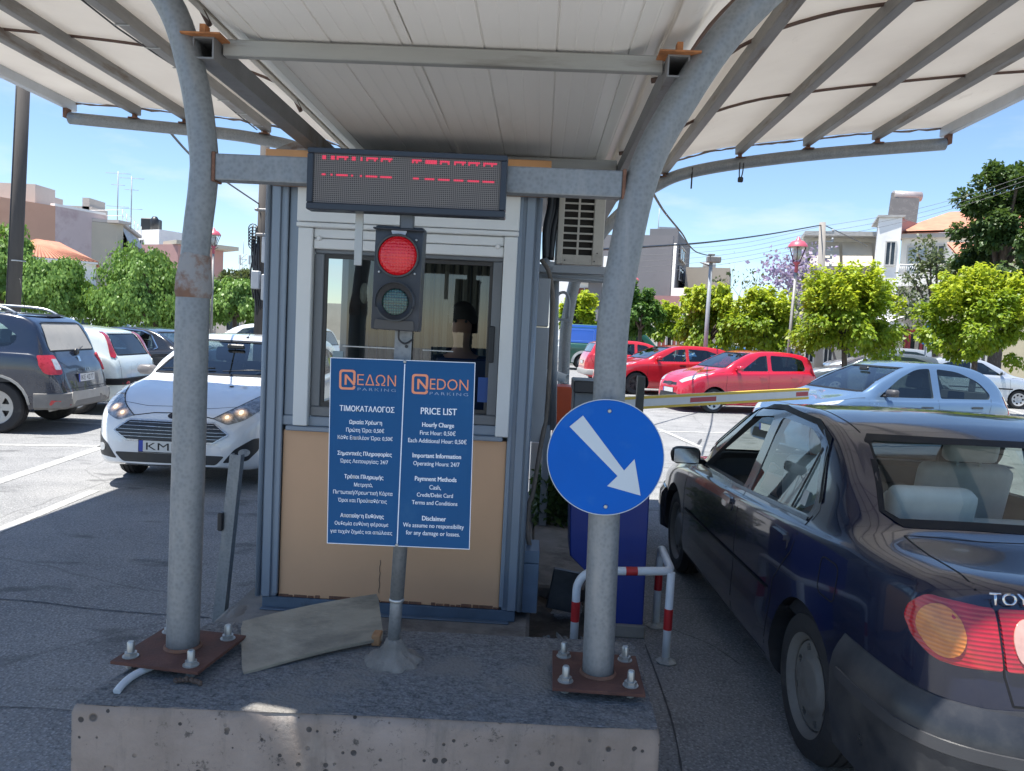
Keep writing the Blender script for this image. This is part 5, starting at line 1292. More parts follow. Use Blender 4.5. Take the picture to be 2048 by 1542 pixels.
# ================================================================== cars
def scaled(b, sx, sy, sz, **kw):
    o = dict(b)
    for k in ('top', 'belt', 'bot'): o[k] = [(x*sx, z*sz) for x, z in b[k]]
    o['hw'] = [(x*sx, y*sy) for x, y in b['hw']]
    for k in ('side', 'seams', 'pillar'): o[k] = [[(x*sx, z*sz) for x, z in p] for p in b.get(k, [])]
    if 'dlo' in b: o['dlo'] = [(x*sx, z*sz) for x, z in b['dlo']]
    for k in ('wind', 'rear'): o[k] = [(y*sy, z*sz) for y, z in b[k]]
    o['tum'] = b['tum']*sy/sz; o['L'] = b['L']*sx
    for k in ('fa', 'wb', 'wx', 'rx', 'cowl', 'seatx'): o[k] = b[k]*sx
    o['cabin'] = tuple(c*sx for c in b['cabin']); o.update(kw); return o
HATCH = dict(L=3.97, top=[(0, .50), (.02, .62), (.08, .72), (.2, .80), (.55, .92), (.95, 1.0), (1.05, 1.03), (1.5, 1.245), (1.95, 1.425), (2.3, 1.48), (2.7, 1.49), (3.3, 1.45), (3.62, 1.37), (3.80, 1.08), (3.90, .92), (3.955, .75), (3.97, .55)],
 belt=[(0, .44), (.08, .60), (.2, .70), (.5, .83), (1.0, .93), (2.0, .97), (3.3, 1.02), (3.7, 1.0), (3.88, .85), (3.97, .48)],
 bot=[(0, .26), (.25, .20), (.8, .18), (3.3, .18), (3.7, .22), (3.97, .30)],
 hw=[(0, .50), (.03, .60), (.12, .71), (.32, .80), (.7, .85), (2.4, .86), (3.4, .845), (3.75, .79), (3.92, .70), (3.97, .60)],
 tum=.36, fa=.83, wb=2.49, wr=.30, tw=.19, cabin=(1.20, 3.66), cowl=1.05, wx=2.1, rx=3.2, seatx=1.95,
 side=[rpoly([(1.40, .985), (2.02, 1.345), (2.30, 1.375), (2.30, 1.005)], .03), rpoly([(2.39, 1.01), (2.39, 1.38), (2.95, 1.365), (3.28, 1.27), (3.42, 1.09), (3.36, 1.055)], .04)],
 pillar=[[(2.285, 1.0), (2.285, 1.39), (2.405, 1.392), (2.405, 1.0)]],
 wind=[(.685, 1.055), (.555, 1.405)], rear=[(.62, 1.06), (.52, 1.345)],
 seams=[[(1.16, .95), (1.13, .6), (1.2, .28)], [(2.345, 1.0), (2.35, .6), (2.34, .24)], [(3.42, 1.06), (3.34, .8), (3.08, .62), (2.98, .30)], [(1.2, .245), (2.98, .25)]],
 tseams=[[(.28, -.62), (.5, -.74), (1.0, -.77)], [(.28, .62), (.5, .74), (1.0, .77)], [(.27, -.62), (.2, -.3), (.19, 0), (.2, .3), (.27, .62)]],
 bseams=[[(-.60, 1.02), (-.62, .55)], [(.60, 1.02), (.62, .55)], [(-.62, .55), (.62, .55)]])
def face_hatch(c, sx, sy, sz, eyes=CLRL, grille=True):
    """plain front for cars seen small"""
    f = lambda p: [(y*sy, z*sz) for y, z in p]
    hl = [(.40, .70), (.55, .665), (.70, .74), (.81, .88), (.79, .93), (.66, .86), (.5, .78)]
    for s_ in (1, -1): c.panel('headlight', 'f', [(y*s_, z) for y, z in f(hl)], eyes, .006, .06)
    if grille:
        c.panel('grille', 'f', f([(-.36, .60), (.36, .60), (.33, .66), (-.33, .66)]), BLACKP, .004)
        c.panel('lower_intake', 'f', f(rpoly([(-.48, .28), (.48, .28), (.42, .42), (-.42, .42)], .03)), BLACKP, .004)
def tail_hatch(c, poly, sy, sz, mat=REDL, view='b'):
    for s_ in (1, -1): c.panel('taillight', view, [(y*s_*sy, z*sz) for y, z in poly], mat, .008, .06)
def finish(c, mir=(1.42, 1.0), hnd=((2.18, .86), (3.1, .88)), hm=None, mm=None, sx=1, sz=1):
    c.mirror(mir[0]*sx, mir[1]*sz, mm or c.sp['paint']); c.handles([(x*sx, z*sz) for x, z in hnd], hm or c.sp['paint'])
# ------------------------------------------------ dark saloon in the right lane
NAVY = paint('navy_paint', (.006, .010, .030), .20, 0, .02, .8)
SAL = dict(L=4.30, top=[(0, .48), (.03, .60), (.12, .70), (.5, .80), (.95, .875), (1.22, .915), (1.6, 1.13), (1.98, 1.315), (2.3, 1.372), (2.7, 1.385), (2.98, 1.355), (3.16, 1.30), (3.42, 1.16), (3.63, 1.03), (3.76, 1.012), (4.08, 1.008), (4.17, .992), (4.215, .94), (4.26, .82), (4.285, .68), (4.30, .5)],
 belt=[(0, .40), (.1, .58), (.5, .70), (1.2, .815), (2.2, .87), (3.2, .93), (3.7, .955), (4.05, .955), (4.18, .915), (4.26, .74), (4.30, .42)],
 bot=[(0, .26), (.3, .20), (.8, .18), (3.5, .18), (3.9, .22), (4.3, .30)],
 hw=[(0, .50), (.04, .62), (.15, .73), (.4, .81), (.9, .84), (2.2, .845), (3.4, .84), (3.85, .832), (4.08, .812), (4.19, .765), (4.26, .68), (4.30, .58)],
 tum=.37, fa=.875, wb=2.465, wr=.298, tw=.185, cabin=(1.36, 3.62), cowl=1.22, wx=2.2, rx=3.1, seatx=2.0, seatz=.46, inset=.03,
 side=[rpoly([(1.47, .880), (2.02, 1.26), (2.34, 1.295), (2.32, .905)], .03), rpoly([(2.43, .912), (2.45, 1.30), (2.86, 1.295), (3.05, 1.245), (3.21, 1.02), (3.20, .965)], [.02, .03, .05, .06, .05, .03])],
 wind=[(.735, .965), (.60, 1.29)], rear=rpoly([(.635, 1.025), (.545, 1.285)], 0), seams=[[(1.27, .86), (1.20, .7), (1.22, .36)], [(2.385, .93), (2.40, .6), (2.39, .26)], [(3.24, .97), (3.17, .80), (2.99, .62), (2.93, .30)], [(1.22, .25), (2.93, .25)]],
 pillar=[[(2.325, .905), (2.335, 1.31), (2.455, 1.312), (2.425, .905)]],
 tseams=[[(3.68, -.635), (3.9, -.66), (4.16, -.665)], [(3.68, .635), (3.9, .66), (4.16, .665)], [(3.68, -.635), (3.72, 0), (3.68, .635)], [(2.1, -.60), (3.1, -.555)], [(2.1, .60), (3.1, .555)]],
 bseams=[[(-.66, .985), (-.637, .93), (-.625, .76), (-.60, .68)], [(.66, .985), (.637, .93), (.625, .76), (.60, .68)], [(-.60, .68), (.60, .68)]],
 rim='steel', rr=.20, rimmat=mk('wheel_cover_grey', (.15, .145, .135), .6, .1, .15, 9, c2=(.10, .088, .075), s2=4), open=(0,), paint=NAVY, crown=.03)
SAL['rear'] = [(.60, 1.035), (.645, 1.065), (.555, 1.28), (.53, 1.296)]
SAL['fabric'] = mk('fabric_grey_green', (.52, .54, .53), .9, 0, .08, 12)
SAL['bglass'] = glassmat('rear_glass', (.84, .90, .88), .75, 1.38); SAL['rglass'] = SAL['bglass']
SEDAN_POS = (1.955, 3.10, 0, .875+2.465)
c = saloon = Car('parked_saloon', 'dark navy saloon waiting at the barrier with its driver window down', 'car', SAL, SEDAN_POS, (-math.sin(R_(1.9)), math.cos(R_(1.9))), None, 1.0)
c.mirror(1.40, .875, TRIM)
CHS = mk('belt_strip', (.10, .12, .15), .25, .6, .1, 8)
for vw in ('l', 'r'):
    c.line('belt_strip', vw, [(1.34, .86), (2.2, .893), (3.22, .950)], .016, CHS, .008)
    c.line('side_moulding', vw, [(1.24, .545), (2.93, .565)], .012, TRIM, .006)
    c.line('drip_rail', vw, [(1.42, .96), (2.0, 1.315), (2.4, 1.345), (2.9, 1.325), (3.10, 1.27), (3.27, 1.03)], .022, TRIM, .006)
    c.panel('quarter_divider', vw, [(3.00, .955), (3.025, .955), (3.085, 1.225), (3.065, 1.235)], TRIM, .002, .1, skirt=False)
    c.line('window_chrome', vw, [(3.0, 1.30), (3.13, 1.24), (3.265, 1.0), (3.235, .952)], .006, CHS, .008)
    for x, z in ((2.20, .80), (3.02, .82)):
        hd = c.panel('door_handle', vw, rpoly([(x-.10, z-.035), (x+.10, z-.035), (x+.10, z+.04), (x-.10, z+.04)], .025), NAVY, .004, .05)
        mb = MB(); c.panel('', vw, rpoly([(x-.085, z-.0), (x+.085, z-.0), (x+.085, z+.028), (x-.085, z+.028)], .012), NAVY, .016, .05, mb=mb); P('grip', mb, NAVY, hd, world=False)
mb = MB()
q = rpoly([(3.47, .73), (3.62, .73), (3.62, .87), (3.47, .87)], .035); c.line('', 'l', q+[q[0]], .006, SEAM, .001, mb); P('fuel_flap', mb, SEAM, c.root, world=False)
# windscreen sticker on the quarter light
c.panel('glass_sticker', 'l', [(3.07, .985), (3.135, .985), (3.125, 1.045), (3.065, 1.045)], mk('sticker', (.42, .46, .46), .6), .002, .1, skirt=False)
# tail lamps: outer part on the wing, inner part on the boot lid
def ell(cy, cz, a, b, n=28): return [(cy+a*math.cos(t*2*math.pi/n), cz+b*math.sin(t*2*math.pi/n)) for t in range(n)]
for s_ in (-1, 1):
    f = lambda p: [(y*s_, z) for y, z in p]
    tl_ = c.panel('taillight', 'b', f(rpoly([(.632, .775), (.640, .935), (.775, .94), (.803, .905), (.811, .855), (.803, .805), (.775, .77)], [.01, .01, .03, .02, .02, .02, .03])), REDL, .010, .035)
    mb = MB(); c.panel('', 'b', f(ell(.757, .854, .040, .068)), AMBL, .014, .03, mb=mb); P('amber_lens', mb, AMBL, tl_, world=False)
    tl_ = c.panel('taillight', 'b', f(rpoly([(.622, .775), (.630, .935), (.42, .935), (.38, .90), (.38, .81), (.42, .775)], [.01, .01, .03, .03, .03, .03])), REDL, .010, .035)
    mb = MB(); c.panel('', 'b', f(ell(.560, .853, .040, .062)), CLRL, .014, .03, mb=mb); P('clear_lens', mb, mk('reverse_lens', (.55, .33, .27), .15, 0, .1, 40, coat=1), tl_, world=False)
BUMP = mk('bumper_dusty', (.020, .022, .027), .34, 0, .25, 5, .03, 60, c2=(.075, .073, .07), s2=3, m2=(.45, .75))
c.band('rear_bumper', c.plan_rear(3.73), [(-.03, .24), (.02, .27), (.045, .42), (.052, .55), (.042, .60), (.028, .63), (.006, .665), (-.03, .67)], BUMP)
c.band('bumper_strip', c.plan_rear(3.78), [(.049, .525), (.057, .53), (.054, .565), (.046, .567)], mk('bumper_grey', (.045, .046, .05), .34, 0, .15, 5))
c.band('front_bumper', c.plan_front(.52), [(-.03, .22), (.03, .25), (.04, .40), (.035, .50), (.01, .54), (-.03, .55)], NAVY)
loc, n_ = c.cast('b', 0, .97)
Mt = frame(Vector((loc.x+.010, -.535, .965)), Vector((0, 1, 0)), Vector((-.25, 0, 1)))
mb = MB(); add_text(mb.bm, Mt, 'TOYOTA', width=.235, height=.036, bold=.01)
r = bmesh.ops.extrude_face_region(mb.bm, geom=mb.bm.faces[:])
for v in [g for g in r['geom'] if isinstance(g, bmesh.types.BMVert)]: v.co += Mt.col[2].xyz*.003
P('badge_lettering', mb, CHROME, c.root, world=False)
c.plate('b', 0, .80, .50, .11, None)
for s_ in (1, -1): c.panel('headlight', 'f', [(y*s_, z) for y, z in [(.38, .58), (.66, .60), (.74, .68), (.60, .72), (.38, .69)]], CLRL, .006)
c.panel('grille', 'f', [(-.34, .58), (.34, .58), (.34, .67), (-.34, .67)], BLACKP, .005)
mb = MB(); mb.box((3.60, 0, .93), (.36, 1.15, .02), .005, None, Matrix.Rotation(R_(3), 3, 'Y')); P('parcel_shelf', mb, SAL['fabric'], c.root, world=False)
for y in (-.36, .36):
    mb = MB(); mb.box((3.33, y, 1.035), (.10, .34, .19), .045, None, Matrix.Rotation(R_(14), 3, 'Y'), 3); P('rear_headrest', mb, SAL['fabric'], c.root, world=False, angle=60)
# driver: seated, left elbow on the door sill, hands on the wheel
def driver(car, x, y, z0):
    r = thing('person', 'driver in a dark top seated in the navy saloon, elbow by the open window', 'person', car.root.location)
    r.rotation_euler = car.root.rotation_euler; r.scale = car.root.scale
    DK = mk('dark_top', (.03, .035, .045), .85, 0, .15, 20)
    nd = {'pel': ((x+.16, y, z0+.10), .15), 'bel': ((x+.20, y, z0+.26), .14), 'che': ((x+.24, y, z0+.44), (.17, .13)), 'neck0': ((x+.24, y, z0+.58), .075), 'neck': ((x+.22, y, z0+.66), .056), 'head0': ((x+.20, y, z0+.74), .078), 'head1': ((x+.19, y, z0+.84), .075),
          'shl': ((x+.23, y-.17, z0+.52), .07), 'ell': ((x-.02, y-.285, z0+.55), .048), 'wrl': ((x-.25, y-.10, z0+.56), .032),
          'shr': ((x+.23, y+.17, z0+.52), .07), 'elr': ((x+.04, y+.24, z0+.30), .05), 'wrr': ((x-.20, y+.13, z0+.42), .032),
          'hipl': ((x+.10, y-.10, z0+.08), .10), 'knl': ((x-.34, y-.12, z0+.16), .07), 'hipr': ((x+.10, y+.10, z0+.08), .10), 'knr': ((x-.34, y+.12, z0+.16), .07)}
    ed = [('pel', 'bel'), ('bel', 'che'), ('che', 'neck0'), ('neck0', 'neck'), ('neck', 'head0'), ('head0', 'head1'), ('che', 'shl'), ('shl', 'ell'), ('ell', 'wrl'), ('che', 'shr'), ('shr', 'elr'), ('elr', 'wrr'), ('pel', 'hipl'), ('hipl', 'knl'), ('pel', 'hipr'), ('hipr', 'knr')]
    skinned('body', nd, ed, SKIN, r)
    sh = {k: (v[0], tuple(q*1.10 for q in v[1]) if isinstance(v[1], tuple) else v[1]*1.10) for k, v in nd.items() if k in ('pel', 'bel', 'che', 'shl', 'shr', 'hipl', 'knl', 'hipr', 'knr')}
    sh['che'] = (nd['che'][0], (.185, .145))
    sh['sl'] = ((x+.16, y-.215, z0+.53), .064); sh['sr'] = ((x+.155, y+.2, z0+.435), .068)
    skinned('shirt', sh, [('pel', 'bel'), ('bel', 'che'), ('che', 'shl'), ('shl', 'sl'), ('che', 'shr'), ('shr', 'sr'), ('pel', 'hipl'), ('hipl', 'knl'), ('pel', 'hipr'), ('hipr', 'knr')], DK, r)
    for sgn, k, cz in ((-1, 'wrl', .46), (1, 'wrr', .42)):
        w0 = Vector(nd[k][0]); hn = {'p0': (tuple(w0), .026), 'p1': (tuple(w0+Vector((-.05, 0, .01))), (.038, .018)), 'p2': (tuple(w0+Vector((-.085, 0, .012))), (.040, .017))}
        he = [('p0', 'p1'), ('p1', 'p2')]
        for i in range(4):
            yy = (-.028+.0187*i); a = w0+Vector((-.092, yy, .012)); b = a+Vector((-.03, 0, -.012)); e = b+Vector((-.004, 0, -.03)); g = e+Vector((.02, 0, -.015))
            for nme, p_, r_ in ((f'a{i}', a, .010), (f'b{i}', b, .0095), (f'c{i}', e, .009), (f'd{i}', g, .008)): hn[nme] = (tuple(p_), r_)
            he += [('p2', f'a{i}'), (f'a{i}', f'b{i}'), (f'b{i}', f'c{i}'), (f'c{i}', f'd{i}')]
        t0 = w0+Vector((-.04, -sgn*.035, .0)); t1 = t0+Vector((-.03, -sgn*.015, -.01)); t2 = t1+Vector((-.025, 0, -.018))
        for nme, p_, r_ in (('t0', t0, .012), ('t1', t1, .0105), ('t2', t2, .009)): hn[nme] = (tuple(p_), r_)
        he += [('p1', 't0'), ('t0', 't1'), ('t1', 't2')]
        skinned('hand', hn, he, SKIN, r, 1)
    head_parts(r, (x+.195, y, z0+.80), (-1, 0, 0), mk('hair_dark', (.02, .015, .012), .6))
    return r
driver(c, 2.06, -.36, .37)
# ------------------------------------------------ white hatchback in the left lane
WHITEC = paint('white_car_paint', (.70, .72, .74), .2, 0, .06)
FI = dict(HATCH, paint=WHITEC, rim='five', steer=R_(9), wr=.305, rr=.195, gap=.05)
c = Car('white_hatchback', 'white hatchback with glowing headlights driving in beside the booth', 'car', FI, (-3.45, 7.93, 0, .83), (0.03, -1), None, 1.)
f2 = lambda p, s_: [(y*s_, z) for y, z in p]
HLG = mk('headlight_glass', (.30, .31, .32), .10, .2, .35, 18, coat=1)
def glow_lens(name, centres):
    t = NT(name); n = t.noise(22, 5, .7); t.set(col=t.mix(t.ramp(n, .4, .65), (.10, .105, .11), (.36, .37, .38)), rough=.12, metal=.2, coat=1.0); acc = None
    for q, rad, st in centres:
        d = t.n('ShaderNodeVectorMath', operation='DISTANCE'); t.l(t.co(), d.inputs[0]); d.inputs[1].default_value = q
        g = t.ramp(d.outputs['Value'], 0, rad, 1, 0); g = t.math('MULTIPLY', t.math('MULTIPLY', g, g), st); acc = t.math('ADD', acc, g) if acc else g
    t.b.inputs['Emission Color'].default_value = (1, .64, .36, 1); t.l(t.math('MULTIPLY', acc, t.ramp(n, .3, .7, .6, 1.2)), t.b.inputs['Emission Strength']); return t.m
HOT = emat('headlight_bulb', (1, .72, .46), .7, (.5, .45, .38))
for s_ in (1, -1):
    hl = c.panel('headlight', 'f', f2(rpoly([(.375, .705), (.52, .655), (.66, .70), (.76, .79), (.815, .915), (.80, .955), (.70, .915), (.55, .81)], [.02, .03, .04, .04, .03, .02, .04, .04]), s_), glow_lens('headlight_glow', [(c.cast('f', .605*s_, .765)[0], .085, .9), (c.cast('f', .50*s_, .722)[0], .075, .8)]), .006, .035)
    mb = MB(); c.panel('', 'f', f2(ell(.605, .765, .020, .018), s_), HOT, .010, .03, mb=mb); c.panel('', 'f', f2(ell(.50, .722, .018, .014), s_), HOT, .010, .03, mb=mb); P('lit_bulb', mb, HOT, hl, world=False)
    mb = MB(); q = f2([(.375, .705), (.55, .81), (.70, .915), (.80, .955)], s_); c.line('', 'f', q, .006, SEAM, .007, mb); P('lamp_edge', mb, SEAM, hl, world=False)
    fp = c.panel('fog_pod', 'f', f2(rpoly([(.50, .30), (.70, .315), (.765, .40), (.785, .52), (.74, .525), (.60, .43)], .02), s_), BLACKP, .004, .04)
    mb = MB(); c.panel('', 'f', f2(ell(.672, .395, .042, .038), s_), CLRL, .009, .03, mb=mb); P('fog_lamp', mb, CLRL, fp, world=False)
mk('grille_edge', (.45, .46, .48), .25, .5)
gr = c.panel('grille', 'f', rpoly([(-.54, .565), (-.40, .665), (.40, .665), (.54, .565), (.41, .485), (-.41, .485)], .03), BLACKP, .004, .05)
for k, (z, w_) in enumerate(((.645, .40), (.613, .455), (.580, .505), (.548, .50), (.517, .45))):
    mb = MB(); c.line('', 'f', [(-w_, z), (w_, z)], .0042, MATS['grille_edge'], .010, mb); P('grille_bar', mb, MATS['grille_edge'], gr, world=False)
c.line('grille_surround', 'f', [(-.54, .565), (-.40, .668), (.40, .668), (.54, .565), (.41, .483), (-.41, .483), (-.54, .565)], .014, mk('grille_edge', (.45, .46, .48), .25, .5), .010)
c.panel('lower_intake', 'f', rpoly([(-.52, .365), (.52, .365), (.44, .275), (-.44, .275)], .03), BLACKP, .004, .05)
c.panel('badge', 'f', ell(0, .715, .055, .024), mk('badge_dark', (.03, .035, .05), .2, .6), .006, .03)
mb = MB(); c.line('', 'f', [(-.39, .705), (-.2, .735), (0, .742), (.2, .735), (.39, .705)], .008, SEAM, .001, mb); P('bonnet_gap', mb, SEAM, c.root, world=False)
c.plate('f', .035, .43, .50, .105, 'KMI-9', 0)
mb = MB()
for a, b in (((-.05, .985), (-.62, 1.0)), ((.62, 1.0), (.05, .985))):
    loc, n = c.cast('f', a[0], 1.075); loc2, n2 = c.cast('f', b[0], 1.10); mb.tube([loc+n*.02, loc.lerp(loc2, .5)+n*.03, loc2+n*.02], .008, 6)
P('wiper', mb, BLACKP, c.root, world=False)
finish(c, mm=mk('mirror_grey', (.18, .17, .17), .4))
mb = MB(); loc, n = c.cast('t', 2.05, 0); mb.tube([loc, loc+Vector((.10, 0, .07))], [.006, .003], 6); mb.lathe([(.02, 0), (.008, .02)], Matrix.Translation(loc), 10); P('aerial', mb, BLACKP, c.root, world=False)
for y in (-.28, .28):
    mb = MB(); loc, n = c.cast('t', .80, y); mb.box(loc+n*.004, (.03, .04, .012), .004); P('washer_jet', mb, BLACKP, c.root, world=False)
# ------------------------------------------------ dusty dark blue SUV
DBLUE = paint('dark_blue_paint', (.007, .014, .034), .22, 0, .24)
SUV = dict(L=4.32, top=[(0, .58), (.03, .80), (.15, .95), (.6, 1.04), (1.05, 1.10), (1.2, 1.14), (1.85, 1.53), (2.2, 1.615), (2.8, 1.635), (3.4, 1.62), (3.72, 1.585), (3.90, 1.50), (4.06, 1.20), (4.14, 1.04), (4.22, .92), (4.27, .75), (4.32, .56)],
 belt=[(0, .50), (.1, .76), (.5, .92), (1.1, 1.0), (2.5, 1.05), (3.4, 1.09), (3.9, 1.08), (4.1, .98), (4.24, .72), (4.32, .46)],
 bot=[(0, .36), (.3, .30), (.8, .27), (3.6, .27), (4.0, .31), (4.32, .40)],
 hw=[(0, .58), (.04, .70), (.15, .80), (.4, .87), (.9, .90), (2.4, .905), (3.4, .90), (3.9, .87), (4.1, .83), (4.24, .76), (4.32, .66)],
 tum=.30, fa=.83, wb=2.67, wr=.35, tw=.215, cabin=(1.35, 3.92), cowl=1.2, wx=2.2, rx=3.5, seatx=2.0, seatz=.66, gap=.06,
 side=[rpoly([(1.55, 1.06), (2.0, 1.46), (2.32, 1.52), (2.32, 1.09)], .03), rpoly([(2.42, 1.10), (2.42, 1.525), (3.18, 1.52), (3.22, 1.13)], .03), rpoly([(3.32, 1.14), (3.31, 1.50), (3.48, 1.485), (3.74, 1.30), (3.70, 1.20), (3.62, 1.16)], [.03, .05, .06, .06, .05, .04])],
 pillar=[[(2.31, 1.07), (2.31, 1.53), (2.43, 1.535), (2.43, 1.07)]], wind=[(.70, 1.17), (.58, 1.51)], rear=[(.655, 1.11), (.665, 1.17), (.575, 1.47), (.52, 1.49)],
 seams=[[(1.3, 1.0), (1.25, .7), (1.3, .4)], [(2.37, 1.07), (2.38, .4)], [(3.25, 1.1), (3.2, .85), (3.02, .7)], [(1.3, .36), (3.0, .36)]],
 bseams=[[(-.64, 1.06), (-.60, .80), (-.66, .62), (-.60, .60)], [(.64, 1.06), (.60, .80), (.66, .62), (.60, .60)], [(-.60, .60), (.60, .60)]], rim='six', rr=.225, paint=DBLUE, rimmat=mk('dusty_alloy', (.40, .385, .36), .45, .4, .1, 8), bglass=mk('dusty_glass', (.42, .39, .34), .5, 0, .12, 2, c2=(.30, .28, .25), s2=3))
c = suv = Car('blue_suv', 'dusty dark blue SUV with roof rails parked at the left edge', 'car', SUV, (-7.25, 10.75, 0, .83+2.67), (-.99, -.14), None, 1.)
GRP = mk('cladding_grey', (.16, .155, .15), .65, 0, .12, 6, c2=(.27, .24, .20), s2=3); SILV = mk('skid_silver', (.34, .33, .31), .5, .2, .12, 6)
for x in (SUV['fa'], SUV['fa']+SUV['wb']):
    for vw in ('l', 'r'):
        r0, r1 = .412, .445; pts = [(x+r*math.cos(a), .35+r*math.sin(a)) for r, rng in ((r1, range(-8, 189, 14)), (r0, range(188, -9, -14))) for a in [R_(q) for q in rng]]
        c.panel('arch_trim', vw, pts, SILV, .010, .12)
for vw in ('l', 'r'): c.panel('sill_cladding', vw, [(1.3, .33), (3.0, .33), (3.0, .46), (1.3, .46)], GRP, .008, .2)
c.band('rear_bumper', c.plan_rear(3.98), [(-.03, .33), (.015, .36), (.03, .45), (.022, .545), (-.02, .56)], GRP)
c.panel('skid_plate', 'b', rpoly([(-.72, .33), (-.60, .33), (-.48, .44), (.48, .44), (.60, .33), (.72, .33), (.56, .555), (-.56, .555)], .02), SILV, .040, .06)
for s_ in (1, -1):
    tl_ = c.panel('taillight', 'b', f2(rpoly([(.655, .80), (.83, .80), (.845, .93), (.83, 1.055), (.655, 1.055)], .04), s_), mk('dusty_red_lamp', (.42, .03, .05), .3, 0, .2, 20), .022, .045)
    mb = MB(); c.panel('', 'b', f2(rpoly([(.665, .86), (.745, .86), (.745, 1.0), (.665, 1.0)], .02), s_), CLRL, .028, .04, mb=mb); P('clear_lens', mb, CLRL, tl_, world=False)
    c.panel('reflector', 'b', f2(rpoly([(.60, .39), (.80, .41), (.80, .47), (.66, .45)], .015), s_), REDL, .042, .05)
Mp = c.plate('b', 0, .735, .50, .11, 'IKE 4277', -.05, True)
loc, n_ = c.cast('b', 0, .845); Mt = frame(Vector((loc.x+.006, 0, .845)), Vector((0, 1, 0)), Vector((-.3, 0, 1)))
mb = MB(); add_text(mb.bm, Mt, 'DUSTER', width=.42, height=.042, bold=.01, space=1.3); P('badge_lettering', mb, CHROME, c.root, world=False)
Mt = frame(Vector((c.cast('b', 0, .99)[0].x+.006, 0, .99)), Vector((0, 1, 0)), Vector((-.4, 0, 1)))
mb = MB(); mb.prism(rpoly([(-.035, -.045), (.035, -.045), (.035, .045), (-.035, .045)], .015), Mt, 0, .004); P('badge', mb, CHROME, c.root, world=False)
mb = MB(); c.line('', 't', [(3.70, -.56), (3.76, 0), (3.70, .56)], .10, DBLUE, .02, mb); P('roof_spoiler', mb, TRIM, c.root, world=False)
for sy in (-1, 1):
    mb = MB(); pts = [c.cast('t', x, sy*.58)[0]+Vector((0, 0, h)) for x, h in ((1.95, .0), (2.1, .06), (2.5, .075), (3.1, .075), (3.45, .06), (3.62, .0))]
    mb.tube(smoothpath(pts, 5), .02, 10); P('roof_rail', mb, mk('rail_silver', (.45, .46, .47), .3, .7), c.root, world=False)
mb = MB(); loc, n = c.cast('t', 3.45, .0); mb.tube([loc, loc+Vector((-.10, .04, .48))], [.004, .002], 5); P('aerial', mb, BLACKP, c.root, world=False)
mb = MB(); loc, n = c.cast('b', 0, 1.09); mb.box(loc+Vector((.03, 0, 0)), (.05, .10, .09), .02); mb.tube([loc+Vector((.05, 0, .02)), c.cast('b', .3, 1.16)[0]+Vector((.02, 0, 0))], .007, 6); P('rear_wiper', mb, BLACKP, c.root, world=False)
finish(c, (1.55, 1.07), ((2.2, .92), (3.05, .95)), GRP, GRP)
# ------------------------------------------------ pale hatchback next to it
MINT = paint('mint_paint', (.60, .66, .64), .25, 0, .08)
FO = scaled(HATCH, 1.05, 1.0, .975, paint=MINT, rim='five', wr=.31, rr=.205)
FO['rear'] = [(.56, .98), (.48, 1.33)]
c = Car('pale_hatchback', 'pale mint hatchback with tall red tail lamps parked beside the SUV', 'car', FO, (-7.50, 13.0, 0, FO['fa']+FO['wb']), (-1, -.06))
for s_ in (1, -1): c.panel('taillight', 'b', f2([(.715, .955), (.60, 1.345), (.515, 1.345), (.60, .975), (.66, .93)], s_), REDL, .014, .05)
c.band('bumper_insert', c.plan_rear(3.60), [(-.01, .50), (.02, .50), (.022, .60), (-.01, .61)], TRIM)
for s_ in (1, -1): c.panel('reflector', 'b', f2([(.45, .51), (.64, .52), (.64, .56), (.45, .55)], s_), REDL, .028, .05)
finish(c, sx=1.05)
# ------------------------------------------------ black saloon behind
BLK = paint('black_paint', (.012, .013, .016), .2, 0, .25)
B2 = scaled(SAL, 1.06, 1.03, 1.0, paint=BLK, rim='ten', open=(), rimmat=ALLOY)
B2.pop('bglass'); B2.pop('rglass'); B2.pop('fabric')
c = Car('black_saloon', 'black saloon with chrome window line parked behind the white hatchback', 'car', B2, (-7.45, 15.9, gz(15.9), B2['fa']+B2['wb']), (-1, 0.05))
for vw in ('l', 'r'): c.line('window_chrome', vw, [(1.55*1.06, .93), (2.05*1.06, 1.30), (2.5*1.06, 1.335), (2.9*1.06, 1.31), (3.1*1.06, 1.235), (3.27*1.06, .99), (3.2*1.06, .955), (1.55*1.06, .92)], .022, CHROME, .008)
finish(c, (1.5, .94), ((2.2, .80), (3.02, .82)), sx=1.06)
# ------------------------------------------------ white estate behind the booth edge
W2 = scaled(SUV, 1.0, .97, .93, paint=WHITEC, rim='five', rimmat=ALLOY, rr=.21, wr=.32); W2.pop('bglass'); W2['hw'] = [(x, y*.97) for x, y in SUV['hw']]
c = Car('white_crossover', 'white crossover seen over the roof of the white hatchback', 'car', W2, (-7.4, 20.2, gz(20.2), .83+1.3), (-1, .03))
finish(c, (1.55, 1.0), ((2.2, .86), (3.05, .88)))
for s_ in (1, -1): c.panel('taillight', 'b', f2([(.60, .78), (.80, .78), (.82, .98), (.62, .98)], s_), REDL, .015, .06)
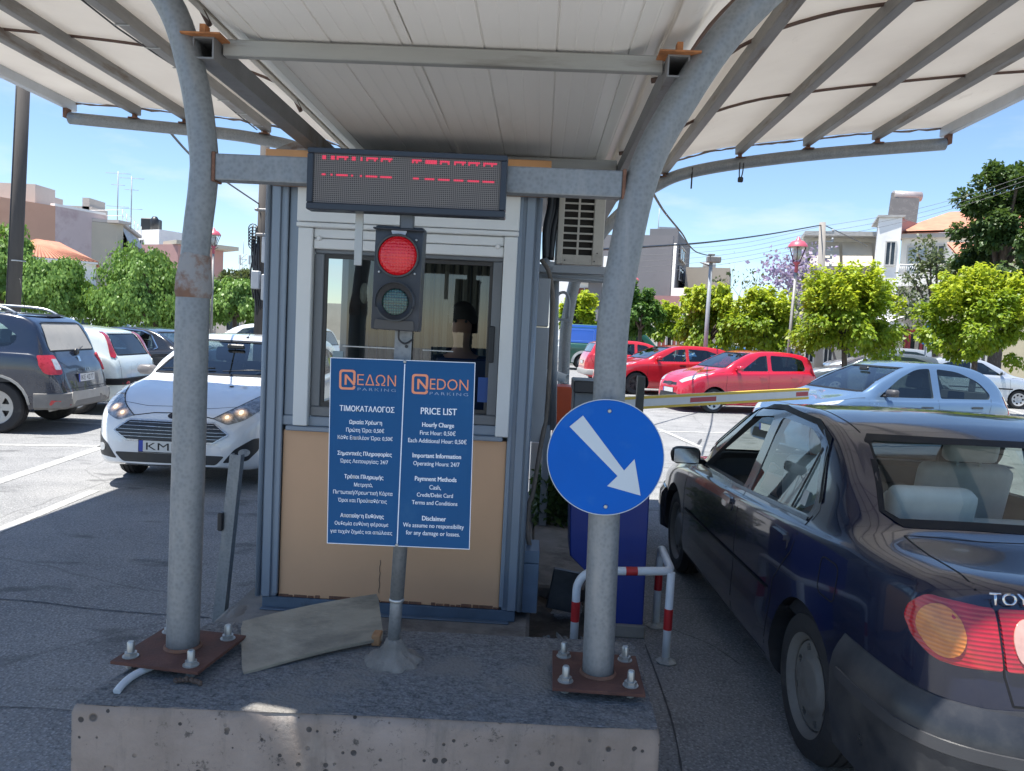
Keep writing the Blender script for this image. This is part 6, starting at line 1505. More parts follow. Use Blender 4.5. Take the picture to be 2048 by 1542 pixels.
# ------------------------------------------------ red and blue cars on the right
REDC = paint('red_paint', (.50, .012, .035), .2, 0, .05); REDC2 = paint('red_paint_deep', (.46, .012, .022), .2, 0, .05); LBLUE = paint('light_blue_paint', (.12, .20, .32), .22, .35, .08); SILVC = paint('silver_paint', (.50, .54, .60), .25, .4, .05)
MI = scaled(HATCH, .915, .955, .993, paint=REDC, rim='cover', wr=.285, rr=.20, rglass=PGLASS)
MI['side'] = [rpoly([(1.42, .985), (1.95, 1.34), (2.14, 1.37), (2.14, 1.005)], .03), rpoly([(2.24, 1.01), (2.24, 1.375), (2.85, 1.36), (3.10, 1.29), (3.16, 1.10), (3.12, 1.04)], .05)]
MI['pillar'] = [[(2.125, 1.0), (2.125, 1.39), (2.255, 1.39), (2.255, 1.0)]]
c = Car('red_city_car', 'bright red small car facing left just beyond the boom', 'car', MI, (3.85, 18.5, gz(18.5), MI['fa']), (-.955, -.30))
face_hatch(c, 1, .955, .993); tail_hatch(c, [(.62, .62), (.78, .64), (.74, .98), (.62, .96)], .955, .99); finish(c, sx=.915, hm=REDC); c.plate('f', 0, .47, .48, .10, None)
c.panel('badge', 'f', rpoly([(-.13, .595), (.13, .595), (.11, .665), (-.11, .665)], .03), mk('badge_dark2', (.03, .03, .035), .4), .012, .05)
CL = scaled(HATCH, 1.02, 1.0, .972, paint=REDC2, rim='ten', wr=.315, rr=.215, rimmat=mk('black_alloy', (.05, .05, .055), .35, .4, .1, 8))
c = Car('red_hatchback', 'deep red hatchback with dark alloy wheels parked next to the small red car', 'car', CL, (2.60, 22.6, gz(22.6), CL['fa']), (-.965, -.26))
face_hatch(c, 1, 1, .972); tail_hatch(c, [(.60, .72), (.80, .76), (.76, .95), (.60, .9)], 1, .97); finish(c, sx=1.02, hm=TRIM); c.plate('f', 0, .45, .48, .10, None)
NI = scaled(HATCH, 1.0, .98, .985, paint=paint('red_paint_old', (.50, .02, .03), .25, 0, .1), rim='cover', wr=.30, rr=.20)
c = Car('red_hatchback', 'red hatchback turned away with its tail towards the thick right post', 'car', NI, (2.1, 25.6, gz(25.6), NI['fa']+NI['wb']), (.99, .12))
tail_hatch(c, [(.62, .72), (.80, .74), (.76, .98), (.62, .95)], .98, .985); c.band('rear_bumper', c.plan_rear(3.62), [(-.02, .30), (.03, .32), (.04, .44), (.02, .48), (-.02, .49)], SILV); c.plate('b', 0, .70, .46, .10, None); finish(c, hm=TRIM)
MC = dict(HATCH, L=3.73, top=[(0, .50), (.02, .64), (.08, .76), (.22, .86), (.5, .96), (.82, 1.03), (.92, 1.06), (1.35, 1.28), (1.75, 1.45), (2.1, 1.53), (2.45, 1.54), (2.85, 1.50), (3.2, 1.38), (3.45, 1.17), (3.60, .98), (3.69, .78), (3.73, .55)],
 belt=[(0, .44), (.08, .62), (.2, .74), (.5, .88), (.9, .97), (2.0, .99), (3.1, 1.01), (3.4, .98), (3.62, .80), (3.73, .48)], hw=[(0, .48), (.03, .58), (.12, .69), (.32, .78), (.7, .825), (2.2, .83), (3.0, .82), (3.4, .76), (3.65, .66), (3.73, .56)],
 bot=[(0, .26), (.25, .20), (.8, .18), (3.1, .18), (3.5, .22), (3.73, .30)], fa=.76, wb=2.43, wr=.295, cabin=(1.10, 3.40), cowl=.92, wx=1.95, rx=2.95, seatx=1.75,
 side=[rpoly([(1.22, 1.02), (1.62, 1.30), (1.92, 1.435), (2.14, 1.45), (2.14, 1.025)], [.04, .1, .1, .03, .03]), rpoly([(2.26, 1.025), (2.26, 1.45), (2.62, 1.42), (2.98, 1.28), (3.15, 1.10), (3.12, 1.035)], [.03, .04, .12, .15, .08, .04])],
 pillar=[[(2.72, 1.03), (2.74, 1.03), (2.74, 1.39), (2.72, 1.39)]], wind=[(.655, 1.085), (.535, 1.44)], rear=[(.56, 1.10), (.47, 1.33)],
 seams=[[(1.05, .98), (1.02, .6), (1.1, .28)], [(2.20, 1.0), (2.21, .6), (2.20, .24)], [(3.15, 1.04), (3.08, .82), (2.86, .64), (2.80, .30)]], paint=LBLUE, rim='five', rr=.195, fabric=mk('fabric_dark_blue', (.03, .04, .06), .9))
c = Car('blue_hatchback', 'rounded light blue hatchback just beyond the navy saloon roof', 'car', MC, (4.22, 11.7, 0, MC['fa']), (-.965, -.26))
face_hatch(c, 1, .96, 1.03); tail_hatch(c, [(.62, .80), (.74, .82), (.70, 1.08), (.60, 1.05)], .97, 1.0); c.mirror(1.32, 1.03, mk('mirror_dark', (.06, .06, .065), .5)); c.handles([(2.0, .89), (2.86, .91)], mk('handle_dark', (.04, .05, .06), .4)); c.plate('f', 0, .45, .48, .10, None)
PI = scaled(HATCH, .90, .93, .99, paint=SILVC, rim='cover', wr=.28, rr=.19, rimmat=mk('cover_light', (.5, .5, .5), .4, .3))
c = Car('silver_city_car', 'silver small car facing right at the right edge of the lot', 'car', PI, (14.75, 24.6, gz(24.6), PI['fa']), (.99, -.12))
face_hatch(c, 1, .93, .99); tail_hatch(c, [(.62, .72), (.78, .74), (.74, 1.0), (.62, .97)], .93, .99); finish(c, sx=.90, hm=TRIM)
for vw in ('l', 'r'): c.line('side_moulding', vw, [(.95, .58), (2.75, .58)], .04, TRIM, .008)
# ------------------------------------------------ blue and green van
VANP = paint('van_green', (.012, .085, .06), .3, 0, .15); VANB = paint('van_blue', (.02, .10, .46), .35, 0, .1)
VN = dict(L=4.9, top=[(0, .60), (.03, .80), (.12, .95), (.45, 1.10), (.75, 1.18), (1.15, 1.55), (1.5, 1.86), (1.75, 1.93), (2.5, 1.95), (4.2, 1.95), (4.7, 1.92), (4.82, 1.7), (4.88, 1.1), (4.9, .6)], belt=[(0, .52), (.12, .82), (.8, 1.08), (2.0, 1.12), (4.6, 1.12), (4.86, 1.05), (4.9, .55)],
 bot=[(0, .32), (.3, .27), (4.5, .27), (4.9, .36)], hw=[(0, .62), (.05, .75), (.2, .86), (.6, .91), (2, .92), (4.4, .92), (4.75, .90), (4.9, .80)], tum=.14, fa=.95, wb=2.92, wr=.33, tw=.2, cabin=(1.0, 4.6), cowl=.75, wx=1.8, rx=4.5, seatx=1.7, hollow=False,
 side=[rpoly([(1.2, 1.18), (1.55, 1.62), (2.0, 1.68), (2.0, 1.18)], .04)], wind=[(.74, 1.22), (.66, 1.78)], rear=[(.62, 1.2), (.58, 1.72)], seams=[[(2.1, 1.8), (2.1, .4)], [(3.3, 1.8), (3.3, .4)]], rim='steel', rr=.21, paint=VANP, cglass=0)
VN['sglass'] = VN['wglass'] = VN['bglass'] = mk('dark_window', (.015, .025, .025), .05, 0, .1, 5)
c = Car('blue_green_van', 'old van with blue upper sides and green body behind the red cars', 'van', VN, (1.9, 33.6, gz(33.6), .95+2.92), (1, .02))
for vw in ('l', 'r'):
    up = c.panel('upper_panel', vw, rpoly([(2.15, 1.16), (4.72, 1.16), (4.68, 1.90), (2.15, 1.90)], .04), VANB, .012, .2)
    mb = MB()
    for q in (rpoly([(2.25, 1.24), (3.30, 1.24), (3.30, 1.72), (2.25, 1.72)], .05), rpoly([(3.45, 1.24), (4.60, 1.24), (4.58, 1.72), (3.45, 1.72)], .05)): c.line('', vw, q+[q[0]], .02, VANB, .022, mb, .2)
    P('pressed_ridge', mb, mk('van_blue_light', (.10, .22, .6), .35), up, world=False)
    for x in (VN['fa'], VN['fa']+VN['wb']):
        pts = [(x+r*math.cos(a), .33+r*math.sin(a)) for r, rng in ((.50, range(0, 181, 15)), (.40, range(180, -1, -15))) for a in [R_(q) for q in rng]]
        c.panel('mudguard', vw, pts, mk('van_white', (.55, .55, .53), .5), .02, .15)
# ------------------------------------------------ rows of plain cars far back
FARSPEC = scaled(HATCH, 1.05, 1, 1, paint=paint('far_grey', (.10, .12, .135), .25, .2, .15), hollow=False, rim='cover', wr=.30, rr=.20); FARSPEC['sglass'] = FARSPEC['wglass'] = FARSPEC['bglass'] = VN['sglass']
FG = 'cars parked in the far rows'
far0 = Car('parked_car', 'dark grey hatchback parked under the tree by the lamp post', 'car', FARSPEC, (9.6, 25.5, gz(25.5), .83), (-.97, .2), FG)
face_hatch(far0, 1, 1, 1); tail_hatch(far0, [(.60, .72), (.80, .76), (.76, .95), (.60, .9)], 1, 1)
def farcar(px, py, Y, head, pnt, label, z=None):
    r = copy_tree_root(far0.root, label); p = at(px, py, Y); r.location = (p.x, p.y, p.z-1.5 if z is None else z); r.rotation_euler = (0, 0, math.atan2(-head[1], -head[0])); r.scale = (1, 1, 1)
    for ch in r.children:
        if ch.name.split('.')[0] == 'body' and pnt: ch.material_slots[0].link = 'OBJECT'; ch.material_slots[0].material = pnt
    return r
def copy_tree_root(root, label):
    c_ = root.copy(); COL.objects.link(c_); c_['label'] = label
    for ch in root.children: copy_tree(ch, c_)
    return c_
WF_ = paint('far_white', (.68, .70, .72), .25); BF_ = paint('far_blue', (.04, .16, .42), .25); GF_ = paint('far_silver', (.33, .36, .39), .25, .3)
farcar(1648, 688, 30, (-1, .1), GF_, 'silver hatchback half hidden behind the small red car')
farcar(1330, 684, 37, (-1, .1), BF_, 'bright blue car just showing above the deep red hatchback')
farcar(1250, 676, 39, (1, .1), WF_, 'white car beyond the windscreen of the green van')
farcar(1440, 688, 40, (-1, .1), None, 'dark grey car in the shade of the yellow green trees')
farcar(96, 628, 30, (1, .1), WF_, 'white car under the trees behind the SUV')
farcar(210, 634, 31, (-1, .05), GF_, 'silver car under the trees behind the pale hatchback')
farcar(318, 640, 32, (1, .05), WF_, 'white car under the trunk of the middle left tree')
farcar(1760, 706, 33, (-1, .1), None, 'dark grey car behind the roof of the light blue hatchback')
# ================================================================== attendant in the booth
at_ = thing('person', 'dark haired attendant standing inside the booth behind the glass', 'person', (-.47, 4.72, .19))
hz_ = 1.45
nd = {'pel': ((0, 0, .84), (.15, .11)), 'bel': ((0, 0, 1.0), (.125, .095)), 'che': ((0, 0, 1.20), (.15, .10)), 'nk0': ((0, -.01, 1.335), .06), 'nk': ((0, -.015, 1.40), .048), 'h0': ((0, -.025, 1.47), .068), 'h1': ((0, -.02, 1.56), .072),
      'sl': ((-.15, 0, 1.27), .055), 'el': ((-.20, -.04, 1.02), .04), 'wl': ((-.14, -.25, .98), .027), 'hl': ((-.12, -.32, .975), (.035, .018)), 'sr': ((.15, 0, 1.27), .055), 'er': ((.20, -.04, 1.02), .04), 'wr': ((.14, -.25, .98), .027), 'hr': ((.12, -.32, .975), (.035, .018)),
      'tl': ((-.09, 0, .78), .10), 'kl': ((-.10, -.02, .44), .06), 'fl': ((-.10, .02, .07), .04), 'ol': ((-.10, -.12, .03), .035), 'tr': ((.09, 0, .78), .10), 'kr': ((.10, -.02, .44), .06), 'fr': ((.10, .02, .07), .04), 'or': ((.10, -.12, .03), .035)}
ed = [('pel', 'bel'), ('bel', 'che'), ('che', 'nk0'), ('nk0', 'nk'), ('nk', 'h0'), ('h0', 'h1'), ('che', 'sl'), ('sl', 'el'), ('el', 'wl'), ('wl', 'hl'), ('che', 'sr'), ('sr', 'er'), ('er', 'wr'), ('wr', 'hr'), ('pel', 'tl'), ('tl', 'kl'), ('kl', 'fl'), ('fl', 'ol'), ('pel', 'tr'), ('tr', 'kr'), ('kr', 'fr'), ('fr', 'or')]
skinned('body', nd, ed, SKIN, at_)
cl = {k: (v[0], tuple(q*1.10 for q in v[1]) if isinstance(v[1], tuple) else v[1]*1.14) for k, v in nd.items() if k in ('pel', 'bel', 'che', 'nk0', 'sl', 'el', 'sr', 'er', 'tl', 'kl', 'fl', 'tr', 'kr', 'fr')}
skinned('clothes', cl, [e for e in ed if e[0] in cl and e[1] in cl], mk('clothes_dark', (.02, .022, .03), .9, 0, .2, 20), at_)
head_parts(at_, (0, -.02, 1.52), (0, -1, 0), mk('hair_dark', (.02, .015, .012), .6), True)
# ================================================================== vegetation
def leaves_mesh(name, pts, nrm, tip, size, mat, rng, wr=.34):
    n = len(pts); t = tip/(np.linalg.norm(tip, axis=1, keepdims=True)+1e-9)
    nn = nrm-t*(nrm*t).sum(1, keepdims=True); nn /= (np.linalg.norm(nn, axis=1, keepdims=True)+1e-9); s = np.cross(t, nn)
    L = size*(.6+.8*rng.random((n, 1))); W = L*wr
    v = np.empty((n, 4, 3)); v[:, 0] = pts; v[:, 1] = pts+t*L*.45+s*W+nn*L*.08; v[:, 2] = pts+t*L-nn*L*.10; v[:, 3] = pts+t*L*.45-s*W+nn*L*.08
    me = bpy.data.meshes.new(name); me.vertices.add(n*4); me.vertices.foreach_set('co', v.astype('f').ravel())
    me.loops.add(n*4); me.loops.foreach_set('vertex_index', np.arange(n*4, dtype='i')); me.polygons.add(n)
    me.polygons.foreach_set('loop_start', np.arange(0, n*4, 4, dtype='i')); me.polygons.foreach_set('loop_total', np.full(n, 4, 'i'))
    me.update(calc_edges=True); me.materials.append(mat); return me
BARK = mk('bark', (.085, .065, .05), .9, 0, .3, 12, .5, 30, c2=(.16, .14, .12), s2=6, st=(3, 3, .7))
def tree(name, label, base, cen, rad, mat, seed, nclump=46, per=150, size=.13, droop=.3, shoots=0, group=None, gap=0., trunk=.09, clr=.30, young=None):
    rng = np.random.default_rng(seed); r = thing(name, label, 'tree', base, 0, group)
    c = np.array(cen)-np.array(base); rad = np.array(rad, float)
    d = rng.normal(size=(nclump, 3)); d /= np.linalg.norm(d, axis=1, keepdims=True)
    d[:, 2] = np.where(d[:, 2] < -.75, -d[:, 2], d[:, 2])
    k = (.45+.68*rng.random((nclump, 1))**.8); cc = c+d*rad*k
    rc = clr*rad.mean()*(.65+.7*rng.random(nclump))
    P_, N_, T_ = [], [], []; SP, SN, ST = [], [], []
    for i in range(nclump):
        m = int(per*(.6+.8*rng.random())); o = rng.normal(size=(m, 3)); o /= np.linalg.norm(o, axis=1, keepdims=True)
        rr = rng.random((m, 1))**.45; p = cc[i]+o*rr*rc[i]*np.array([1, 1, .8]); p[:, 2] -= droop*rc[i]*(rr[:, 0]**2)*.8*rng.random(m)
        out = p-c; out /= (np.linalg.norm(out, axis=1, keepdims=True)+1e-9)
        P_.append(p); N_.append(o*.5+out*.4+np.array([0, 0, .75])+rng.normal(size=(m, 3))*.35); T_.append(out*.6+o*.4+rng.normal(size=(m, 3))*.45-np.array([0, 0, droop*1.6]))
    for i in range(shoots):
        a = rng.random()*2*math.pi; q = rng.random()**.5*.97; b = c+np.array([math.cos(a)*rad[0]*q, math.sin(a)*rad[1]*q, rad[2]*math.sqrt(max(0, 1-q*q))*.85])
        h = (.35+.65*rng.random())*rad[2]*.85; m = int(per*.5); t = rng.random((m, 1)); lean = np.array([math.cos(a)*.25*q, math.sin(a)*.25*q, 1])
        o = rng.normal(size=(m, 3)); o[:, 2] *= .3; o /= np.linalg.norm(o, axis=1, keepdims=True); p = b+lean*t*h+o*(.03+.10*rad.mean()*(1-t*.75))*rng.random((m, 1))
        (SP if young else P_).append(p); (SN if young else N_).append(o*.5+np.array([0, 0, .9])+rng.normal(size=(m, 3))*.3); (ST if young else T_).append(o+rng.normal(size=(m, 3))*.3-np.array([0, 0, droop]))
    p, n, t = np.concatenate(P_), np.concatenate(N_), np.concatenate(T_)
    link('crown', leaves_mesh('crown', p, n, t, size, mat, rng), r)
    if SP: link('young_shoots', leaves_mesh('young_shoots', np.concatenate(SP), np.concatenate(SN), np.concatenate(ST), size, young, rng), r)
    rn = random.Random(seed); mb = MB(); fork = Vector((c[0]*.35+rn.uniform(-.05, .05), c[1]*.35, max(.4, c[2]-rad[2]*.75)))
    mb.tube(smoothpath([(0, 0, -.1), (fork.x*.3+rn.uniform(-.05, .05), fork.y*.3, fork.z*.5), fork], 5), [trunk*(1.25-.045*i) for i in range(11)], 10)
    P('trunk', mb, BARK, r, world=False)
    for i in sorted(rn.sample(range(nclump), min(9, nclump))):
        e = Vector(cc[i]); mid = fork.lerp(e, .5)+Vector((rn.uniform(-.1, .1), rn.uniform(-.1, .1), .12*rad[2])); mb = MB(); pts = smoothpath([fork, mid, e], 4)
        mb.tube(pts, [trunk*.6*(1-.085*k_) for k_ in range(len(pts))], 7); P('limb', mb, BARK, r, world=False)
    return r
def treepx(name, label, cx, cy, rx, ry, Y, mat, seed, bx=None, ground=None, **kw):
    c = at(cx, cy, Y); k = Y/FPX; b = at(bx if bx else cx, 690, Y); b.z = gz(Y) if ground is None else ground
    return tree(name, label, tuple(b), tuple(c), (rx*k, rx*k*.95, ry*k), mat, seed, **kw)
LM = leafmat('leaf_mid_green', (.10, .195, .016), (.31, .40, .03), .44)
LY = leafmat('leaf_yellow_green', (.24, .36, .025), (.48, .53, .05), .45); LG = leafmat('leaf_green', (.045, .12, .02), (.11, .21, .035), .35)
LD = leafmat('leaf_dark', (.035, .075, .02), (.085, .14, .035), .32); LW = leafmat('leaf_weeping', (.10, .205, .04), (.24, .38, .09), .35); LO = leafmat('leaf_olive', (.06, .085, .035), (.12, .15, .07), .3)
LP = leafmat('blossom_purple', (.24, .19, .36), (.36, .30, .47), .35)
G1 = 'yellow green street trees along the right side'
treepx('street_tree', 'broad yellow green tree directly right of the red capped lamp post', 1697, 645, 88, 76, 19, LM, 1, 1692, nclump=60, per=230, size=.105, droop=.35, shoots=64, young=LY, group=G1, trunk=.07)
treepx('street_tree', 'broad yellow green tree above the silver car with many upright shoots', 1955, 652, 92, 74, 21, LM, 2, 1947, nclump=60, per=230, size=.115, droop=.35, shoots=70, young=LY, group=G1, trunk=.08)
treepx('street_tree', 'yellow green tree immediately left of the red capped lamp post', 1528, 652, 60, 48, 24, LM, 3, nclump=52, per=210, size=.115, droop=.4, shoots=44, young=LY, group=G1)
treepx('street_tree', 'yellow green tree growing behind the grey floodlight pole', 1415, 648, 52, 54, 26, LM, 4, nclump=52, per=210, size=.125, droop=.8, shoots=34, young=LY, group=G1)
treepx('street_tree', 'small round yellow green tree in front of the pink wall', 1338, 650, 34, 30, 34, LM, 5, nclump=34, per=160, size=.14, droop=.5, shoots=20, young=LY, group=G1)
treepx('street_tree', 'darker green tree just right of the thick post', 1278, 626, 36, 44, 30, LG, 6, nclump=44, per=200, size=.13, droop=.6, shoots=5, group=G1)
treepx('street_tree', 'light green tree above the blue and green van', 1165, 630, 42, 30, 38, LM, 7, nclump=28, per=110, size=.22, droop=.4, shoots=20, young=LY, group=G1)
treepx('large_tree', 'tall dark leafy tree rising above the houses at the right edge', 2010, 475, 98, 130, 30, LD, 8, 1990, nclump=84, per=250, size=.17, droop=.3, shoots=0, trunk=.22, clr=.19)
treepx('thin_tree', 'thin sparsely leaved tree in front of the white house', 1852, 585, 52, 100, 27, LO, 9, 1878, nclump=40, per=42, size=.13, droop=.3, trunk=.10, clr=.24)
G2 = 'round weeping trees along the left side'
treepx('weeping_tree', 'dense round weeping tree behind the pale hatchback', 108, 575, 68, 64, 24, LW, 11, 112, nclump=80, per=240, size=.105, droop=1.6, group=G2, trunk=.12)
treepx('weeping_tree', 'widest round weeping tree in the gap left of the thin post', 275, 582, 92, 78, 25, LW, 12, 325, nclump=105, per=250, size=.105, droop=1.6, group=G2, trunk=.16)
treepx('weeping_tree', 'weeping tree at the left edge behind the wooden pole', 8, 540, 48, 92, 26, LW, 13, 8, nclump=75, per=230, size=.13, droop=1.3, group=G2)
treepx('weeping_tree', 'low weeping tree between the pink lamp and the booth', 470, 602, 58, 44, 29, LW, 14, 470, nclump=60, per=220, size=.13, droop=1.3, group=G2)
treepx('olive_tree', 'grey green tree in the distance under the lattice mast', 470, 575, 50, 26, 48, LO, 15, 470, nclump=30, per=120, size=.3, droop=.3)
treepx('olive_tree', 'dull green tree filling the gap behind the two weeping trees', 205, 615, 60, 34, 40, LO, 16, 205, nclump=30, per=120, size=.3, droop=.3)
def bare_tree(name, label, px, Y, pytop, spread, seed, mat=None, dens=0, size=.2):
    rn = random.Random(seed); b = at(px, 690, Y); b.z = gz(Y); H = at(px, pytop, Y).z-b.z; r = thing(name, label, 'tree', b)
    mb = MB(); tips = []
    def grow(p, d, L, rad, dep):
        pts = [p]; 
        for i in range(3): d = (d+Vector((rn.gauss(0, .18), rn.gauss(0, .18), rn.gauss(.04, .12)))).normalized(); pts.append(pts[-1]+d*L/3)
        mb.tube(pts, [rad*(1-.17*i) for i in range(4)], 5 if dep else 8, False)
        if dep >= 5: tips.append(pts[-1]); return
        for k in range(2 if dep < 1 else rn.choice((2, 3))):
            grow(pts[-1] if k else pts[-1], (d+Vector((rn.gauss(0, spread), rn.gauss(0, spread), rn.gauss(.1, .25)))).normalized(), L*rn.uniform(.62, .85), rad*.55, dep+1)
        if dep > 1: tips.append(pts[-1])
    grow(Vector((0, 0, 0)), Vector((0, 0, 1)), H*.30, .09, 0)
    P('trunk', mb, mk('bare_bark', (.16, .14, .13), .9, 0, .2, 8), r, world=False)
    if mat:
        rng = np.random.default_rng(seed); p = np.repeat(np.array([list(t) for t in tips]), dens, 0); p = p+rng.normal(size=p.shape)*.28; n = rng.normal(size=p.shape)+[0, 0, .6]; t = rng.normal(size=p.shape)
        link('crown', leaves_mesh('crown', p, n, t, size, mat, rng), r)
    return r
bare_tree('jacaranda_tree', 'leafless looking tree covered in purple blossom left of the lamp post', 1562, 36, 500, .55, 3, LP, 9, .2)
bare_tree('jacaranda_tree', 'second purple blossomed tree behind the lamp post with fewer flowers', 1640, 40, 530, .6, 8, LP, 3, .2)
bare_tree('bare_tree', 'bare grey tree in front of the beige building', 1480, 38, 500, .55, 4, LO, 1, .2)
bare_tree('bare_tree', 'bare twiggy tree rising behind the broad yellow green tree', 1690, 34, 520, .6, 5, LO, 2, .2)
m_ = MB(); rng = np.random.default_rng(5); n = 1500; p = np.c_[rng.uniform(.02, .60, n), rng.uniform(6.25, 6.66, n), .08+.42*rng.random(n)**.8]
tag(link('low_shrub', leaves_mesh('low_shrub', p, rng.normal(size=(n, 3))+[0, 0, .6], rng.normal(size=(n, 3)), .06, LD, rng)), 'dark low shrub growing against the low pale wall', 'shrub')
# ================================================================== buildings
def zat(px, py, Y): return at(px, py, Y).z
def vwall(par, name, A, B, z0, z1, thick, mat):
    """upright slab between two ground points, thickness going backwards"""
    A, B = Vector((A[0], A[1], 0)), Vector((B[0], B[1], 0)); d = (B-A).normalized(); n = Vector((-d.y, d.x, 0)); mb = MB()
    pts = [A, B, B+n*thick, A+n*thick]; mb.loft([[Vector((p.x, p.y, z)) for p in pts] for z in (z0, z1)], True, True, True, False); return P(name, mb, mat, par)
def G(px, Y): q = at(px, 690, Y); return (q.x, q.y)
def opening(par, A, B, u0, u1, z0, z1, kind='window', shut=None):
    A, B = Vector((A[0], A[1], 0)), Vector((B[0], B[1], 0)); d = (B-A).normalized(); n = Vector((d.y, -d.x, 0))
    a, b = A.lerp(B, u0), A.lerp(B, u1); M = frame((a+b)/2+n*.02+Vector((0, 0, (z0+z1)/2)), d, Vector((0, 0, 1))); w_, h_ = (b-a).length, z1-z0
    mb = MB(); t = .07
    for lo, hi in (((-w_/2-t, h_/2, -.06), (w_/2+t, h_/2+t, .05)), ((-w_/2-t, -h_/2-t, -.06), (w_/2+t, -h_/2, .09)), ((-w_/2-t, -h_/2, -.06), (-w_/2, h_/2, .05)), ((w_/2, -h_/2, -.06), (w_/2+t, h_/2, .05)), ((-.03, -h_/2, -.05), (.03, h_/2, .02))): mb.b2(lo, hi, M=M)
    f = P(kind, mb, mk('frame_pale', (.5, .49, .46), .6), par)
    mb = MB(); mb.b2((-w_/2, -h_/2, -.05), (w_/2, h_/2, -.012), M=M); P('shutter' if shut else 'pane', mb, shut or mk('house_glass', (.03, .04, .05), .08, 0, .2, 2), f)
def awning(par, A, B, zt, drop, out, mat):
    A, B = Vector((A[0], A[1], zt)), Vector((B[0], B[1], zt)); d = (B-A).normalized(); n = Vector((d.y, -d.x, 0)); mb = MB(); e = n*out-Vector((0, 0, drop))
    for o in (Vector(), Vector((0, 0, -.03))): mb.quad(A+n*.05+o, B+n*.05+o, B+e+o, A+e+o)
    mb.tube([A+e, B+e], .03, 6); P('awning', mb, mat, par)
def stucco(name, c, c2=None, **k): return mk(name, c, .9, 0, .06, .5, .1, 20, c2=c2 or tuple(x*.8 for x in c), s2=k.get('s2', .35), m2=k.get('m2', (.55, .75)))
TILE = mk('roof_tiles', (.44, .19, .12), .85, 0, .2, 2, .4, 6, c2=(.36, .18, .12), s2=.6)
# --- grey block
gA, gB, gC = G(1170, 54.5), G(1333, 53), G(1352, 66)
g = thing('grey_building', 'plain dark grey block of flats behind the thick post', 'building', (*gA, 0))
zt = zat(1333, 470, 53); GS, GSD = stucco('stucco_grey', (.20, .195, .20)), stucco('stucco_grey_side', (.15, .15, .155))
vwall(g, 'front_wall', gA, gB, 0, zt, .6, GS)
hA, hB, hC = G(1286, 56.4), G(1342, 55.8), G(1368, 66); zt2 = zat(1342, 457, 55.8)
vwall(g, 'stair_block', hA, hB, 0, zt2, .5, GS); vwall(g, 'side_wall', (hB[0], hB[1]+.5), hC, 0, zt2+.01, .5, GSD)
for u0, zz in ((.45, 500), (.45, 540), (.45, 585)): opening(g, hB, hC, .25, .6, zat(1352, zz+22, 60), zat(1352, zz-2, 60))
mb = MB(); mb.tube([(*G(1338, 54.5), .3), (*G(1338, 54.5), zt2-1.2)], .10, 8); P('downpipe', mb, WHITEP, g)
mb = MB()
for px, h in ((1262, 2.2), (1302, 2.6)): q = G(px, 58); mb.tube([(*q, zt), (*q, zt+h)], .03, 5)
P('roof_aerial', mb, GREYP, g); mb = MB(); q = G(1322, 60); mb.b2((q[0]-.7, q[1], zt2), (q[0]+.7, q[1]+1.2, zt2+.7)); P('roof_tank', mb, GREYP, g)
# --- beige and pink low buildings
b = thing('beige_building', 'low beige building right of the grey block', 'building', (*G(1370, 60), 0)); A, B = G(1362, 58.8), G(1450, 58)
vwall(b, 'wall', A, B, 0, zat(1440, 535, 58), 7, stucco('stucco_beige', (.42, .37, .30), (.30, .26, .21))); opening(b, A, B, .1, .3, 3.4, 5); opening(b, A, B, .5, .72, 3.4, 5)
mb = MB(); q = G(1408, 60); mb.tube([(*q, zat(1408, 535, 58)), (*q, zat(1408, 518, 58))], .5, 12); P('roof_tank', mb, GREYP, b)
b = thing('pink_house', 'low pinkish house with a white band and terrace behind the round tree', 'house', (*G(1300, 49), 0)); A, B = G(1292, 50), G(1412, 48)
vwall(b, 'wall', A, B, 0, zat(1400, 640, 48), 6, stucco('stucco_pale', (.48, .44, .40))); vwall(b, 'terrace_wall', A, B, zat(1400, 640, 48)+.01, zat(1400, 592, 48), 5.5, stucco('stucco_pink', (.36, .19, .18), (.27, .15, .15)))
for u in (.2, .45, .75): opening(b, A, B, u, u+.13, .9, 2.6, 'door' if u == .45 else 'window', mk('shutter_red', (.22, .05, .04), .6))
opening(b, A, B, .55, .63, zat(1350, 632, 48), zat(1350, 600, 48))
b = thing('white_shed', 'small white rooftop cabin beside the grey block', 'building', (*G(1335, 51), 0)); vwall(b, 'wall', G(1336, 51.5), G(1368, 51), 0, zat(1350, 575, 51), 3, stucco('stucco_white', (.80, .79, .76), (.64, .62, .58))); opening(b, G(1336, 51.5), G(1368, 51), .3, .6, 2.2, 3.4)
# --- house with brown shutters seen under the air conditioner
b = thing('balcony_house', 'white house with brown shutters seen beneath the air conditioner', 'house', (*G(1150, 55), 0)); A, B = G(1095, 56), G(1212, 54)
vwall(b, 'wall', A, B, 0, zat(1150, 512, 55), 8, MATS['stucco_white']); opening(b, A, B, .42, .76, zat(1160, 612, 55), zat(1160, 576, 55), 'window', mk('shutter_brown', (.17, .045, .025), .6))
vwall(b, 'balcony', (A[0]+2.0, A[1]-1.5), (B[0], B[1]-1.5), zat(1160, 640, 54), zat(1160, 618, 54), 1.4, mk('balcony_grey', (.16, .16, .17), .7)); awning(b, (A[0]+2.6, A[1]-.1), B, zat(1180, 556, 55), .35, 1.3, mk('awning_white', (.62, .61, .58), .8))
opening(b, A, B, .3, .5, .8, 2.6, 'door')
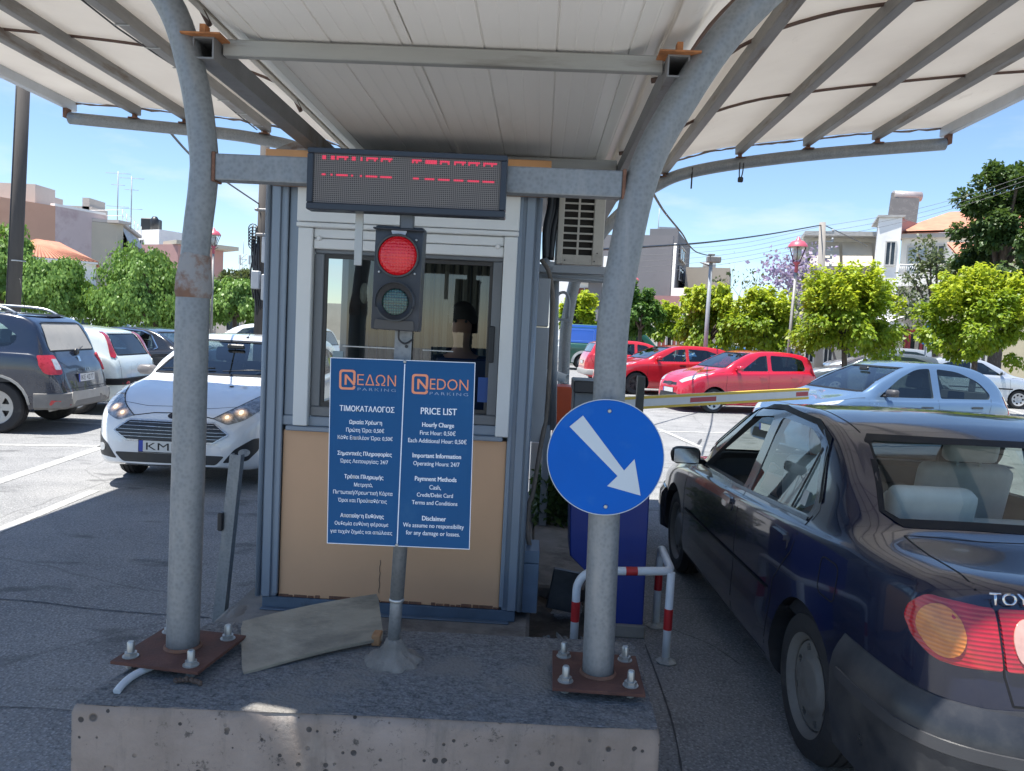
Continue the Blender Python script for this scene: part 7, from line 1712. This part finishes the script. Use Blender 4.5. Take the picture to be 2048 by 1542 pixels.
# --- awning building
b = thing('awning_building', 'cream building with wide slanted awnings left of the white house', 'building', (*G(1600, 49), 0)); A, B = G(1590, 46), G(1742, 45)
zt = zat(1742, 476, 45); vwall(b, 'wall', A, B, 0, zt, 8, stucco('stucco_cream', (.50, .47, .40))); vwall(b, 'roof_slab', (A[0]-.2, A[1]-.9), (B[0], B[1]-.9), zt+.005, zt+.25, 9, mk('slab_grey', (.40, .39, .37), .8))
AW = mk('awning_cream', (.50, .45, .36), .8, 0, .06, 2)
A2, B2_ = Vector(A), Vector(B); awning(b, A2.lerp(B2_, .08), A2.lerp(B2_, .48), zt-.25, 1.5, 1.25, AW); awning(b, A2.lerp(B2_, .52), A2.lerp(B2_, .90), zt-.25, 1.5, 1.25, AW)
for u in (.15, .4, .65, .85): opening(b, A, B, u, u+.1, 4.2, 5.6); opening(b, A, B, u, u+.1, .9, 2.7, 'door' if u == .4 else 'window')
vwall(b, 'balcony', (A[0], A[1]-1.3), (B[0], B[1]-1.3), 3.3, 4.2, 1.25, MATS['stucco_pale'])
# --- white art deco house
WS = MATS['stucco_white']; w_ = thing('white_house', 'white two storey house with red tiled roof and a solar water heater', 'house', (*G(1760, 42), 0))
A, B, C_ = G(1738, 41.4), G(1784, 41), G(1858, 44.5); zt = zat(1784, 434, 41)
vwall(w_, 'tower_wall', A, B, 0, zt, 3.4, WS); vwall(w_, 'parapet', (B[0]+.01, B[1]+.1), C_, zat(1784, 466, 41), zt-.02, .3, stucco('stucco_rose', (.42, .25, .23), (.34, .20, .18)))
vwall(w_, 'tower_cap', (A[0]-.12, A[1]-.12), (B[0]+.1, B[1]-.12), zt+.004, zt+.12, 3.6, mk('slab_grey', (.40, .39, .37), .8))
opening(w_, A, B, .42, .78, zat(1758, 532, 42), zat(1758, 488, 42)); opening(w_, A, B, .3, .7, .9, 2.6, 'door')
D, E_ = G(1786, 41.6), G(2060, 38.5); ze = zat(1800, 470, 41.4)
vwall(w_, 'wing_wall', D, E_, 0, ze, 6, WS); d = (Vector(E_)-Vector(D)).normalized(); n = Vector((d.y, -d.x))
a0, a1 = Vector(D)+n*.45-d*.4, Vector(E_)+n*.45; b0, b1 = Vector(D)-n*4.2+d*1.8, Vector(E_)-n*4.2
mb = MB(); zr = ze+1.7
for o in (0, .12): mb.quad((a0.x, a0.y, ze+.05+o), (a1.x, a1.y, ze+.05+o), (b1.x, b1.y, zr+o), (b0.x, b0.y, zr+o))
bk = Vector(D)-n*6.4-d*.4; mb.quad((a0.x, a0.y, ze+.17), (b0.x, b0.y, zr+.12), (bk.x, bk.y, ze+.17))
P('tiled_roof', mb, TILE, w_)
vwall(w_, 'cornice', tuple(Vector(D)+n*.40-d*.3), tuple(Vector(E_)+n*.40), ze-.18, ze+.045, .38, MATS['stucco_pale'])
u = lambda t: Vector(D).lerp(Vector(E_), t)
opening(w_, D, E_, .06, .20, zat(1810, 548, 41), zat(1810, 492, 41), 'window', mk('recess_blue', (.30, .36, .40), .6)); opening(w_, D, E_, .24, .33, zat(1840, 548, 41), zat(1840, 492, 41)); opening(w_, D, E_, .42, .5, 3.9, 5.4); opening(w_, D, E_, .62, .7, 3.9, 5.4)
for t in (.08, .2, .36, .6): opening(w_, D, E_, t, t+.09, .6, 2.7, 'door' if t == .2 else 'window')
vwall(w_, 'balcony', tuple(u(.02)+n*1.2), tuple(u(.36)+n*1.2), zat(1810, 572, 40.5), zat(1810, 548, 40.5), 1.15, WS)
mb = MB()
for k in range(24): q = u(.02+.34*k/23)+n*1.2; mb.tube([(q.x, q.y, zat(1810, 548, 40.5)), (q.x, q.y, zat(1810, 530, 40.5))], .018, 4)
q0, q1 = u(.02)+n*1.2, u(.36)+n*1.2; mb.tube([(q0.x, q0.y, zat(1810, 530, 40.5)), (q1.x, q1.y, zat(1810, 530, 40.5))], .03, 5); P('balcony_rail', mb, WHITEP, w_)
vwall(w_, 'shop_canopy', tuple(u(-.15)+n*1.6), tuple(u(.5)+n*1.6), 2.95, 3.25, 1.55, mk('shop_band', (.30, .33, .36), .6))
sh = thing('solar_heater', 'solar water heater panel with a silver tank on the white house', 'water heater', (*G(1805, 43), zt))
q = at(1784, 428, 43); q2 = at(1826, 388, 44.5); mb = MB(); ax = Vector((.9, .43, 0)).normalized()
mid0, mid1 = Vector((q.x+.55, q.y, zt+.05)), Vector((q.x+.95, q.y+.7, zat(1810, 394, 44)))
mb.beam(mid0, mid1, 1.5, .09, 0, (0, -1, .6)); P('panel', mb, mk('solar_panel', (.16, .15, .14), .25, .3, .1, 3), sh)
mb = MB(); tq = Vector((mid1.x+.15, mid1.y+.15, mid1.z+.02)); mb.tube([tq-Vector((.75, 0, 0)), tq+Vector((.75, 0, 0))], .27, 16); P('tank', mb, mk('tank_pale', (.5, .44, .42), .4, .3), sh)
mb = MB()
for dx in (-.5, .5): mb.tube([(tq.x+dx, tq.y+.1, tq.z-.2), (tq.x+dx, tq.y+.3, zt-.6)], .03, 5); mb.tube([(tq.x+dx, tq.y+.1, tq.z-.2), (mid0.x+dx, mid0.y, zt)], .03, 5)
P('stand', mb, GREYP, sh)
# --- yellow house at the right
b = thing('yellow_house', 'pale yellow house with a shuttered window under the big dark tree', 'house', (*G(1910, 36), 0)); A, B = G(1903, 36.2), G(2080, 35)
ze = zat(1930, 520, 36); vwall(b, 'wall', A, B, 0, ze, 4.5, stucco('stucco_yellow', (.52, .46, .32), (.42, .36, .26))); mb = MB(); Av, Bv = Vector(A), Vector(B)
for o in (0, .1): mb.quad((A[0]-.2, A[1]-.4, ze+o), (B[0], B[1]-.4, ze+o), (B[0], B[1]+2.2, ze+1.0+o), (A[0]+.5, A[1]+2.2, ze+1.0+o))
P('tiled_roof', mb, TILE, b); opening(b, A, B, .12, .25, zat(1935, 612, 36), zat(1935, 552, 36), 'window', mk('shutter_grey', (.28, .27, .25), .6)); opening(b, A, B, .5, .63, zat(1935, 612, 36), zat(1935, 552, 36), 'window', MATS['shutter_grey'])
opening(b, A, B, .3, .4, .4, 2.5, 'door')
# --- left side
b = thing('pink_building', 'long salmon and pale pink building with a stained blank wall', 'building', (*G(60, 46), 0)); A, M1, B = G(-70, 43.5), G(108, 48), G(209, 51.5)
zt = zat(209, 431, 51.5)
vwall(b, 'salmon_wall', A, M1, 0, zt, 8, stucco('stucco_salmon', (.52, .31, .22), (.46, .25, .17))); vwall(b, 'pale_wall', M1, B, 0, zt+.002, 8, mk('stucco_palepink', (.52, .43, .42), .9, 0, .08, .6, .1, 20, c2=(.36, .25, .25), s2=.55, m2=(.54, .72)))
vwall(b, 'roof_edge', (M1[0], M1[1]-.05), (B[0], B[1]-.05), zt+.006, zt+.16, .4, MATS['stucco_white'])
opening(b, A, M1, .50, .62, 2.0, 4.2); opening(b, A, M1, .75, .85, 2.0, 4.2)
for px, Y, wdt, h in ((62, 50, 1.6, 1.0), (150, 54, 2.2, .9), (168, 54, .5, 1.5), (28, 48, 2.6, 1.3)):
    q = G(px, Y); mb = MB(); mb.b2((q[0]-wdt/2, q[1], zt-.2), (q[0]+wdt/2, q[1]+2, zt+h)); P('roof_room', mb, MATS['stucco_pale'], b)
h = thing('tiled_house', 'small white house with a red tiled hip roof behind the weeping trees', 'house', (*G(130, 38), 0))
ap = at(75, 478, 40); r2 = at(118, 484, 43); el, er, eb = at(-20, 545, 37), at(196, 524, 40), at(200, 522, 46)
mb = MB(); el.z = er.z = eb.z = er.z
mb.bm.faces.new(mb.ring([el, er, ap])); mb.bm.faces.new(mb.ring([er, eb, r2, ap])); 
for k in range(27):
    t = k/26; e = el.lerp(er, t); mb.tube([e+Vector((0, -.02, .0)), e.lerp(ap, .97)+Vector((0, 0, .0))], .035, 5)
for k in range(18):
    t = k/17; e = er.lerp(eb, t); mb.tube([e, e.lerp(ap.lerp(r2, t), .97)], .03, 5)
P('tiled_roof', mb, TILE, h); vwall(h, 'wall', (el.x+.5, el.y+.4), (er.x-.25, er.y+.25), 0, er.z-.05, 5, MATS['stucco_white']); vwall(h, 'eaves', (el.x+.1, el.y+.05), (er.x, er.y), er.z-.12, er.z-.03, .8, MATS['stucco_white'])
opening(h, (el.x+.5, el.y+.4), (er.x-.25, er.y+.25), .86, .94, 1.2, 2.6); opening(h, (el.x+.5, el.y+.4), (er.x-.25, er.y+.25), .5, .6, 1.2, 2.6)
b = thing('balcony_building', 'beige building with grey white balcony awnings beside the pink building', 'building', (*G(220, 52), 0)); A, B, C_ = G(208, 51.3), G(231, 51), G(270, 60)
zt = zat(231, 447, 51); BE = stucco('stucco_sand', (.46, .42, .34)); vwall(b, 'front_wall', A, B, 0, zt, .5, BE); vwall(b, 'side_wall', B, C_, 0, zt-.01, 4, BE)
vwall(b, 'roof_slab', (A[0]-.2, A[1]-.4), (B[0]+.3, B[1]-.4), zt+.01, zt+.2, 1.2, MATS['stucco_pale']); Bv, Cv = Vector(B), Vector(C_); nn = Vector(((Cv-Bv).normalized().y, -(Cv-Bv).normalized().x))
vwall(b, 'roof_overhang', tuple(Bv+nn*.35), tuple(Cv+nn*.35), zt+.012, zt+.21, 2, MATS['stucco_pale'])
awning(b, Bv.lerp(Cv, .05)+nn*.1, Bv.lerp(Cv, .5)+nn*.1, zt-.05, 1.5, .7, mk('awning_grey', (.44, .46, .47), .8)); awning(b, Bv.lerp(Cv, .52)+nn*.1, Bv.lerp(Cv, .97)+nn*.1, zt-.05, 1.5, .7, MATS['awning_grey'])
zb = zat(231, 507, 51); vwall(b, 'balcony_slab', tuple(Bv+nn*.9), tuple(Cv+nn*.9), zb-.2, zb, 1.5, MATS['stucco_pale']); vwall(b, 'balcony_rail', tuple(Bv+nn*.86), tuple(Cv+nn*.86), zb+.01, zb+.8, .06, mk('rail_brown', (.06, .05, .045), .6))
opening(b, B, C_, .1, .35, zb+.1, zt-.6, 'door'); opening(b, B, C_, .55, .8, zb+.1, zt-.6, 'door'); opening(b, A, B, .3, .7, 1.5, 3.0)
mb = MB(); 
for k in range(6): q = Bv.lerp(Cv, k/5)+nn*.3; mb.tube([(q.x, q.y, zt+.2), (q.x, q.y, zt+.95)], .025, 5)
q0, q1 = Bv+nn*.3, Cv+nn*.3
for z in (.55, .93): mb.tube([(q0.x, q0.y, zt+z), (q1.x, q1.y, zt+z)], .02, 5); mb.tube([(q0.x-3, q0.y+1, zt+z), (q0.x, q0.y, zt+z)], .02, 5)
P('roof_rail', mb, WHITEP, b)
for px, h in ((231, 4.0), (258, 3.7)):
    q = G(px, 54); t_ = thing('roof_aerial', 'tall rooftop aerial with several crossbars above the balcony building' if px == 231 else 'shorter rooftop aerial with a wide top crossbar above the balcony awnings', 'aerial', (*q, zt)); mb = MB(); mb.tube([(*q, zt), (*q, zt+h)], .035, 6)
    for z, l in ((h-.1, 1.0), (h-.9, .6), (h*.4, .9)): mb.tube([(q[0]-l, q[1]+.2, zt+z), (q[0]+l, q[1]-.2, zt+z-.1)], .018, 5)
    P('mast', mb, GREYP, t_)
b = thing('far_block', 'distant white block carrying black water tanks on its roof', 'building', (*G(290, 75), 0)); A, B = G(262, 76), G(314, 74); zt = zat(300, 460, 75); vwall(b, 'wall', A, B, 0, zt, 6, WS); opening(b, A, B, .3, .42, zt-2.2, zt-1.0)
mb = MB(); q = G(291, 76); mb.b2((q[0]-.75, q[1], zt), (q[0]+.75, q[1]+1.5, zt+1.3), .1); P('water_tank', mb, BLACKP, b); q = G(305, 76); mb = MB(); mb.lathe([(.4, 0), (.42, 1.1), (.2, 1.45)], Matrix.Translation((*q, zt)), 14); P('water_tank', mb, BLACKP, b)
b = thing('far_house', 'distant low house with a reddish wall under the white block', 'house', (*G(310, 66), 0)); A, B = G(272, 67), G(352, 65); vwall(b, 'wall', A, B, 0, zat(300, 488, 66), 5, MATS['stucco_rose']); vwall(b, 'roof_slab', (A[0]+2.4, A[1]-.3), (B[0], B[1]-.3), zat(300, 488, 66)+.01, zat(300, 480, 66), 5.5, MATS['stucco_sand']); opening(b, A, B, .3, .45, zat(300, 520, 66), zat(300, 500, 66))
b = thing('far_terrace', 'long low pale building closing the far end of the lot', 'building', (*G(450, 62), 0)); A, B = G(330, 64), G(700, 62); vwall(b, 'wall', A, B, 0, 3.4, 6, MATS['stucco_pale'])
for t in (.06, .2, .34, .5): opening(b, A, B, t, t+.07, .8, 2.6)
# ================================================================== poles, lamps, wires
WOOD = mk('pole_wood', (.075, .066, .06), .85, 0, .18, 6, .3, 30, c2=(.06, .05, .045), s2=3, st=(4, 4, .35))
def upole(name, label, px0, py0, px1, py1, Y, r0, r1, mat, extra=0):
    a, b = at(px0, py0, Y), at(px1, py1, Y); d = (b-a).normalized(); base = a+d*((gz(Y)-a.z)/d.z); top = b+d*extra; t = thing(name, label, 'pole', base); mb = MB(); mb.tube([base, top], [r0, r1], 12); P('shaft', mb, mat, t); return t, base, top
pl, pb0, pt0 = upole('wooden_pole', 'thick weathered wooden pole behind the SUV at the left edge', 27, 600, 45, 200, 13.5, .125, .105, WOOD, 1.6)
mb = MB(); off = Vector((-.06, -.105, 0)); mb.tube([pb0+off, pt0+off*.85], .014, 6); P('cable', mb, BLACKP, pl)
mb = MB(); q = pb0.lerp(pt0, .45); q = at(36, 522, 13.5); mb.lathe([(.122, -.01), (.126, 0), (.122, .01)], Matrix.Translation(q), 16, cap=False); P('metal_band', mb, ZINC, pl)
pl, pb0, pt0 = upole('utility_pole', 'brown utility pole loaded with cables and boxes left of the booth', 519, 650, 530, 300, 15, .115, .085, WOOD, .6)
mb = MB(); rnd = random.Random(3)
for k in range(9):
    a = at(505+rnd.random()*12, 450+rnd.random()*40, 14.9); e = at(505+rnd.random()*22, 590+rnd.random()*50, 14.9); mid = a.lerp(e, .5)+Vector((rnd.uniform(-.12, .06), -.05, 0)); mb.tube(smoothpath([a, mid, e], 5), .018, 5)
for k in range(6):
    c_ = at(506, 458+6*k, 14.85); mb.tube([c_+Vector((.09*math.cos(t), 0, .10*math.sin(t))) for t in [q*.55 for q in range(10)]], .010, 5)
P('cable_loops', mb, BLACKP, pl)
for px, py, sx, sz, nm in ((532, 500, .14, .5, 'junction_box'), (528, 470, .3, .06, 'bracket'), (512, 560, .16, .35, 'junction_box'), (532, 575, .16, .5, 'meter_box'), (530, 340, .05, .3, 'insulator'), (524, 420, .26, .05, 'bracket')):
    mb = MB(); mb.box(at(px, py, 14.8), (sx, .12, sz), .015); P(nm, mb, GREYP if nm != 'bracket' else DARKSTEEL, pl)
pl, pbc, ptc = upole('concrete_pole', 'pale concrete electricity pole behind the broad yellow green tree', 1638, 690, 1645, 445, 30, .17, .12, mk('pole_concrete', (.27, .25, .23), .9, 0, .1, 3), 0)
mb = MB()
for k in range(5): mb.b2((ptc.x+.05, ptc.y-.05, ptc.z-.4-k*.32), (ptc.x+.45, ptc.y+.05, ptc.z-.36-k*.32)); mb.lathe([(.05, 0), (.05, .12)], Matrix.Translation((ptc.x+.42, ptc.y, ptc.z-.36-k*.32)), 8)
P('insulator', mb, GREYP, pl)
pl, pbf, ptf = upole('floodlight_pole', 'slim grey floodlight pole in front of the yellow green trees', 1411, 692, 1423, 512, 24, .075, .055, GREYP, 0)
mb = MB(); mb.box((ptf.x+.05, ptf.y-.1, ptf.z-.12), (.42, .22, .18), .02); mb.box((ptf.x, ptf.y, ptf.z+.04), (.2, .12, .05), .01); mb.tube([ptf-Vector((.05, 0, .3)), ptf+Vector((-.35, -.1, -.22))], .02, 6); P('floodlight', mb, mk('flood_grey', (.20, .19, .18), .5), pl)
PINK = mk('lamp_pink', (.46, .09, .13), .4, 0, .08, 5); PINKL = mk('lamp_glass', (.52, .52, .50), .25, 0, .05, 4)
def lamp(label, px, py, pxb, Y):
    top = at(px, py, Y); b = at(pxb, 690, Y); b.z = gz(Y); t = thing('street_lamp', label, 'street lamp', b, 0, 'old style lantern street lamps')
    hd = top-Vector((0, 0, .62)); ax = (hd-b).normalized(); mb = MB(); mb.tube([b, hd], [.055, .035], 12); mb.tube([b, b+ax*.5], [.085, .07], 12); P('shaft', mb, mk('lamp_shaft', (.30, .29, .28), .5, .2), t)
    M = Matrix.Translation(hd)
    mb = MB(); mb.lathe([(.035, -.25), (.05, -.2), (.04, -.05), (.09, .0), (.09, .03)], M, 12); P('collar', mb, PINK, t)
    mb = MB(); mb.lathe([(.245, .40), (.23, .45), (.16, .54), (.06, .575), (.055, .61), (.03, .62), (.03, .66), (.001, .665)], M, 24, cap=False); P('cap', mb, PINK, t)
    mb = MB(); mb.lathe([(.245, .395), (.05, .392)], M, 24, cap=False); mb.lathe([(.05, .08), (.10, .20), (.10, .36)], M, 14); P('bulb_glass', mb, PINKL, t)
    mb = MB()
    for k in range(6): a = k*math.pi/3+.2; mb.tube([hd+Vector((.085*math.cos(a), .085*math.sin(a), .03)), hd+Vector((.225*math.cos(a), .225*math.sin(a), .40))], .012, 5)
    for s_ in (-1, 1): mb.tube([hd+Vector((0, 0, -.1)), hd+Vector((s_*.16, 0, -.02))], .012, 5)
    P('cage', mb, mk('cage_dark', (.06, .02, .025), .5), t)
lamp('red capped lantern lamp standing between the yellow green trees', 1597, 477, 1576, 20); lamp('pink capped lantern lamp beside the thin left post', 428, 458, 421, 27); lamp('small distant red capped lantern lamp above the dark green tree', 1270, 553, 1266, 42)
def wire(label, pts, r=.012, mat=None, grp='overhead cables'):
    mb = MB(); mb.tube(smoothpath([at(*p) for p in pts], 8), r, 5, False); tag(P('overhead_cable', mb, mat or BLACKP, None), label, 'cable', grp)
wire('heavy black cable running from the thick post to the concrete pole', [(1180, 500, 13), (1300, 493, 16), (1420, 484, 20), (1540, 468, 25), (1643, 450, 30)], .022)
wire('twisted cable sagging from the canopy down to the floodlight pole', [(1300, 375, 8), (1330, 425, 11), (1365, 468, 15), (1378, 490, 18), (1395, 505, 21), (1422, 512, 24)], .016)
wire('black cable hanging from the canopy to the brown utility pole', [(335, 258, 7.7), (390, 318, 9.5), (450, 362, 12), (518, 408, 15)], .014)
THINW = mk('wire_grey', (.12, .12, .125), .6)
for i in range(5): wire('thin parallel wire crossing the grey block towards the concrete pole', [(1240, 498+12*i, 34), (1330, 502+11*i-4, 33), (1480, 490+9*i-3, 31.5), (1645, 452+9*i, 30)], .007, THINW, 'thin wires left of the concrete pole')
for i in range(3): wire('thin wire climbing from the concrete pole to the upper right', [(1648, 452+12*i, 30), (1780, 430+10*i, 29), (1920, 395+9*i, 28), (2070, 345+10*i, 27)], .007, THINW, 'thin wires right of the concrete pole')
wire('service cable dropping from the concrete pole to the white house', [(1648, 450, 30), (1690, 470, 34), (1735, 492, 41)], .02)
# lattice mast far away
lm = thing('lattice_mast', 'distant lattice telecom mast above the grey green tree', 'mast', (*G(485, 140), 0)); mb = MB(); q = G(485, 140); zt = zat(485, 508, 140); hw_ = .62
for sx in (-1, 1):
    for sy in (-1, 1): mb.tube([(q[0]+sx*hw_*1.6, q[1]+sy*hw_, 0), (q[0]+sx*hw_, q[1]+sy*hw_, zt)], .07, 4)
k = 0; z = zt-7
while z < zt: mb.tube([(q[0]-hw_, q[1]-hw_, z), (q[0]+hw_, q[1]-hw_, z+1.0)], .05, 4); mb.tube([(q[0]-hw_, q[1]-hw_, z), (q[0]+hw_, q[1]-hw_, z)], .05, 4); z += 1.0
P('lattice', mb, GREYP, lm); mb = MB(); mb.tube([(q[0]-.3, q[1], zt), (q[0]-.3, q[1], zt+2.6)], .05, 4)
for sx in (-.9, .9): mb.box((q[0]+sx, q[1], zt-1.0), (.3, .3, 1.6)); mb.box((q[0]+sx*.8, q[1], zt-4.0), (.3, .3, 1.5))
P('antenna', mb, GREYP, lm)
# red shelter and signs by the far kerb
Y = 31; t = thing('red_shelter', 'red framed shelter with a white curved roof in front of the white house', 'shelter', (*G(1810, Y), gz(Y)))
RF = mk('shelter_red', (.36, .02, .03), .45); x0, x1 = G(1772, Y)[0], G(1842, Y)[0]; mb = MB(); zt = zat(1810, 664, Y)
for x in (x0, (x0+x1)/2+.2, x1):
    for y in (Y, Y+1.3): mb.b2((x-.04, y-.04, gz(Y)), (x+.04, y+.04, zt))
mb.b2((x0, Y-.05, zt), (x1, Y+.05, zt+.12)); mb.b2((x0, Y+1.25, zt), (x1, Y+1.35, zt+.12)); mb.b2((x0-.03, Y+.05, zt+.01), (x0+.03, Y+1.25, zt+.11)); mb.b2((x1-.03, Y+.05, zt+.01), (x1+.03, Y+1.25, zt+.11)); mb.b2((x0, Y-.03, gz(Y)+.5), (x1-.6, Y+.03, gz(Y)+.56)); P('frame', mb, RF, t)
mb = MB(); mb.sheet(lambda u, v: (x0-.4+u*(x1-x0+.8), Y-.7+v*2.4, zt+.13+.45*math.sin(u*math.pi*.9+.2)), 12, 2); mb.sheet(lambda u, v: (x0-.4+u*(x1-x0+.8), Y-.7+v*2.4, zt+.16+.45*math.sin(u*math.pi*.9+.2)), 12, 2); P('roof', mb, MATS['awning_white'], t)
mb = MB(); mb.b2((x0+.2, Y+.9, gz(Y)+.42), (x1-.2, Y+1.2, gz(Y)+.48)); P('bench', mb, GREYP, t)
Y = 25; t = thing('road_sign', 'blue round road sign with a blue plate below beside the thin tree', 'road sign', (*G(1853, Y), gz(Y))); q = G(1853, Y); c_ = at(1857, 660, Y); mb = MB(); mb.tube([(*q, gz(Y)), (c_.x-.05, Y, c_.z+.3)], .03, 8); P('post', mb, GREYP, t)
mb = MB(); Mq = Matrix.Translation((c_.x, Y-.05, c_.z)) @ Matrix.Rotation(R_(90), 4, 'X'); mb.lathe([(.21, -.01), (.21, .008), (.001, .009)], Mq, 28, False, False); P('disc', mb, mk('far_sign_blue', (.02, .14, .34), .5), t)
mb = MB(); mb.b2((c_.x-.13, Y-.066, c_.z-.035), (c_.x+.13, Y-.061, c_.z+.035)); P('bar', mb, WHITEP, t); mb = MB(); mb.b2((c_.x-.2, Y-.06, c_.z-.46), (c_.x+.22, Y-.04, c_.z-.3)); P('plate', mb, MATS['far_sign_blue'], t)
# pavement and kerb at the far side
m = MB(); m.b2((-60, 36.5, .2), (60, 39.5, .46)); structure('pavement', m, mk('pavement_slab', (.38, .36, .33), .9, 0, .1, 2))
